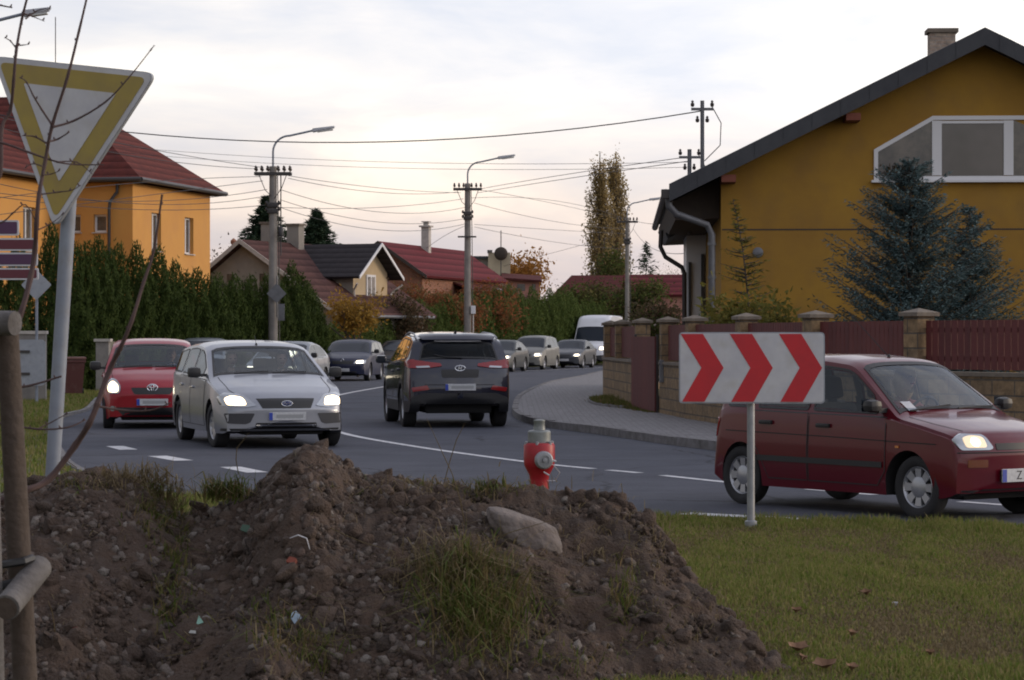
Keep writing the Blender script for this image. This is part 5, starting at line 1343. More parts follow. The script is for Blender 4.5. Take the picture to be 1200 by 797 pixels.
# ---- long low houses at the end ------------------------------------------------------
def long_house(label, x0, x1, yt, ye, Y, rm, wm, hipped=0):
    s_ = F/Y; cx_ = ((x0+x1)/2-600)/s_; hw = (x1-x0)/2/s_; zt = EYE+(HY-yt)/s_; ze = EYE+(HY-ye)/s_; dp = 4
    t = thing('house', label, 'house', (cx_, Y, 0)); mb = MB(); mb.box((-hw+.4,.4,0),(hw-.4,2*dp,ze)); obj('wall', mb, wm, t)
    mb = MB(); slab(mb, [(-hw,0,ze),(hw,0,ze),(hw,dp,zt),(-hw+hipped,dp,zt)], .15); slab(mb, [(-hw,2*dp+.4,ze),(hw,2*dp+.4,ze),(hw,dp,zt),(-hw+hipped,dp,zt)], .15)
    if hipped: slab(mb, [(-hw,0,ze),(-hw,2*dp+.4,ze),(-hw+hipped,dp,zt)], .15)
    obj('roof', mb, rm, t)
    for k in range(3):
        x = -hw*.6+k*hw*.6; mb = MB(); mb.box((x-.5,.35,1),(x+.5,.397,min(ze-.4,2.2))); obj('window', mb, M['pane'], t)
    return t
long_house('long low house with a weathered brown red roof behind the bare shrubs', 641, 737, 321, 352, 172, M['rooffar'], M['beige_r'], 1.8)
long_house('low house with a bright red roof and orange wall at the end of the street', 734, 830, 320, 345, 165, M['roofcrimson'], M['pinkwall'])
# ------------------------------------------------------------------ poles and wires
def arm_lamp(t, z0, rise, reach, ang, head=.78):
    mb = MB(); c, s_ = math.cos(ang), math.sin(ang)
    pts = [(0,0,z0)]
    for k in range(9):
        a = math.pi/2*k/8; pts.append((c*(.55*(1-math.cos(a))), s_*(.55*(1-math.cos(a))), z0+rise-.62+.55*math.sin(a)))
    pts.append((c*reach, s_*reach, z0+rise+.12*reach-.05)); mb.tube(pts, .035, 8); a_ = obj('lamp_arm', mb, M['greypaint'], t, 40)
    e = Vector(pts[-1]); Mx = Matrix.Translation(e) @ Matrix.Rotation(ang, 4, 'Z') @ Matrix.Rotation(R(-8), 4, 'Y')
    mb = MB(); bm = bmesh.new(); bmesh.ops.create_cube(bm, size=1)
    for v in bm.verts:
        x, y, z = v.co; k = 1 if x < 0 else .55; v.co = Vector(((x+.5)*head-.05, y*.22*(1 if x < 0 else .7), z*.14*k + (.02 if x > 0 else 0)))
    bmesh.ops.bevel(bm, geom=list(bm.edges), offset=.03, segments=3, affect='EDGES'); mb.addbm(bm, 0, Mx); h = obj('lamp_head', mb, M['lamp'], t, 40)
    mb = MB(); mb.bbox((.12,-.08,-.085),(head-.12,.08,-.04), .02, 0, Mx); obj('lamp_glass', mb, M['lampglass'], h, 40)
def utility_pole(label, px, Y, ytop, lamp_px=None, arms=1, r=.16, lamp_rise=0, reach=1.5, extra=None, cat='utility pole'):
    p = W(px, 0, Y); z = EYE+(HY-ytop)/(F/Y)
    t = thing('utility_pole', label, cat, (p.x, Y, 0), 0, 'concrete utility poles with lamps')
    mb = MB(); mb.tube([(0,0,-.2),(0,0,z)], [r, r*.72], 14); obj('pole', mb, M['concrete'], t, 40)
    for k in range(arms):
        za = z-.25-.5*k; w = (.62 if k == 0 else .45); mb = MB(); mb.box((-w,-.19,za-.05),(w,-.12,za+.05)); mb.box((-w,.12,za-.05),(w,.19,za+.05)); a_ = obj('crossarm', mb, M['gutterdark'], t)
        for x in [-w+.05, -w*.6, -w*.28, w*.28, w*.6, w-.05]:
            for y in ((-.155,) if k else (-.155,.155)):
                mb = MB(); mb.tube([(x,y,za+.05),(x,y,za+.12)], .012, 5); mb.lathe([(.03,.10),(.05,.13),(.05,.18),(.025,.20),(.04,.23),(.01,.27)], 8, 0, Matrix.Translation((x,y,za))); obj('insulator', mb, M['insul'], a_, 40)
    # collars, brackets, a junction
    for zc, ln in ((z-1.3,.22),(z-1.5,.2)):
        mb = MB(); mb.bbox((-r*1.05,-r*1.2,zc-.08),(r*1.05,r*1.2,zc+.08), .02); mb.lathe([(.03,0),(.05,.03),(.05,.1),(.02,.14)], 8, 0, Matrix.Translation((r*1.2,-.1,zc))); mb.lathe([(.03,0),(.05,.03),(.05,.1),(.02,.14)], 8, 0, Matrix.Translation((-r*1.2,-.1,zc))); obj('bracket', mb, M['gutterdark'], t, 40)
    mb = MB(); mb.tube([(r*.9,-.05,z-.3),(r*1.1,-.05,z-2),(r*1.25,-.05,z-4),(r*1.3,-.05,.1)], .018, 5); mb.tube([(-.5,-.15,z-.2),(-.25,-.2,z-.8),(-.05,-.2,z-1.0)], .014, 5); mb.tube([(.5,-.15,z-.2),(.3,-.2,z-.75),(.05,-.2,z-1.1)], .014, 5); obj('cable', mb, M['wire'], t)
    if lamp_px: arm_lamp(t, z-.9, lamp_rise+.9, reach, lamp_px)
    if extra: extra(t, z, r)
    return t, z
def ex1(t, z, r):
    sg = MB(); sg.tube([(.28,-.2,z-.3),(.28,-.2,z-3.0)], .02, 6); sg.lathe([(.07,0),(.09,.05),(.09,.25),(.05,.32)], 8, 0, Matrix.Translation((.28,-.2,z-2.35))); obj('cable_head', sg, M['wire'], t, 40)
def ex2(t, z, r):
    mb = MB(); mb.bbox((.14,-.22,2.55),(.34,-.02,2.9), .02); obj('junction_box', mb, M['frame'], t)
    mb = MB(); mb.box((-.42,-.22,z-2.35),(.38,-.16,z-2.28)); obj('crossarm', mb, M['gutterdark'], t)
    mb = MB(); mb.tube([(.24,-.12,2.55),(.24,-.12,0)], .03, 6); obj('conduit', mb, M['trim'], t)
utility_pole('concrete pole with curved lamp arm in front of the conifer hedge beside the silver car', 320, 83, 195, R(4), 1, .17, 1.1, 1.35, ex1)
utility_pole('concrete pole with lamp arm and white junction box behind the dark SUV', 548, 107, 215, R(4), 1, .17, 1.0, 1.35, ex2)
utility_pole('distant concrete pole with lamp arm beside the tall poplars', 735, 145, 255, R(5), 1, .15, .95, 1.35)
# lamp at the top left; its column stands outside the frame
t = thing('street_lamp', 'grey street lamp head reaching in from the left edge of the frame', 'street lamp', (W(-38,0,52).x, 52, 0))
zt_ = EYE+(HY-14)/(F/52); mb = MB(); mb.tube([(0,0,-.2),(0,0,zt_-1.0)], [.11,.07], 12); obj('pole', mb, M['greypaint'], t, 40); arm_lamp(t, zt_-1.0, .87, 1.2, R(0), .6)
# road sign hung on the first pole, seen from behind
pp = W(325, 0, 82.5); t = thing('road_sign', 'grey back of a sign fixed to the concrete pole with curved lamp arm', 'road sign', (pp.x-.05, 82.75, 0))
mb = MB(); mb.prism([(-.33,3.0),(0,3.35),(.33,3.0),(0,2.68)], -.02, .0, 'y'); obj('plate', mb, M['gutter'], t); mb = MB(); mb.box((.05,-.02,2.1),(.27,.0,2.66)); obj('sub_plate', mb, M['gutter'], t); mb = MB(); mb.tube([(.02,.03,2.2),(.02,.03,3.6)], .03, 6); obj('bracket', mb, M['gutter'], t)

def wire(name, label, group, p0, pm, p1, r=.013, n=20):
    p0, p1 = Vector(p0), Vector(p1); pm = Vector(pm)
    c = 2*pm - (p0+p1)/2; pts = [p0*(1-t)**2 + c*2*t*(1-t) + p1*t*t for t in [i/n for i in range(n+1)]]
    mb = MB(); base = pts[0]; mb.tube([p-base for p in pts], r, 5); o = obj(name, mb, M['wire']); o.location = base; return tag(o, label, 'wire', group)
def wpx(label, group, a, m, b, Ya, Yb, r=.010):
    # the middle point keeps mid depth between the two supports; its sag is the wire's own
    Ym = (Ya+Yb)/2; A_ = W(*a, Ya); B_ = W(*b, Yb); mid = (A_+B_)/2; s = F/Ym
    # sag measured from the chord in the photograph at the middle column
    Mz = EYE+(HY-m[1])/s; mid.z = Mz
    return wire('overhead_wire', label, group, A_, mid, B_, r)
wpx('long thick overhead cable sagging from behind the give way sign to the tall roof mast', None, (-60,124), (400,167), (823,130), 60, 55.5, .014)
for a, m, b in (((-40,150),(400,184),(808,190)), ((-40,156),(400,191),(808,196))):
    wpx('faint thin wire of the upper pair running across the sky to the short roof mast', 'upper pair of faint wires', a, m, b, 85, 59, .006)
for a, m, b in (((-80,118),(120,168),(305,196)), ((-80,128),(120,180),(302,198)), ((-80,243),(110,216),(306,207)), ((-80,262),(110,233),(308,212)), ((-80,215),(110,236),(313,222)), ((-80,195),(110,238),(316,229)), ((-80,218),(110,245),(314,240))):
    wpx('dark overhead wire running left from the concrete pole by the hedge past the orange house', 'wires running left from the hedge pole', a, m, b, 62, 83)
for a, m, b in (((338,209),(438,226),(537,225)), ((338,206),(438,221),(540,226)), ((326,243),(430,243),(543,233)), ((328,222),(438,249),(545,243)), ((328,234),(438,261),(546,256)), ((328,243),(438,270),(547,262))):
    wpx('dark overhead wire sagging between the hedge pole and the pole behind the dark SUV', 'wires between the two nearer poles', a, m, b, 83, 107)
for a, m, b in (((560,222),(650,240),(727,257)), ((553,232),(650,236),(730,256)), ((556,238),(650,261),(733,268)), ((556,263),(650,270),(735,274)), ((556,266),(650,285),(735,292))):
    wpx('dark overhead wire sagging between the pole behind the dark SUV and the distant pole', 'wires between the two farther poles', a, m, b, 107, 145)
for a, m, b in (((560,222),(690,207),(806,184)), ((560,226),(690,212),(806,189))):
    wpx('paired service wire rising from the pole behind the dark SUV to the short roof mast', 'service wires to the short mast', a, m, b, 107, 59)
wpx('service wire dropping from the pole behind the dark SUV to the brick house', None, (547,264), (527,276), (500,291), 107, 126)
wpx('thin service wire climbing from the pale flat roofed building towards the distant pole', None, (590,312), (665,293), (733,274), 150, 145)
for a, m, b in (((742,258),(770,262),(800,262)), ((742,268),(775,290),(812,296))):
    wpx('service wire from the distant pole to the yellow house', 'service wires from the distant pole', a, m, b, 145, 62)

# ------------------------------------------------------------------ hedges and trees
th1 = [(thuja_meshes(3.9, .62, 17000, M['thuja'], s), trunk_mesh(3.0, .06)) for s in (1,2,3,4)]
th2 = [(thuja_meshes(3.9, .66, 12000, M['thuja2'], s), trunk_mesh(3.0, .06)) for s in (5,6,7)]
def hedge(a, b, pitch, hs, label, group, variants):
    a = Vector((*a,0)); b = Vector((*b,0)); L_ = (b-a).length; n = int(L_/pitch)
    for i in range(n+1):
        t = i/n; p = a.lerp(b, t) + Vector((rng.uniform(-.12,.12), rng.uniform(-.2,.2), 0)); h = interp(hs, t)*rng.uniform(.90,1.10); fm, tm = rng.choice(variants)
        place_plant('thuja', label, 'thuja', group, p, fm, tm, rng.uniform(0,6.28), (rng.uniform(.95,1.2), rng.uniform(.95,1.2), h/3.9))
hedge((-22,66.5), (-12.5,71.5), .85, [(0,4.3),(.9,4.6),(1,4.4)], 'dark green thuja in the tall hedge left of the red hatchback', 'thujas of the left hedge', th1)
hedge((-12.4,72), (-6.95,88), .72, [(0,4.45),(.12,4.7),(.3,4.0),(.55,3.75),(.8,3.7),(.9,4.1),(.96,3.9),(1,3.1)], 'dark green thuja in the hedge below the orange house and grey bungalow', 'thujas of the hedge by the pole', th1)
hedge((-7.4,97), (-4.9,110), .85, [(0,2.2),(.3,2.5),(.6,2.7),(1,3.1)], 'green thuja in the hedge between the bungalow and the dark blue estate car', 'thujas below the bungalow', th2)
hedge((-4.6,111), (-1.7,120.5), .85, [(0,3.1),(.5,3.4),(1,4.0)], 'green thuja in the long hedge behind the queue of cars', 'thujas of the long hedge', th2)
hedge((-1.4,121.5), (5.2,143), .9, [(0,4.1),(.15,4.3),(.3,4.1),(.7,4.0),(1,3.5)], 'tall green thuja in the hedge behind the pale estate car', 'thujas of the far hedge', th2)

def P3(px, Y): return (W(px, 0, Y).x, Y, 0)
def ztop(py, Y): return EYE+(HY-py)/(F/Y)
# spruces behind the bungalow
fm, tm = conifer(ztop(230,122), 3.7, 50, 13, .22, M['spruce'], 3, .3, 2.6, .1, .1, nstep=.15)
place_plant('spruce', 'dark spruce behind the pole and chimney of the grey bungalow', 'spruce', None, P3(312,122), fm, tm)
fm, tm = conifer(ztop(246,124), 3.7, 48, 13, .22, M['spruce'], 5, .3, 2.6, .1, .1, nstep=.15)
place_plant('spruce', 'dark spruce rising above the dormer roof of the grey bungalow', 'spruce', None, P3(371,124), fm, tm)
fm, tm = conifer(ztop(284,200), 2.4, 22, 7, .34, M['spruce'], 8, .35, .8, .1, .05, nstep=.22)
place_plant('spruce', 'narrow dark spruce behind the bright red roof at the end of the street', 'spruce', None, P3(757,200), fm, tm)
# blue spruce in front of the yellow house
fm, tm = conifer(ztop(186,44), 2.1, 36, 8, .065, M['bluespruce'], 12, .14, 3.4, .0, .50, nstep=.06, rr_=.05, pw=.62)
place_plant('blue_spruce', 'bushy blue grey spruce in front of the mustard yellow house', 'spruce', None, P3(1066,44), fm, tm)
fm, tm = conifer(ztop(243,45), 1.45, 26, 8, .065, M['bluespruce'], 13, .14, 3.2, .0, .50, nstep=.06, rr_=.04, pw=.62)
place_plant('blue_spruce', 'smaller blue grey spruce leader close to the right of the bushy one', 'spruce', None, P3(1136,45), fm, tm)
fm, tm = conifer(ztop(232,47), 1.05, 22, 6, .07, M['larch'], 17, .22, 1.0, .1, .35, nstep=.07, rr_=.04, curve=-.35)
place_plant('larch', 'thin yellowing larch with a bent tip at the corner of the yellow house', 'larch', None, P3(880,47), fm, tm)
fm, tm = broadleaf(2.3, 1.0, 41, M['larch'], .09, 2600, .8, levels=3, tr=.04, clump=.16)
place_plant('shrub', 'yellow green feathery shrub behind the fence at the foot of the thin larch', 'shrub', None, P3(880,45.5), fm, tm)
# poplars
for px, py, Y, seed, lab, rad in ((703,170,190,21,'left of two tall narrow poplars with sparse yellow leaves',1.2), (722,172,192,22,'right of two tall narrow poplars with sparse yellow leaves',1.2)):
    h = ztop(py, Y); rr = random.Random(seed); mb = MB(); tips = []
    mb.tube([(0,0,0),(0,0,h*.5),(0,0,h*.97)], [.3,.2,.03], 7)
    for k in range(120):
        z0 = h*rr.uniform(.12,.86); a = rr.uniform(0,6.28); l = (h-z0)*rr.uniform(.14,.32)+.6; wd = rad*rr.uniform(.5,1.15)*(1-(z0/h)**2.2*.85); pts = [(0,0,z0)]
        for q in (.3,.65,1): pts.append((wd*math.cos(a)*q**.6, wd*math.sin(a)*q**.6, z0+l*q)); tips.append(pts[-1])
        mb.tube(pts, [.05,.04,.028,.015], 4, cap=False)
    T = np.array(tips); rg = np.random.default_rng(seed); idx = rg.choice(len(T), 8500); pts = T[idx]+rg.normal(0,1,(8500,3))*[.17,.17,.6]
    place_plant('poplar', lab, 'poplar', 'pair of poplars', P3(px,Y), quads(pts, rg.normal(0,1,(8500,3)), .15, M['poplar'], 'crown', 1.4, .3, rg), mb.mesh('trunk', M['bark']))
# autumn trees
fm, tm = broadleaf(ztop(297,165), 2.4, 31, M['orange'], .19, 3600, .6, levels=4, tr=.16, clump=.42, upright=.35)
place_plant('tree', 'orange leaved autumn tree behind the pale flat roofed building', 'tree', None, P3(622,165), fm, tm)
fm, tm = broadleaf(3.2, 1.4, 32, M['yellow'], .11, 2400, .8, levels=4, tr=.06, clump=.2)
place_plant('tree', 'small golden leaved tree below the beige dormer', 'tree', None, P3(420,96), fm, tm)
for px, Y, py, r_, sd, m, lab in ((517,117.5,343,1.5,33,'russet','russet bush below the crimson roof to the left of the pole'), (494,116.5,352,1.3,34,'russet','low russet bush at the left foot of the crimson roof'), (566,124,338,1.6,35,'russet','russet bush right of the pole behind the dark SUV'), (592,130,345,1.4,36,'orange','orange brown bush in front of the pink lower storey'), (466,108,356,.9,37,'brownshrub','brown shrub between the beige dormer and the brick house')):
    fm, tm = broadleaf(ztop(py,Y), r_*1.15, sd, M[m], .12, 7500, .8, levels=4, tr=.08, clump=.34)
    place_plant('shrub', lab, 'shrub', None, P3(px,Y), fm, tm)
for px, Y, py, r_, sd, m, lab in ((672,158,345,1.6,51,'brownshrub','brown bare looking shrub in front of the weathered roof, nearest the hedge'), (694,156,338,1.6,52,'shrub','dark shrub below the poplars left of the distant pole'), (716,157,336,1.6,53,'brownshrub','brown shrub touching the distant pole on its left'), (748,150,335,1.5,54,'shrub','green shrub right of the distant pole'), (772,140,356,1.2,55,'brownshrub','brown hedge plant above the white van'), (704,185,290,1.7,56,'shrub','dark bush crowding the foot of the poplars')):
    fm, tm = broadleaf(ztop(py,Y), r_, sd, M[m], .15, 4200, .8, levels=4, tr=.08, clump=.36)
    place_plant('shrub', lab, 'shrub', None, P3(px,Y), fm, tm)
fm = thuja_meshes(2.1, .75, 4200, M['thuja'], 77); place_plant('thuja', 'small dark conifer just behind the gate between the pillars', 'conifer', None, (3.95,50.5,0), fm, trunk_mesh(1.5,.05))
fm, tm = broadleaf(1.9, .9, 61, M['shrub'], .08, 2600, .8, levels=3, tr=.04, clump=.2); place_plant('shrub', 'green shrub in the garden left of the white porch', 'shrub', None, (3.8,62,0), fm, tm)
for px, Y, sd in ((262,118,71),(780,210,72),(795,205,73),(238,122,74),(815,215,75)):
    fm, tm = broadleaf(ztop(285 if px < 300 else 305, Y), 1.8, sd, M['brownshrub'], .1, 500, .7, levels=5, tr=.10, clump=.3, upright=.2)
    place_plant('bare_tree', {262:'bare grey tree between the orange house and the bungalow',238:'bare tree just right of the orange house corner',780:'bare tree right of the narrow far spruce',795:'bare tree behind the black downpipe of the yellow house',815:'bare tree seen under the eaves of the yellow house'}[px], 'bare tree', None, P3(px,Y), fm, tm)
# a far-off tree line closes the gaps above the horizon
pts = []; 
rg = np.random.default_rng(5)
xs = rg.uniform(-130, 130, 26000); hh = 5.0+1.4*np.sin(xs*.13)+1.1*np.sin(xs*.41+1)+.7*np.sin(xs*1.3); zz = hh*rg.uniform(0,1,26000)**.8
pp_ = np.stack([xs, 330+rg.uniform(-5,5,26000), zz], 1)
o = link('far_wood', quads(pp_, np.tile([0,-1,.3],(26000,1)), .8, M['brownshrub'], 'far_wood', 1.3, .5, rg)); stuff(o, 'brown far off wood beyond the end of the street', 'wood')

# ------------------------------------------------------------------ left roadside
t = thing('garden_wall', 'low pale concrete garden wall at the left edge in front of the hedge', 'wall', (-17,59.5,0), R(2))
mb = MB(); L_ = 5.75; mb.box((0,0,0),(L_,.2,1.62)); obj('wall', mb, M['concrete'], t); mb = MB(); mb.box((-.03,-.04,1.622),(L_+.03,.24,1.70)); obj('coping', mb, M['trim'], t)
t = thing('gate_pillar', 'grey square gate pillar behind the red hatchback by the hedge', 'pillar', P3(121,70)); mb = MB(); mb.box((-.18,-.18,0),(.18,.18,1.42)); obj('shaft', mb, M['concrete'], t); mb = MB(); mb.box((-.23,-.23,1.422),(.23,.23,1.5)); obj('pillar_cap', mb, M['trim'], t)
t = thing('notice_board', 'small pale yellow notice panel between the gate pillar and the red hatchback', 'panel', P3(131,71)); mb = MB(); mb.box((-.12,0,.7),(.14,.03,1.42)); obj('panel', mb, M['paleblock'], t); mb = MB(); mb.box((-.02,.031,0),(.02,.06,1.4)); obj('post', mb, M['gutter'], t)
# wheelie bin
M['binlid'] = mat('bin_lid', (.17,.08,.065), .6)
M['binred'] = mat('bin_plastic', (.10,.028,.024), .55, dirt=((.16,.10,.09), 6, .4))
t = thing('wheelie_bin', 'dull red wheelie bin standing on the verge beside the garden wall', 'bin', P3(86,65), R(12)); mb = MB()
A_ = [(-.22,-.24),(.22,-.24),(.22,.24),(-.22,.24)]; B_ = [(-.29,-.32),(.29,-.32),(.29,.32),(-.29,.32)]
a = [mb.vert((x,y,.08)) for x, y in A_]; b = [mb.vert((x,y,.95)) for x, y in B_]; mb.face(a[::-1]); mb.face(b)
for i in range(4): mb.face([a[i],a[(i+1)%4],b[(i+1)%4],b[i]])
mb.bbox((-.31,-.34,.88),(.31,.34,.95), .015); obj('tub', mb, M['binred'], t)
mb = MB(); mb.bbox((-.32,-.36,.955),(.32,.33,1.03), .03); obj('lid', mb, M['binlid'], t, 40)
for sx_ in (-1,1):
    mb = MB(); mb.lathe([(.02,-.025),(.1,-.025),(.1,.025),(.02,.025)], 16, 0, Matrix.Translation((sx_*.25,.26,.1)) @ Matrix.Rotation(R(90), 4, 'Y')); obj('wheel', mb, M['rubber'], t, 40)
mb = MB(); mb.tube([(-.25,.36,.98),(.25,.36,.98)], .018, 6); obj('handle', mb, M['black'], t)
# thin post with two sign backs
t = thing('road_sign', 'thin grey post carrying a small diamond sign and a larger rounded panel seen from behind', 'road sign', P3(43,58)); s_ = F/58
mb = MB(); mb.tube([(0,0,0),(0,0,EYE+(HY-318)/s_)], .035, 8); obj('post', mb, M['greypaint'], t, 40)
zc = EYE+(HY-334)/s_; mb = MB(); mb.prism(rounded([(-.36,zc),(0,zc+.36),(.36,zc),(0,zc-.36)], .05), -.06, -.04, 'y'); obj('diamond_plate', mb, M['signback'], t)
z0 = EYE+(HY-452)/s_; z1 = EYE+(HY-398)/s_; mb = MB(); mb.prism(rounded([(-.66,z0),(.22,z0),(.22,z1),(-.66,z1)], .12, 4), -.09, -.06, 'y'); pl = obj('panel', mb, M['signback'], t)
for z in (z0+.28, z1-.28): mb = MB(); mb.box((-.62,-.125,z-.03),(-.14,-.092,z+.03)); obj('bracket', mb, M['gutterdark'], pl)
# direction sign boards cut by the left edge
t = thing('direction_sign', 'stack of four dark purple direction boards with white edges at the left edge', 'direction sign', P3(-62,32)); s_ = F/32
for sx_ in (0, .32): mb = MB(); mb.tube([(sx_,.06,0),(sx_,.06,3.1)], .03, 8); obj('post', mb, M['greypaint'], t, 40)
for xe, ya, yb, mk in ((22,258,276,'purplesign'),(44,279,294,'maroonsign'),(44,296,312,'purplesign'),(45,314,328,'maroonsign')):
    x1_ = (xe+62)/s_; z1 = EYE+(HY-ya)/s_; z0 = EYE+(HY-yb)/s_; mb = MB(); mb.prism(rounded([(-.35,z0),(x1_,z0),(x1_,z1),(-.35,z1)], .03, 3), 0, .03, 'y'); o = obj('board', mb, M['signwhite'], t)
    mb = MB(); mb.prism(rounded([(-.34,z0+.022),(x1_-.022,z0+.022),(x1_-.022,z1-.022),(-.34,z1-.022)], .02, 3), -.004, -.001, 'y'); obj('board_face', mb, M[mk], o)

# ------------------------------------------------------------------ give way sign
YY = 12.7; a_ = R(22); r_ = R(7.5); Vc = W(65, 258, YY); S_ = .985   # lower corner
U = Vector((math.cos(a_)*math.cos(r_), -math.sin(a_)*math.cos(r_), -math.sin(r_))); Nn = Vector((-math.sin(a_), -math.cos(a_), 0)); Vv_ = Nn.cross(U); Vv_ = Vv_ if Vv_.z > 0 else -Vv_
base = W(56, 570, YY+.15); base.z = 0.0; base.x = W(41, 0, YY).x
t = thing('give_way_sign', 'faded yellow and white give way triangle on a leaning grey post at the left', 'road sign', base)
def tri(side, cy=.0):   # triangle pointing down, centroid-based
    h = side*math.sqrt(3)/2; return [(-side/2, h/3), (side/2, h/3), (0, -2*h/3)]
C = Vc + Vv_*(S_*math.sqrt(3)/2*2/3-.05) - base
Mx = Matrix(((U.x, -Nn.x, Vv_.x, C.x), (U.y, -Nn.y, Vv_.y, C.y), (U.z, -Nn.z, Vv_.z, C.z), (0,0,0,1)))
mb = MB(); mb.prism(rounded(tri(S_), .07, 6), 0, .022, 'y', 0, Mx); o = obj('sign_plate', mb, M['signback'], t)
mb = MB(); mb.prism(rounded(tri(S_-.012), .068, 6), -.003, -.0005, 'y', 0, Mx); obj('white_edge', mb, M['signwhite'], o)
mb = MB(); mb.prism(rounded(tri(S_-.10), .045, 6), -.006, -.0035, 'y', 0, Mx); obj('yellow_band', mb, M['signyellow'], o)
mb = MB(); mb.prism(rounded(tri(S_-.43), .012, 3), -.009, -.0065, 'y', 0, Mx); obj('white_field', mb, M['signwhite'], o)
mb = MB(); tp = C + Vv_*.16 - Nn*.055; bt = Vector((0,.06,0)); mb.tube([bt, tp], .038, 16); obj('post', mb, M['greypaint'], t, 40)
for k in (-.18,.18):
    mb = MB(); q = C + Vv_*k - Nn*.055; mb.tube([q-Vv_*.025, q+Vv_*.025], .046, 16); mb.tube([q, q+Nn*.05], .012, 6); obj('clamp', mb, M['steel'], t, 40)

# ------------------------------------------------------------------ chevron sign
YC = F/145; bp = W(880, 0, YC); bp.z = 0; s_ = 145
t = thing('chevron_sign', 'red and white chevron board on a grey post in the grass', 'road sign', bp, R(-5))
W_, H_ = 1.17, .575; zc = EYE+(HY-431)/s_; x0 = (796-880)/s_; 
mb = MB(); mb.prism(rounded([(x0,zc-H_/2),(x0+W_,zc-H_/2),(x0+W_,zc+H_/2),(x0,zc+H_/2)], .035, 5), -.06, -.02, 'y'); o = obj('board', mb, M['signback'], t)
mb = MB(); e_ = .010; mb.prism(rounded([(x0+e_,zc-H_/2+e_),(x0+W_-e_,zc-H_/2+e_),(x0+W_-e_,zc+H_/2-e_),(x0+e_,zc+H_/2-e_)], .03, 5), -.0635, -.0605, 'y'); obj('white_field', mb, M['signwhite'], o)
for k in range(3):
    xo = x0 + W_*(.012+.337*k); h = H_/2-.014; mb = MB()
    w1 = .153*W_; tp = .142*W_
    pl = [(xo, zc+h), (xo+w1, zc+h), (xo+w1+tp, zc), (xo+w1+.012, zc-h), (xo+.012, zc-h), (xo+tp, zc)]
    if k == 0: pass
    mb.prism(pl, -.067, -.064, 'y'); obj('chevron', mb, M['signred'], o)
mb = MB(); mb.tube([(0,.015,-.1),(0,.015,zc+H_/2-.06)], .031, 14); mb.lathe([(.05,0),(.05,.06),(.032,.07)], 14, 0, Matrix.Translation((0,.015,0))); obj('post', mb, M['steel'], t, 40)
for z in (zc-.15, zc+.15): mb = MB(); mb.box((x0+.1,-.018,z-.02),(x0+W_-.1,.0,z+.02)); mb.tube([(0,.015,z-.02),(0,.015,z+.02)], .037, 12); obj('bracket', mb, M['steel'], t, 40)

# ------------------------------------------------------------------ hydrant
M['hydmetal'] = mat('hydrant_cap_metal', (.25,.27,.27), .5, .5, var=(.18,.19,.19), vscale=14)
M['hydred'] = mat('hydrant_red', (.31,.005,.018), .45, var=(.36,.012,.02), vscale=12, dirt=((.2,.03,.02), 14, .4))
hp = W(632, 0, F/160); hp.z = 0
t = thing('hydrant', 'red fire hydrant with grey metal cap behind the dirt heap', 'hydrant', hp)
mb = MB(); mb.lathe([(.068,-.1),(.068,.50),(.074,.54),(.098,.585),(.110,.61),(.114,.64),(.114,.755),(.106,.772),(.09,.776)], 28); obj('body', mb, M['hydred'], t, 50)
mb = MB(); mb.lathe([(.083,.775),(.084,.855),(.076,.866),(.044,.870),(.042,.885),(.040,.925),(.043,.930),(.043,.942),(.02,.946),(.003,.947)], 24); obj('cap', mb, M['hydmetal'], t, 35)
for a in (R(200), R(260), R(320), R(20)):
    mb = MB(); mb.lathe([(.014,.762),(.014,.785),(.004,.79)], 8, 0, Matrix.Translation((.098*math.cos(a), .098*math.sin(a), 0))); obj('bolt', mb, M['steel'], t, 40)
mb = MB(); Mo = Matrix.Translation((0,0,.655)) @ Matrix.Rotation(R(12), 4, 'Z') @ Matrix.Rotation(R(90), 4, 'X')
mb.lathe([(.05,.06),(.05,.115),(.062,.118),(.066,.13),(.066,.165),(.055,.178),(.035,.18),(.033,.17),(.018,.17),(.016,.195),(.002,.197)], 24, 0, Mo); obj('outlet', mb, M['steel'], t, 35)
mb = MB(); Mo = Matrix.Translation((0,0,.655)) @ Matrix.Rotation(R(-168), 4, 'Z') @ Matrix.Rotation(R(90), 4, 'X'); mb.lathe([(.05,.06),(.05,.115),(.062,.118),(.064,.165),(.02,.17)], 24, 0, Mo); obj('outlet', mb, M['steel'], t, 35)
mb = MB(); mb.tube([(.05,-.15,.64),(.10,-.12,.62),(.15,-.05,.56),(.12,-.02,.50),(.06,-.04,.50)], .003, 5); obj('chain', mb, M['signwhite'], t)
mb = MB(); mb.tube([(.07,-.14,.66),(.12,-.13,.645)], .008, 6); mb.tube([(.03,-.14,.57),(.07,-.15,.545)], .006, 6); obj('lug', mb, M['signwhite'], t)
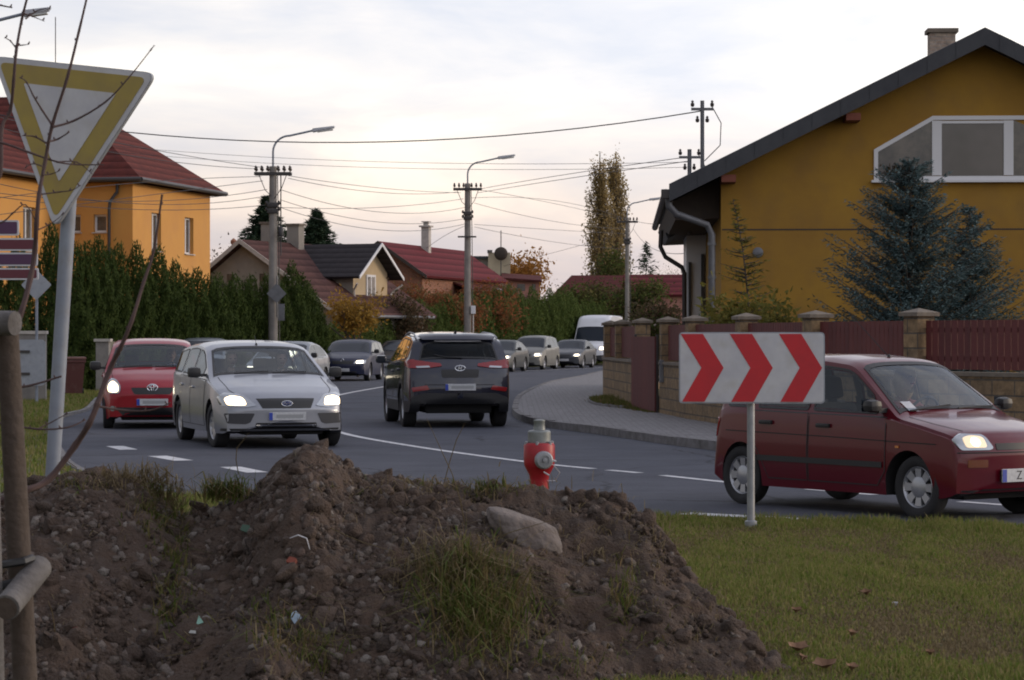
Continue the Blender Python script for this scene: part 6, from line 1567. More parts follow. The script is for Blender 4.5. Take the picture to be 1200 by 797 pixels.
# ------------------------------------------------------------------ the dirt heap
def fbm(p, o=4): return mnoise.fractal(p, 1.0, 2.1, o)
zr_pts = [(-4.2,.55),(-3.2,.70),(-2.7,.76),(-2.46,.82),(-2.14,.885),(-1.95,.86),(-1.80,.78),(-1.69,.70),(-1.62,.70),(-1.45,.76),(-1.33,.80),(-1.17,.97),(-1.04,1.065),(-.93,1.04),(-.82,.94),(-.73,.87),(-.5,.85),(-.2,.83),(.0,.815),(.2,.79),(.39,.75),(.55,.72),(.66,.66),(.74,.57),(.85,.42),(.95,.30),(1.1,.16),(1.3,.0),(1.6,-.2)]
yr_pts = [(-4.2,12.6),(.6,12.5),(.75,12.3),(.95,11.9),(1.3,11.45),(1.6,11.2)]
def mound_h(x, y, fine=True):
    zr = interp(zr_pts, x); yr = interp(yr_pts, x)
    d = yr-y
    if d >= 0: z = zr - .36*d - .05*d*d*(1 if d < 3 else 1)
    else: z = zr + .75*d*(1 if d > -.0 else 1) - .0
    if -.35 < d < .35: z -= (.35-abs(d))**2*.35
    # gully between the two heaps, and the steep flank under the big stone
    gx = -1.62 + .42*(12.5-y)
    z -= .16*math.exp(-((x-gx)/.22)**2)*min(1, max(0, (12.6-y)/.5))
    gx2 = .15 + .30*(12.4-y)
    z -= .07*math.exp(-((x-gx2)/.25)**2)*min(1, max(0, (12.3-y)/.6))
    z += .09*math.exp(-(((x+.25)/.28)**2+((y-11.5)/.45)**2))
    k = min(1, max(0, (z+.1)/.25))
    z += k*.055*fbm(Vector((x*2.2, y*2.2, 3.1)), 3)
    if fine:
        n2 = fbm(Vector((x*9, y*9, 7.7)), 3); z += k*.034*n2
        rd = 1-abs(mnoise.noise(Vector((x*5+3, y*5, 1))))*2; z += k*.022*rd
    return z
nx, ny = 420, 300
xs = np.linspace(-3.4, 1.7, nx); ys = np.linspace(9.2, 14.2, ny)
vv = []; ff = []
for j, y in enumerate(ys):
    for i, x in enumerate(xs):
        z = mound_h(x, y) + .011*mnoise.noise(Vector((x*26, y*26, 0)))+.007*mnoise.noise(Vector((x*60, y*60, 5))); vv.append((x, y, max(z, -.06)))
for j in range(ny-1):
    for i in range(nx-1):
        a = j*nx+i
        if max(vv[a][2], vv[a+1][2], vv[a+nx][2], vv[a+nx+1][2]) > -.05: ff.append((a, a+1, a+nx+1, a+nx))
me = bpy.data.meshes.new('dirt_heap'); me.from_pydata(vv, [], ff)
M['dirt'] = mat('soil', (.080,.050,.034), .97, var=(.036,.024,.018), vscale=3.5, bump=1.0, bscale=70, detail=12, dirt=((.115,.080,.058), 7, .5))
me.materials.append(M['dirt']); me.polygons.foreach_set('use_smooth', [True]*len(me.polygons))
dh = tag(link('dirt_heap', me), 'long heap of dug brown earth and rubble across the foreground', 'dirt heap')
bm = bmesh.new(); bm.from_mesh(me); bmesh.ops.delete(bm, geom=[v for v in bm.verts if not v.link_faces], context='VERTS'); bm.to_mesh(me); bm.free()

def stone_proto(seed, sub=1, sq=.72):
    bm = bmesh.new(); bmesh.ops.create_icosphere(bm, subdivisions=sub, radius=1); rr = random.Random(seed); off = Vector((rr.random()*50, rr.random()*50, 0))
    for v in bm.verts:
        k = 1 + .5*mnoise.noise(v.co*1.3+off) + .28*mnoise.noise(v.co*3.3+off); v.co = Vector((v.co.x*k*1.15, v.co.y*k*.95, v.co.z*k*sq))
    # cut a couple of flat facets
    for q in range(12):
        n = Vector((rr.gauss(0,1), rr.gauss(0,1), rr.gauss(0,1))).normalized(); c = .48+.24*rr.random()
        for v in bm.verts:
            d = v.co.dot(n)
            if d > c: v.co -= n*(d-c)
    bm.verts.ensure_lookup_table(); V = np.array([list(v.co) for v in bm.verts]); Fc = np.array([[v.index for v in f.verts] for f in bm.faces]); bm.free(); return V, Fc
def rotmats(n, rg):
    q = rg.normal(0, 1, (n, 4)); q /= np.linalg.norm(q, axis=1, keepdims=True); w, x, y, z = q.T
    return np.stack([np.stack([1-2*(y*y+z*z), 2*(x*y-z*w), 2*(x*z+y*w)], -1), np.stack([2*(x*y+z*w), 1-2*(x*x+z*z), 2*(y*z-x*w)], -1), np.stack([2*(x*z-y*w), 2*(y*z+x*w), 1-2*(x*x+y*y)], -1)], 1)
def scatter_stones(name, pts, sizes, mtl, subs=1, seed=1, nproto=6):
    rg = np.random.default_rng(seed); AV = []; AF = []; off = 0; which = rg.integers(0, nproto, len(pts))
    for k in range(nproto):
        V, Fc = stone_proto(seed*10+k, subs); idx = np.where(which == k)[0]; n = len(idx)
        if n == 0: continue
        Rm = rotmats(n, rg); P_ = np.einsum('nij,vj->nvi', Rm, V)*sizes[idx][:,None,None] + pts[idx][:,None,:]
        AV.append(P_.reshape(-1,3)); AF.append((Fc[None]+(np.arange(n)*len(V))[:,None,None]).reshape(-1,3)+off); off += n*len(V)
    V = np.concatenate(AV); Fc = np.concatenate(AF); me = bpy.data.meshes.new(name); me.vertices.add(len(V)); me.vertices.foreach_set('co', V.ravel()); me.loops.add(Fc.size); me.loops.foreach_set('vertex_index', Fc.ravel().astype(np.int32)); me.polygons.add(len(Fc)); me.polygons.foreach_set('loop_start', np.arange(0, Fc.size, 3, dtype=np.int32)); me.materials.append(mtl); me.update(calc_edges=True); return link(name, me)
M['clod'] = mat('clods', (.080,.054,.040), .97, var=(.034,.024,.018), vscale=14, bump=1.0, bscale=90, island=[(.028,.020,.016),(.10,.066,.048),(.045,.030,.024),(.14,.098,.074),(.07,.05,.04)])
M['stones'] = mat('rubble_stones', (.09,.072,.064), .95, var=(.055,.043,.038), vscale=25, bump=1, bscale=80, island=[(.06,.045,.037),(.14,.112,.092),(.19,.158,.135),(.11,.066,.048),(.30,.27,.24)])
rg = np.random.default_rng(99)
def heap_points(n, dens):
    out = []
    while len(out) < n:
        x = rg.uniform(-3.1, 1.5); y = rg.uniform(9.9, 13.0); z = mound_h(x, y, False)
        if z < .0 or (abs(x-.13) < .13 and y > 12.25): continue
        if rg.uniform() < dens(x, y): out.append((x, y, z))
    return np.array(out)
def d_rub(x, y):
    # rubble covers the left heap and the left face of the main heap; the right flank is finer soil
    m = 1.0 if x < -.35 + .25*(12.5-y) else .28
    if abs(x-(-1.95+.42*(12.5-y))) < .2: m *= .35
    return m*(.45+.55*max(0, mnoise.noise(Vector((x*1.8, y*1.8, 9)))+.5))
p = heap_points(42000, d_rub); sz = .004+.020*rg.uniform(0,1,len(p))**2.4; p[:,2] += mound_off if 'mound_off' in globals() else 0
stuff(scatter_stones('clods', p+np.stack([0*sz,0*sz,sz*.2],1), sz, M['clod'], 1, 3), 'loose brown clods and crumbs of soil covering the dirt heap', 'clods')
p = heap_points(5200, d_rub); sz = .007+.032*rg.uniform(0,1,len(p))**2.3
stuff(scatter_stones('rubble', p+np.stack([0*sz,0*sz,sz*.3],1), sz, M['stones'], 1, 4), 'grey brown stones and rubble mixed into the dirt heap', 'rubble')
p = heap_points(9000, d_rub); sz = .012+.020*rg.uniform(0,1,len(p))**1.8
stuff(scatter_stones('clods', p+np.stack([0*sz,0*sz,sz*.1],1), sz, M['clod'], 1, 8), 'walnut sized brown clods all over the dirt heap', 'clods')
# lumps of turf and soil along the right-hand crest
tt = rg.uniform(0, 1, 260); xx = .35+tt*.95; pr = np.array([(x, interp(yr_pts, x)+rg.normal(0,.10), 0) for x in xx]); pr[:,2] = [mound_h(a, b, False) for a, b, _ in pr]; sz = .018+.045*rg.uniform(0,1,len(pr))**2
stuff(scatter_stones('turf_lumps', pr+np.stack([0*sz,0*sz,sz*.1],1), sz, M['clod'], 2, 9), 'brown lumps of turf along the right crest of the heap', 'clods')
p = heap_points(700, d_rub); sz = .022+.050*rg.uniform(0,1,len(p))**2.2
stuff(scatter_stones('clods', p+np.stack([0*sz,0*sz,sz*.2],1), sz, M['clod'], 3, 6), 'fist sized clods of soil on the dirt heap', 'clods')
# the big stone
def surf(px, py):
    # where the sight line meets the heap
    for k in range(900):
        Y = 9.3+k*.005; q = W(px, py, Y)
        if q.z <= mound_h(q.x, Y, False): return q
    return W(px, py, 12.4)
bm = bmesh.new(); bmesh.ops.create_icosphere(bm, subdivisions=5, radius=1)
for v in bm.verts:
    n = v.co.copy(); k = 1+.16*mnoise.noise(n*1.2+Vector((4,1,2)))+.05*mnoise.noise(n*3.5)+.015*mnoise.noise(n*11); x = n.x
    v.co = Vector((n.x*k*.19, n.y*k*.15, n.z*k*.125 - n.x*.105))
    if v.co.z > .07-n.x*.06: v.co.z = .07-n.x*.06+(v.co.z-(.07-n.x*.06))*.35
q = surf(618, 632); me = bpy.data.meshes.new('boulder'); bm.to_mesh(me); bm.free(); M['bigstone'] = mat('boulder', (.18,.15,.135), .92, var=(.12,.10,.09), vscale=6, bump=.7, bscale=35, dirt=((.09,.06,.045), 5, .7)); me.materials.append(M['bigstone']); me.polygons.foreach_set('use_smooth', [True]*len(me.polygons))
o = link('boulder', me, None, q+Vector((0,.03,.02)), R(-8)); tag(o, 'large smooth grey brown boulder lying on the dirt heap below the hydrant', 'boulder')
# scattered scraps
def scrap(name, label, cat, px, py, col, pts, th=.004, rough=.6):
    q = surf(px, py); mb = MB(); mb.prism(pts, -th/2, th/2, 'y'); mt = mat(name+'_surface', col, rough); o = obj(name, mb, mt, None, loc=q+Vector((0,-.035,.025))); o.rotation_euler = (R(-35), R(rng.uniform(-20,20)), R(rng.uniform(-30,30))); return tag(o, label, cat)
scrap('brick_fragment', 'orange brick fragment on the left side of the main heap', 'brick', 343, 664, (.20,.055,.035), rounded([(-.024,-.012),(.024,-.016),(.02,.016),(-.016,.018)], .006), .03, .9)
scrap('brick_fragment', 'small red brick chip low on the left heap', 'brick', 90, 744, (.18,.04,.03), rounded([(-.015,-.01),(.015,-.012),(.012,.012),(-.012,.012)], .004), .02, .9)
scrap('plastic_scrap', 'crumpled blue and white scrap near the foot of the heap', 'litter', 348, 729, (.26,.34,.42), [(-.02,-.03),(.015,-.035),(.022,0),(.01,.03),(-.012,.026),(-.025,.005)], .006, .3)
scrap('plastic_scrap', 'torn dull green plastic scrap on the main heap', 'litter', 291, 625, (.035,.08,.05), [(-.035,-.01),(.0,-.022),(.045,-.012),(.02,.018),(-.03,.022)], .004)
scrap('glass_shard', 'pale green glass shard in the gully of the heap', 'litter', 234, 733, (.18,.34,.27), [(-.02,-.02),(.02,-.012),(.008,.028)], .004, .1)
scrap('paper_scrap', 'white paper scrap beside the gully of the heap', 'litter', 227, 746, (.36,.36,.34), [(-.018,-.006),(.018,-.008),(.013,.007),(-.013,.008)], .003)
mbq = MB(); q = surf(353, 640); mbq.tube([(-.05,0,.02),(-.01,-.01,.035),(.03,-.015,.02),(.045,-.02,-.03)], [.0015,.0035,.003,.0015], 6); o = obj('bent_strip', mbq, M['signwhite'], None, 40, loc=q+Vector((0,-.04,.02))); tag(o, 'bent white plastic strip on the main heap', 'litter')

# ------------------------------------------------------------------ grass
def blades(name, base, hgt, mtl, wid=.006, lean=.5, rg=rg, seg=2):
    n = len(base); a = rg.uniform(0, 2*np.pi, n); la = rg.uniform(0, 2*np.pi, n); ln = lean*np.abs(rg.normal(0, .7, n)); w = np.stack([np.cos(a), np.sin(a), 0*a], 1)*wid*rg.uniform(.6,1.4,(n,1))
    d = np.stack([np.cos(la)*ln, np.sin(la)*ln, 0*a], 1)*hgt[:,None]; up = np.array([0,0,1.0])
    m1 = base + d*.28 + up*(hgt*.6)[:,None]; tp = base + d + up*(hgt*np.clip(1-.35*ln**2, .25, 1))[:,None]
    V = np.stack([base-w, base+w, m1+w*.75, m1-w*.75, tp], 1).reshape(-1,3); i0 = np.arange(n)[:,None]*5
    lp = (i0 + np.array([[0,1,2,3,3,2,4]])).ravel(); st = (np.arange(n)[:,None]*7+np.array([[0,4]])).ravel()
    me = bpy.data.meshes.new(name); me.vertices.add(len(V)); me.vertices.foreach_set('co', V.ravel()); me.loops.add(len(lp)); me.loops.foreach_set('vertex_index', lp.astype(np.int32)); me.polygons.add(len(st)); me.polygons.foreach_set('loop_start', st.astype(np.int32)); me.materials.append(mtl); me.update(calc_edges=True); return link(name, me)
edge_pts = [(p[0], p[1]) for p in left_edge]
def in_lawn(x, y): return not inside((x, y), road)
# right lawn
n = 520000; X_ = rg.uniform(.35, 8.4, n); Y_ = 10.4 + 10.9*rg.uniform(0,1,n)**.9
lim = np.array([interp([(-.5,21.95),(1.2,20.72),(2.6,20.47),(4.2,19.87),(7,17.5),(9,15.3)], x) for x in X_]) + rg.normal(0,.035,n) - .02 + .05*np.sin(X_*5)+.03*np.sin(X_*13)
vis = np.abs(X_)/Y_ < .36
ok = (Y_ < lim) & vis
# keep the heap clear
hz_ = np.array([mound_h(x, y, False) if (x < 1.7 and y < 14.5 and y > 9) else -1 for x, y in zip(X_, Y_)])
ok &= hz_ < .05
X_, Y_ = X_[ok], Y_[ok]
pat = np.array([mnoise.noise(Vector((x*1.3, y*.35, 0)))+.6*mnoise.noise(Vector((x*3.5, y*1.1, 4))) for x, y in zip(X_, Y_)])
hb = (.026+.028*np.clip(pat+.3, 0, 1.3))*rg.uniform(.5,1.5,len(X_))
nearedge = np.clip(1-(np.array([interp([(-.5,21.95),(1.2,20.72),(2.6,20.47),(4.2,19.87),(7,17.5)], x) for x in X_])-Y_)/1.0, 0, 1); hb *= 1+1.1*nearedge
base = np.stack([X_, Y_, 0*X_], 1)
green = (pat+rg.normal(0,.35,len(X_))) > -.18
green |= nearedge > .3
stuff(blades('lawn_grass', base[green], hb[green], M['blade'], .0045, .9), 'short green lawn grass in the right foreground', 'grass')
stuff(blades('lawn_grass', base[~green], hb[~green]*.8, M['dryblade'], .0045, 1.2), 'dry straw coloured blades in the right hand lawn', 'grass')
# left verge
n = 70000; X_ = rg.uniform(-14, -4.0, n); Y_ = rg.uniform(24, 70, n); ok = (X_/Y_ > -.26)
lim = np.array([interp([(24,-3.2),(25,-3.6),(28.3,-4.9),(33.5,-6.1),(40,-7.4),(46,-8.45),(52,-8.9),(57.2,-9.6),(59,-9.9),(70,-10.6)], y) for y in Y_]); ok &= X_ < lim-.16; X_, Y_ = X_[ok], Y_[ok]
stuff(blades('verge_grass', np.stack([X_,Y_,0*X_],1), rg.uniform(.04,.12,len(X_)), M['blade'], .012, .8), 'green grass of the verge at the left of the road', 'grass')
n = 60000; X_ = rg.uniform(-3.6, .9, n); Y_ = rg.uniform(13.0, 24, n); ok = np.array([(Y_[i] < interp([(-4,25.5),(-3.6,25),(-1.6,22.6),(1.2,20.75)], X_[i])-.1) and mound_h(X_[i], Y_[i], False) < .05 for i in range(n)]) & (np.abs(X_)/Y_ < .215); X_, Y_ = X_[ok], Y_[ok]
stuff(blades('verge_grass', np.stack([X_,Y_,0*X_],1), rg.uniform(.03,.10,len(X_)), M['blade'], .006, .8), 'rough grass between the heap and the road', 'grass')
n = 5000; X_ = rg.uniform(1.9, 2.9, n); Y_ = rg.uniform(47, 58, n); cxx = np.array([interp([(47,2.85),(49.7,2.5),(52,2.15),(55,2.05),(58,2.1)], y) for y in Y_]); X_ = cxx + rg.normal(0,.10,n)-.05
stuff(blades('verge_weeds', np.stack([X_,Y_,0*X_+.115],1), rg.uniform(.04,.20,n)*np.clip(1.3-np.abs(Y_-53)/5,.25,1.3), M['freshblade'], .010, 1.2), 'weeds growing along the foot of the block wall', 'weeds')
# tufts on the heap
def tuft(n, px, py, spx, spy, h0, h1, mtl, lean=.9, wid=.004):
    B = []
    while len(B) < n:
        x = px+rg.normal(0, spx); y = py+rg.normal(0, spy); q = surf(x, y)
        if q.y > 12.9: continue
        B.append((q.x, q.y, q.z-.01))
    return np.array(B), rg.uniform(h0, h1, n)
def tufts(name, label, specs, mtl, lean, wid=.004):
    Bs = []; Hs = []
    for s in specs: b, h = tuft(*s[:7], None); Bs.append(b); Hs.append(h)
    return stuff(blades(name, np.concatenate(Bs), np.concatenate(Hs), mtl, wid, lean), label, 'grass')
gsp = [(1500,560,722,28,28,.06,.20),(500,540,678,30,16,.05,.15),(260,262,580,16,4,.05,.15),(200,575,577,20,4,.03,.09),(60,500,572,25,5,.02,.07),(500,205,640,10,28,.03,.10),(420,180,600,12,18,.03,.09),(200,320,740,18,18,.04,.14),(160,365,770,18,12,.05,.15),(160,200,715,14,22,.03,.12),(150,730,700,8,18,.04,.14),(80,85,572,18,5,.03,.10),(40,425,575,20,6,.02,.06),(120,655,780,40,10,.03,.1),(140,760,745,30,30,.02,.07)]
tufts('heap_grass', 'tufts of green grass growing on the dirt heap', gsp, M['freshblade'], 1.9, .0035)
dsp = [(700,535,672,34,16,.05,.17),(300,575,740,34,24,.04,.13),(420,150,566,30,7,.03,.11),(300,190,590,14,14,.03,.11),(260,520,578,60,8,.03,.09),(200,700,640,30,22,.03,.09),(160,760,650,12,22,.03,.08),(180,830,720,25,22,.02,.07),(200,560,750,40,30,.05,.15),(120,340,760,30,20,.04,.16),(60,460,574,50,5,.03,.12),(60,725,680,12,30,.04,.12)]
tufts('heap_straw', 'dry straw tufts on the crest of the dirt heap', dsp, M['dryblade'], 2.2, .003)
p = heap_points(1500, lambda x, y: 1.0); stuff(blades('straw_litter', p, rg.uniform(.02,.075,len(p)), M['dryblade'], .0022, 4.0), 'bits of straw and dead roots strewn over the dirt heap', 'straw')
# individual long dry stalks
stalks = [((455,462+100),(410,545),(395,538),'tall'),]
def stalk(pa, pb, pc, label, r=.0028, up=.02):
    a = surf(*pa) if isinstance(pa, tuple) else pa; Yd = a.y-.06; b = W(*pb, Yd-.02); c = W(*pc, Yd-.08); mb = MB(); P_ = [a, a.lerp(b,.5)+(b-a.lerp(c,.5))*.25, b, b.lerp(c,.5), c]; mb.tube([p_-a for p_ in P_], [r,r*.9,r*.8,r*.6,r*.3], 5); o = obj('dry_stalk', mb, M['dryblade'], None, loc=a+Vector((0,-.02,up))); return tag(o, label, 'stalk')
stalk((280,560),(278,530),(292,512),'tall thin dead stalk standing in front of the silver estate car')
stalk((520,572),(535,520),(545,500),'dead stalk standing in the road view left of the hydrant')
stalk((545,620),(530,560),(500,495),'long dead stalk arching over the middle of the heap')
stalk((490,575),(512,630),(508,655),'pale straw hanging down in the middle of the heap')
stalk((385,622),(425,640),(465,652),'long straw lying across the main heap')
stalk((545,648),(600,628),(655,612),'long straw lying below the boulder')
stalk((540,650),(580,640),(598,628),'short bent straw at the left foot of the boulder')
stalk((600,690),(650,706),(700,700),'curved straw on the bare flank right of the grass tuft')
stalk((640,748),(630,700),(622,682),'upright straw on the bare flank below the boulder')
stalk((262,680),(285,672),(302,664),'straw lying in the gully between the two heaps')
stalk((180,775),(215,770),(240,760),'straw lying low on the left heap')
stalk((365,757),(390,756),(420,752),'pale straw low on the main heap')
stalk((66,752),(62,722),(57,708),'short pale stick on the left heap beside the wooden stake')
# fallen leaves on the lawn
M['leafbrown'] = mat('fallen_leaf', (.22,.125,.07), .8, var=(.15,.08,.045), vscale=30)
for px, py, sz, rz, lab in ((935,770,.065,20,'curled tan leaf on the lawn at the foot of the heap'),(940,782,.04,80,'small brown leaf just below the curled tan one'),(967,791,.07,-30,'large tan leaf at the bottom edge of the lawn'),(933,724,.035,10,'small pale leaf on the lawn nearest the heap'),(998,752,.04,60,'brown leaf lying in the middle of the lawn'),(1016,703,.045,-50,'orange brown leaf on the far part of the lawn'),(1050,716-0,.015,0,'tiny white petal on the lawn'),(998,793,.04,40,'dark red leaf at the bottom edge of the lawn'),(1090,775,.03,10,'small brown leaf on the right of the lawn')):
    g = G(px, py); mb = MB(); k = 8; ol = [(sz*math.cos(2*math.pi*i/k)*(1 if i%2 else .75), sz*.65*math.sin(2*math.pi*i/k)*(1 if i%2 else .8)) for i in range(k)]
    c = mb.vert((0,0,-.008)); R_ = [mb.vert((x,y,.012+.25*abs(x)+.3*abs(y))) for x, y in ol]
    for i in range(k): mb.face([c, R_[i], R_[(i+1)%k]])
    mb.tube([(-sz,0,.02),(-sz*1.5,0,.01)], .0015, 4)
    o = obj('leaf', mb, M['leafbrown'] if 'white' not in lab else M['signwhite'], None, loc=g+Vector((0,0,.035)), rz=R(rz)); o.rotation_euler.x = R(18); tag(o, lab, 'leaf')

# ------------------------------------------------------------------ stakes and the sapling, close at the left
Ys = 7.3; s_ = F/Ys
def wz(px, py): q = W(px, py, Ys); return q
b0 = wz(41,1000); b0.z = -.1
t = thing('wooden_stake', 'dark round wooden stake leaning at the left edge', 'stake', (b0.x,b0.y,0))
tp = wz(8,372)-Vector((b0.x,b0.y,0)); mb = MB(); mb.tube([Vector((0,0,-.1)), Vector((tp.x*.5,0,tp.z*.5)), tp], [.038,.036,.033], 16); obj('shaft', mb, M['wood'], t, 50)
b1 = wz(9,1000)
t = thing('wooden_stake', 'pale weathered wooden stake at the very left edge in front of the dark one', 'stake', (b1.x,b1.y-.12,0)); mb = MB(); mb.tube([Vector((0,0,-.1)), Vector((-.02,0,.8)), Vector((-.035,0,1.5))], [.030,.03,.028], 14); obj('shaft', mb, M['palewood'], t, 50)
# top rail end and lower rail
q = W(8,379,Ys-.1); t = thing('wooden_rail', 'grey round rail end resting on top of the dark stake', 'rail', q); mb = MB(); mb.tube([(.028,-.02,.0),(-.30,.12,.01)], .036, 16); obj('rail', mb, M['palewood'], t, 50)
q = W(14,708,Ys-.25); t = thing('wooden_rail', 'grey half round rail crossing the stakes low at the left edge', 'rail', q); a = W(46,665,Ys+.05)-q; mb = MB(); mb.tube([Vector((-.015,0,-.01)), a], .038, 16); obj('rail', mb, M['palewood'], t, 50)
mb = MB(); mb.lathe([(.033,0),(.002,.001)], 16, 0, Matrix.Translation((-.017,-.001,-.012)) @ (a.normalized().to_track_quat('Z','Y').to_matrix().to_4x4() @ Matrix.Rotation(R(180),4,'X'))); obj('rail_end', mb, M['wood'], t)
q = W(12,668,Ys); t = thing('tree_strap', 'black rubber strap wrapped round the stakes above the low rail', 'strap', q); mb = MB()
mb.tube([(-.10,-.06,-.01),(-.02,-.065,.02),(.05,-.05,.03),(.065,0,.035)], .012, 6); mb.tube([(-.10,-.06,-.05),(-.02,-.1,-.04),(.04,-.06,-.03)], .014, 6); obj('band', mb, M['black'], t)
# sapling: every shoot is part of one young tree rooted just outside the frame
YT = 8.3
def tw(px, py, dy=0): return W(px, py, YT+dy)
root = W(-46, 0, YT); root.z = 0
t = thing('sapling', 'bare thin sapling with long whips crossing in front of the give way sign', 'sapling', root)
def shoot(pts, r0, r1, dy=0, blur=0, par=None, name='branch'):
    P_ = catmull([tuple(tw(x, y, dy+.03*math.sin(i*1.7)) - root) for i, (x, y) in enumerate(pts)], 4); n = len(P_); mb = MB(); mb.tube(P_, [(r0+(r1-r0)*i/(n-1))*(1+.18*(i % 4 == 0)) for i in range(n)], 7)
    # buds
    for i in range(3, n-1, 4):
        b = P_[i]; s1 = 1 if (i//4) % 2 else -1; mb.tube([b, b+Vector((s1*.005, 0, .006)), b+Vector((s1*.006,0,.011))], [.0025,.003,.001], 5)
    return obj(name, mb, M['twig'], par or t, 50)
mb = MB(); mb.tube([(0,0,-.1),(0.01,0,.6),(-.01,0,1.3),(0.0,0,2.0),(.02,.0,2.6)], [.022,.019,.016,.012,.006], 10); obj('trunk', mb, M['twig'], t, 50)
m1 = shoot([(-46,470),(-15,440),(4,412),(24,369),(36,325),(41,294),(43,262),(46,228),(53,190),(61,148),(79,91),(93,35),(104,-12)], .012, .0035)
shoot([(-46,500),(-20,440),(0,405),(4,365)][:2]+[(-20,250),(0,205),(2,150),(12,130),(16,95),(19,60),(26,21),(34,-10)], .008, .004, .2)
shoot([(62,149),(88,141),(123,120),(151,91),(181,53)], .0045, .0015, 0, 0, m1, 'twig')
shoot([(60,145),(50,130),(39,112),(31,96),(23,91)], .004, .0015, 0, 0, m1, 'twig')
shoot([(57,166),(68,163),(81,155)], .004, .002, 0, 0, m1, 'twig')
shoot([(55,168),(40,160),(26,159)], .0035, .0015, 0, 0, m1, 'twig')
shoot([(-46,160),(0,167),(35,179),(68,190),(92,193),(122,193)], .005, .0018, .1, 0, None)
shoot([(66,190),(90,190),(108,204)], .003, .001, .1, 0, None, 'twig')
shoot([(46,228),(70,225),(84,223),(95,217)], .003, .001, 0, 0, m1, 'twig')
shoot([(50,205),(60,204),(70,200)], .003, .001, 0, 0, m1, 'twig')
shoot([(50,195),(38,192),(28,198)], .0025, .001, 0, 0, m1, 'twig')
shoot([(43,262),(30,240),(15,250),(0,262),(-46,280)][::-1], .003, .0015, 0, 0, None, 'twig')
shoot([(43,270),(60,262),(75,250)], .0025, .001, 0, 0, m1, 'twig')
shoot([(-46,640),(-20,606),(0,588),(30,575),(57,562),(88,522),(104,497),(114,474)], .012, .009, -.6)
shoot([(114,474),(130,430),(141,408),(154,377),(169,329),(180,294),(190,228)], .009, .003, -.6)
shoot([(-46,470),(0,457),(35,452),(72,441)], .005, .003, -.4)
shoot([(-46,492),(0,496),(44,503),(79,501),(100,492)], .005, .002, .1)
shoot([(44,503),(60,495),(80,484)], .003, .001, .1, 0, None, 'twig')
shoot([(114,476),(145,481),(176,481),(200,472)], .004, .0015, -.6, 0, None, 'twig')
shoot([(30,22),(45,12),(60,10)], .003, .001, .2, 0, None, 'twig'); shoot([(20,58),(12,48),(5,44)], .003, .001, .2, 0, None, 'twig'); shoot([(28,16),(40,20),(52,25)], .003, .001, .2, 0, None, 'twig'); shoot([(17,54),(26,53),(34,52)], .003, .001, .2, 0, None, 'twig'); shoot([(-20,0),(0,6),(14,9)], .004, .002, .2, 0, None, 'twig')
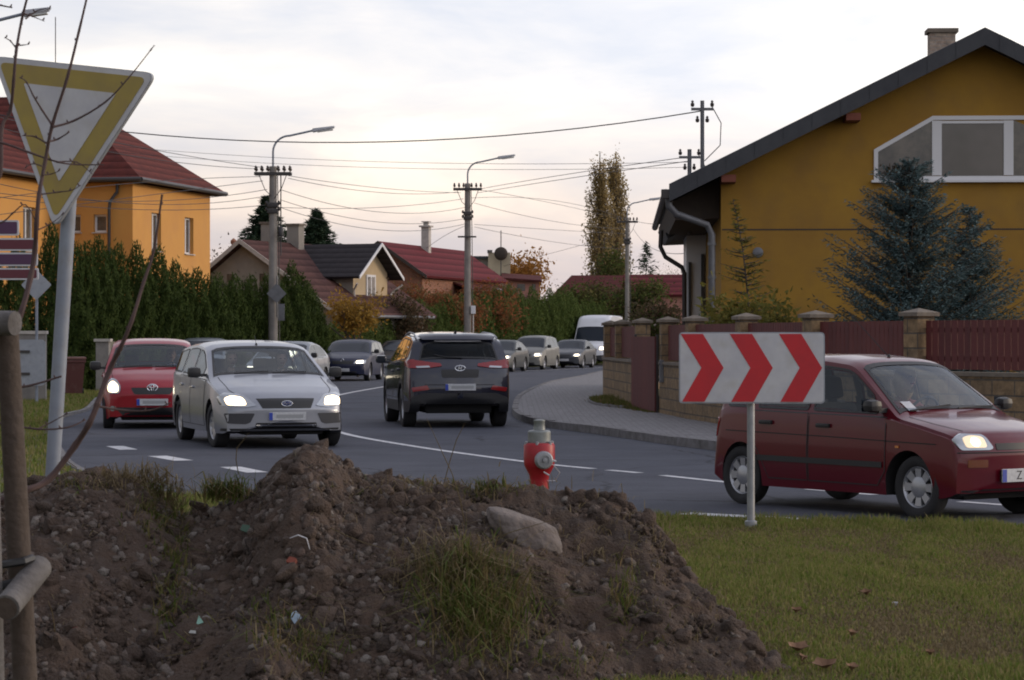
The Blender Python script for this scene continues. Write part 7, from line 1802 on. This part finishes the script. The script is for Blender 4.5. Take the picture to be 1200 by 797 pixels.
# ------------------------------------------------------------------ people behind the glass
M['skin'] = mat('skin', (.50,.30,.22), .6); M['shirt_dark'] = mat('dark_jacket', (.035,.035,.05), .9); M['shirt_blue'] = mat('blue_jumper', (.10,.13,.22), .9); M['shirt_grey'] = mat('grey_jacket', (.14,.13,.13), .9); M['shirt_red'] = mat('red_top', (.25,.05,.05), .9)
M['hair_fair'] = mat('fair_hair', (.42,.28,.13), .6, bump=.6, bscale=60); M['hair_dark'] = mat('dark_hair', (.03,.02,.015), .6, bump=.6, bscale=60)
def person(label, loc, rz, shirt, hair, longhair=False, driving=True):
    """Seated figure; origin at the seat under the hips, facing local +x."""
    t = thing('person', label, 'person', loc, rz)
    V = []; E = []; Rr = []
    def a(p, r, par=None):
        V.append(p); Rr.append(r); i = len(V)-1
        if par is not None: E.append((par, i))
        return i
    pel = a((0,0,.10), .14); w = a((-.03,0,.26), .125, pel); ch = a((-.06,0,.42), .15, w); nk0 = a((-.07,0,.54), .09, ch); nk = a((-.055,0,.60), .052, nk0); hd0 = a((-.035,0,.65), .055, nk)
    for s in (1,-1):
        hp = a((.05,s*.10,.07), .095, pel); kn = a((.44,s*.13,.17), .065, hp); an = a((.72,s*.12,-.16), .042, kn); a((.84,s*.12,-.20), .035, an)
        sh = a((-.06,s*.175,.49), .065, ch)
        if driving: el = a((.16,s*.25,.30), .043, sh); wr = a((.38,s*.17,.40), .028, el); pm = a((.43,s*.165,.42), .030, wr); tgt = (.47, .165, .42)
        else: el = a((.06,s*.24,.26), .043, sh); wr = a((.26,s*.12,.20), .028, el); pm = a((.33,s*.10,.19), .030, wr)
        px_, py_, pz_ = V[pm]
        for k, (dy, ln) in enumerate(((-.024,.055),(-.008,.065),(.008,.06),(.024,.048))):
            f0 = a((px_+.02, py_+dy, pz_+.005), .0095, pm); f1 = a((px_+.02+ln*.6, py_+dy*1.05, pz_-.008), .0085, f0); a((px_+.02+ln*.75, py_+dy, pz_-.035), .007, f1)
        th0 = a((px_+.0, py_-s*.028, pz_+.005), .010, pm); a((px_+.035, py_-s*.038, pz_+.012), .008, th0)
    me = bpy.data.meshes.new('body'); me.from_pydata(V, E, []); o = link('body', me, t)
    md = o.modifiers.new('skin', 'SKIN'); sv = me.skin_vertices[0].data
    for i, r in enumerate(Rr): sv[i].radius = (r, r)
    sv[0].use_root = True
    sb_ = o.modifiers.new('sub', 'SUBSURF'); sb_.levels = 1; sb_.render_levels = 1
    dg = bpy.context.evaluated_depsgraph_get(); dg.update(); nm = bpy.data.meshes.new_from_object(o.evaluated_get(dg)); o.modifiers.clear()
    # head joined into the body
    bm = bmesh.new(); bm.from_mesh(nm); hb = bmesh.new(); bmesh.ops.create_uvsphere(hb, u_segments=28, v_segments=22, radius=1)
    for v in hb.verts:
        x, y, z = v.co; k = 1.0
        X1 = x*.098; Y1 = y*.077; Z1 = z*.118
        if z < 0: Y1 *= 1-.28*(-z)**1.3; X1 *= 1-.12*(-z) if x > 0 else 1-.35*(-z)
        f = max(0, x)**2
        X1 += .022*math.exp(-((y/.16)**2+((z+.18)/.20)**2))*f*1.2      # nose
        X1 -= .010*math.exp(-(((abs(y)-.42)/.16)**2+((z-.05)/.13)**2))*f  # eye sockets
        X1 += .006*math.exp(-((y/.35)**2+((z+.52)/.07)**2))*f           # lips
        X1 += .008*math.exp(-((y/.3)**2+((z+.85)/.2)**2))*f             # chin
        Y1 += math.copysign(.016, y)*math.exp(-(((x+.05)/.16)**2+((z+.05)/.2)**2)) if abs(y) > .85 else 0   # ears
        v.co = Vector((X1-.01, Y1, Z1+.755))
    tm = bpy.data.meshes.new('tmp'); hb.to_mesh(tm); hb.free(); bm.from_mesh(tm); bm.to_mesh(nm); bm.free(); bpy.data.meshes.remove(tm)
    nm.materials.clear(); nm.materials.append(shirt); nm.materials.append(M['skin']); nm.materials.append(M['ink']); nm.materials.append(M['shirt_red'])
    mi = []
    for p in nm.polygons:
        c = p.center; m_ = 0
        if c.z > .585: m_ = 1
        if (driving and c.x > .385 and c.z > .3) or (not driving and c.x > .27 and c.z > .14 and abs(c.y) < .17 and c.x < .45): m_ = 1
        if c.z > .70 and c.x > .055 and abs(abs(c.y)-.030) < .011 and abs(c.z-.760) < .007: m_ = 2
        if c.x > .06 and abs(c.y) < .022 and abs(c.z-.695) < .006: m_ = 3
        mi.append(m_)
    nm.polygons.foreach_set('material_index', mi); nm.polygons.foreach_set('use_smooth', [True]*len(nm.polygons)); nm.name = 'body'; o.data = nm
    hm = bmesh.new(); bmesh.ops.create_uvsphere(hm, u_segments=24, v_segments=18, radius=1)
    for v in hm.verts:
        x, y, z = v.co; v.co = Vector((x*.112-.022, y*.090, z*.125+.77)); 
        if longhair and z < 0: v.co.z = .77+z*.24; v.co.x -= .02; v.co.y *= 1.15
        v.co += Vector((mnoise.noise(v.co*25), mnoise.noise(v.co*25+Vector((5,0,0))), 0))*.008
    bmesh.ops.delete(hm, geom=[f for f in hm.faces if (f.calc_center_median().x > .035 and f.calc_center_median().z < .83) or (not longhair and f.calc_center_median().z < .70)], context='FACES')
    hme = bpy.data.meshes.new('hair'); hm.to_mesh(hme); hm.free(); hme.materials.append(hair); hme.polygons.foreach_set('use_smooth', [True]*len(hme.polygons)); link('hair', hme, t)
    return t
def seat_person(label, car, x, y, shirt, hair, lh=False, drv=True, z=.50):
    rz = car.rotation_euler.z; c = math.cos(rz); s = math.sin(rz); return person(label, (car.location.x+c*x-s*y, car.location.y+s*x+c*y, z-.03), rz, shirt, hair, lh, drv)

# ------------------------------------------------------------------ the vehicles
def ex_common(plate_z, sg=1, h=.056, ring=None, aerial=None, wipers=True, text=None, rails=False):
    def f(t, H, X, paint):
        plate_on(t, H, sg, plate_z, h=h, text=text, marks=not text)
        if ring: ring(t, H)
        if aerial:
            d, z_, back, ln = aerial; p = Vector((X(d), 0, H.top(d))); mb = MB(); mb.lathe([(.018,0),(.014,.02),(.003,.03)], 8, 0, Matrix.Translation(p)); mb.tube([p, p+Vector((-back, 0, ln))], [.005,.0025], 5); obj('aerial', mb, M['black'], t)
        if wipers:
            cw = H.sp['cab']['wb']
            for y0, y1 in ((.05,.55),(-.5,.0)):
                mb = MB(); k = 6; P_ = []
                for i in range(k+1):
                    y = y0+(y1-y0)*i/k; d = cw+.02+.05*i/k; P_.append(Vector((H.bow(d, y)+.0, y, H.top(d)-.03*(y/H.Wd)**2+.025)))
                mb.tube(P_, .008, 5); obj('wiper', mb, M['black'], t)
    return f
def oval_ring(t, H):
    p = H.cast((0,.63), 'x', 1, 0); mb = MB(); mb.lathe([(.075,0),(.075,.012),(.068,.016),(.002,.016)], 24, 0, Matrix.Translation((p.x,0,.63)) @ Matrix.Rotation(R(90),4,'Y') @ Matrix.Scale(.5,4,(1,0,0))); o = obj('emblem', mb, M['emblue'], t, 40)
    badge_ring(o, Vector((p.x+.016,0,.63)), 1, .075, .037, .006)
    me = text_mesh('Ford', .045, .001); me.materials.clear(); me.materials.append(M['chrome']); q = link('emblem_lettering', me, o, (p.x+.019,0,.632)); q.rotation_euler = (R(90),0,R(90))
def toyota_ring(t, H):
    p = H.cast((0,.70), 'x', 1, 0); z = .70; o = badge_ring(t, Vector((p.x+.02,0,z)), 1, .085, .058, .010); badge_ring(o, Vector((p.x+.02,0,z+.022)), 1, .052, .024, .008); badge_ring(o, Vector((p.x+.022,0,z)), 1, .024, .054, .008)
def hy_ring(t, H):
    p = H.cast((0,1.02), 'x', -1, 0); z = 1.02; x = p.x-.02; o = badge_ring(t, Vector((x,0,z)), -1, .085, .045, .009)
    mb = MB(); mb.tube([(x,.030,z-.035),(x,.012,z+.035)], .007, 6); mb.tube([(x,-.012,z-.035),(x,-.032,z+.035)], .007, 6); mb.tube([(x,.02,z-.004),(x,-.02,z+.004)], .006, 6); obj('emblem_letter', mb, M['chrome'], o, 40)
M['emblue'] = mat('emblem_blue', (.02,.04,.16), .3, .2, coat=1)

def hd(deg): return (math.sin(R(deg)), -math.cos(R(deg)))   # heading towards the camera, turned deg towards image right
G1 = 'cars queueing along the street'
wagon = dict(WAGON, sidetint=True, fit=FRONT_WAGON, rimstyle='steel', steer=R(4), blackmirrors=1)
t1, H1 = make_car('silver estate car with lit headlights in the middle lane', 'car', G1, wagon, P['silver'], (-3.78,36.35,0), hd(17.5), extra=ex_common(.455, 1, .056, oval_ring, (2.12,0,.12,.14)))
seat_person('driver in a dark jacket at the wheel of the silver estate car', t1, .15, .37, M['shirt_dark'], M['hair_dark'])
seat_person('front passenger in grey inside the silver estate car', t1, .15, -.37, M['shirt_grey'], M['hair_dark'], False, False)
red = dict(HATCH, ww=.17, rimstyle='cap', steer=0)
t2, H2 = make_car('bright red small hatchback with one visible lit headlight behind the silver estate', 'car', G1, red, P['red'], (-6.30,43.3,0), hd(8.5), extra=ex_common(.46, 1, .056, toyota_ring))
seat_person('driver in blue at the wheel of the red hatchback', t2, .02, .34, M['shirt_blue'], M['hair_dark'], z=.52)
t3, H3 = make_car('dark grey SUV seen from behind driving away round the bend', 'car', None, SUV, P['charcoal'], (-1.22,44.15,0), (-.155,.988), extra=None)
def suv_extra(t, H, X, paint):
    plate_on(t, H, -1, .70)
    hy_ring(t, H)
    for s_ in (1,-1):
        mb = MB(); P_ = []
        for i in range(11):
            d = 1.95+2.0*i/10; y, z = H.roof_edge(d); P_.append(Vector((X(d), s_*(y-.05), z+.035+(.025 if 0 < i < 10 else 0))))
        mb.tube(P_, .016, 8); obj('roof_rail', mb, M['steel'], t, 40)
    mb = MB(); d = 3.75; z = H.top(d); mb.prism([(X(d)+.10, z-.01),(X(d)-.09, z-.01),(X(d)-.10, z+.075),(X(d)-.07, z+.075)], -.018, .018, 'y'); obj('shark_fin', mb, M['black'], t)
    H.patch('spoiler_stripe', rect(-.40,1.462,.40,1.474), 'x', -1, M['signwhite'], t, off=.03, depth=.01)
    mb = MB(); p = H.cast((.1,1.22), 'x', -1, 0); P_ = [H.cast((-.05,1.19),'x',-1,.02), H.cast((.2,1.20),'x',-1,.02), H.cast((.42,1.24),'x',-1,.02)]; mb.tube(P_, .010, 5); obj('rear_wiper', mb, M['black'], t)
    for y in (.52,-.52): mb = MB(); p = H.cast((y,.36), 'x', -1, 0); mb.lathe([(.03,0),(.03,.05),(.026,.05),(.025,.02)], 12, 0, Matrix.Translation((p.x-.02,y,.33)) @ Matrix.Rotation(R(-90),4,'Y'), cap=False); obj('exhaust', mb, M['steel'], t, 40)
suv_extra(t3, H3, lambda d: SUV['L']/2-d, None)
seat_person('driver in a grey jacket seen from behind in the dark SUV', t3, .12, .38, M['shirt_grey'], M['hair_dark'], z=.66)
tx = Vector((.568,-.823)); mid = Vector((2.90,21.90)); lf = Vector((.823,.568)); c_ = mid + lf*.61 + tx*(3.34/2-.58-2.315/2)
t4, H4 = make_car('dark red old five door hatchback passing behind the chevron sign', 'car', None, KEI, P['maroon'], (c_.x, c_.y, 0), (tx.x, tx.y), extra=ex_common(.385, 1, .056, None, (1.62,0,.55,.42), text='Z HH'))
seat_person('fair haired woman at the wheel of the dark red hatchback', t4, -.02, .29, M['shirt_red'], M['hair_fair'], True, z=.46)
# sticker low in the windscreen corner and a wing badge
o = H4.patch('windscreen_sticker', rect(-.50,.93,-.40,.985,.005), 'x', 1, M['signwhite'], t4, off=.012, depth=0); H4.patch('sticker_band', rect(-.50,.905,-.40,.93), 'x', 1, M['greypaint'] if True else M['greypaint'], o, off=.012, depth=0)
H4.patch('side_repeater', rect(3.34/2-.80,.60,3.34/2-.76,.62), 'y', -1, M['amber'], t4, off=.01)
def fext(t, H, X, paint): plate = None
def far_car(label, sp, paint, X_, Y_, deg, extra=None, on=True, g=G1):
    return make_car(label, 'car' if sp is not VANS else 'van', g, sp, paint, (X_, Y_, 0), hd(deg), detail=False, extra=extra)
VANS = dict(VAN); VANS['fit'] = VAN['fit'] + VANSIDE
far_car('pale car with dark glass hidden behind the windscreen of the silver estate', dict(SEDAN, L=4.3, fit=SEDAN['fit']), P['paleblue'], -6.62, 73.0, -9)
far_car('dark blue estate car with lit headlights in the queue, just right of the silver estate', ESTATE, P['navy'], -5.72, 88.9, -6, lambda t, H, X, p: badge_ring(t, Vector((H.cast((0,.73),'x',1,.03).x,0,.74)), 1, .05, .05, .012))
far_car('dark car partly hidden by the left side of the dark SUV', SEDAN, P['dark'], -4.62, 103, -12)
far_car('dark grey car partly hidden by the right side of the dark SUV', dict(SEDAN), P['darkgrey'], -.45, 111.5, -12)
far_car('pale gold tall estate car queueing between the dark grey car and grey saloon', MPV, P['beige'], 1.05, 118.5, -14)
far_car('grey saloon with lit headlight in the queue directly in front of the white van', SEDAN, P['grey'], 3.05, 124.5, -13)
far_car('white high roofed van at the end of the queue beside the block wall', VANS, P['vanwhite'], 4.75, 136.5, -13)
far_car('pale parked car glimpsed between the red hatchback and the silver estate', FHATCH, P['paleblue'], -9.55, 76.5, 0, g=None)
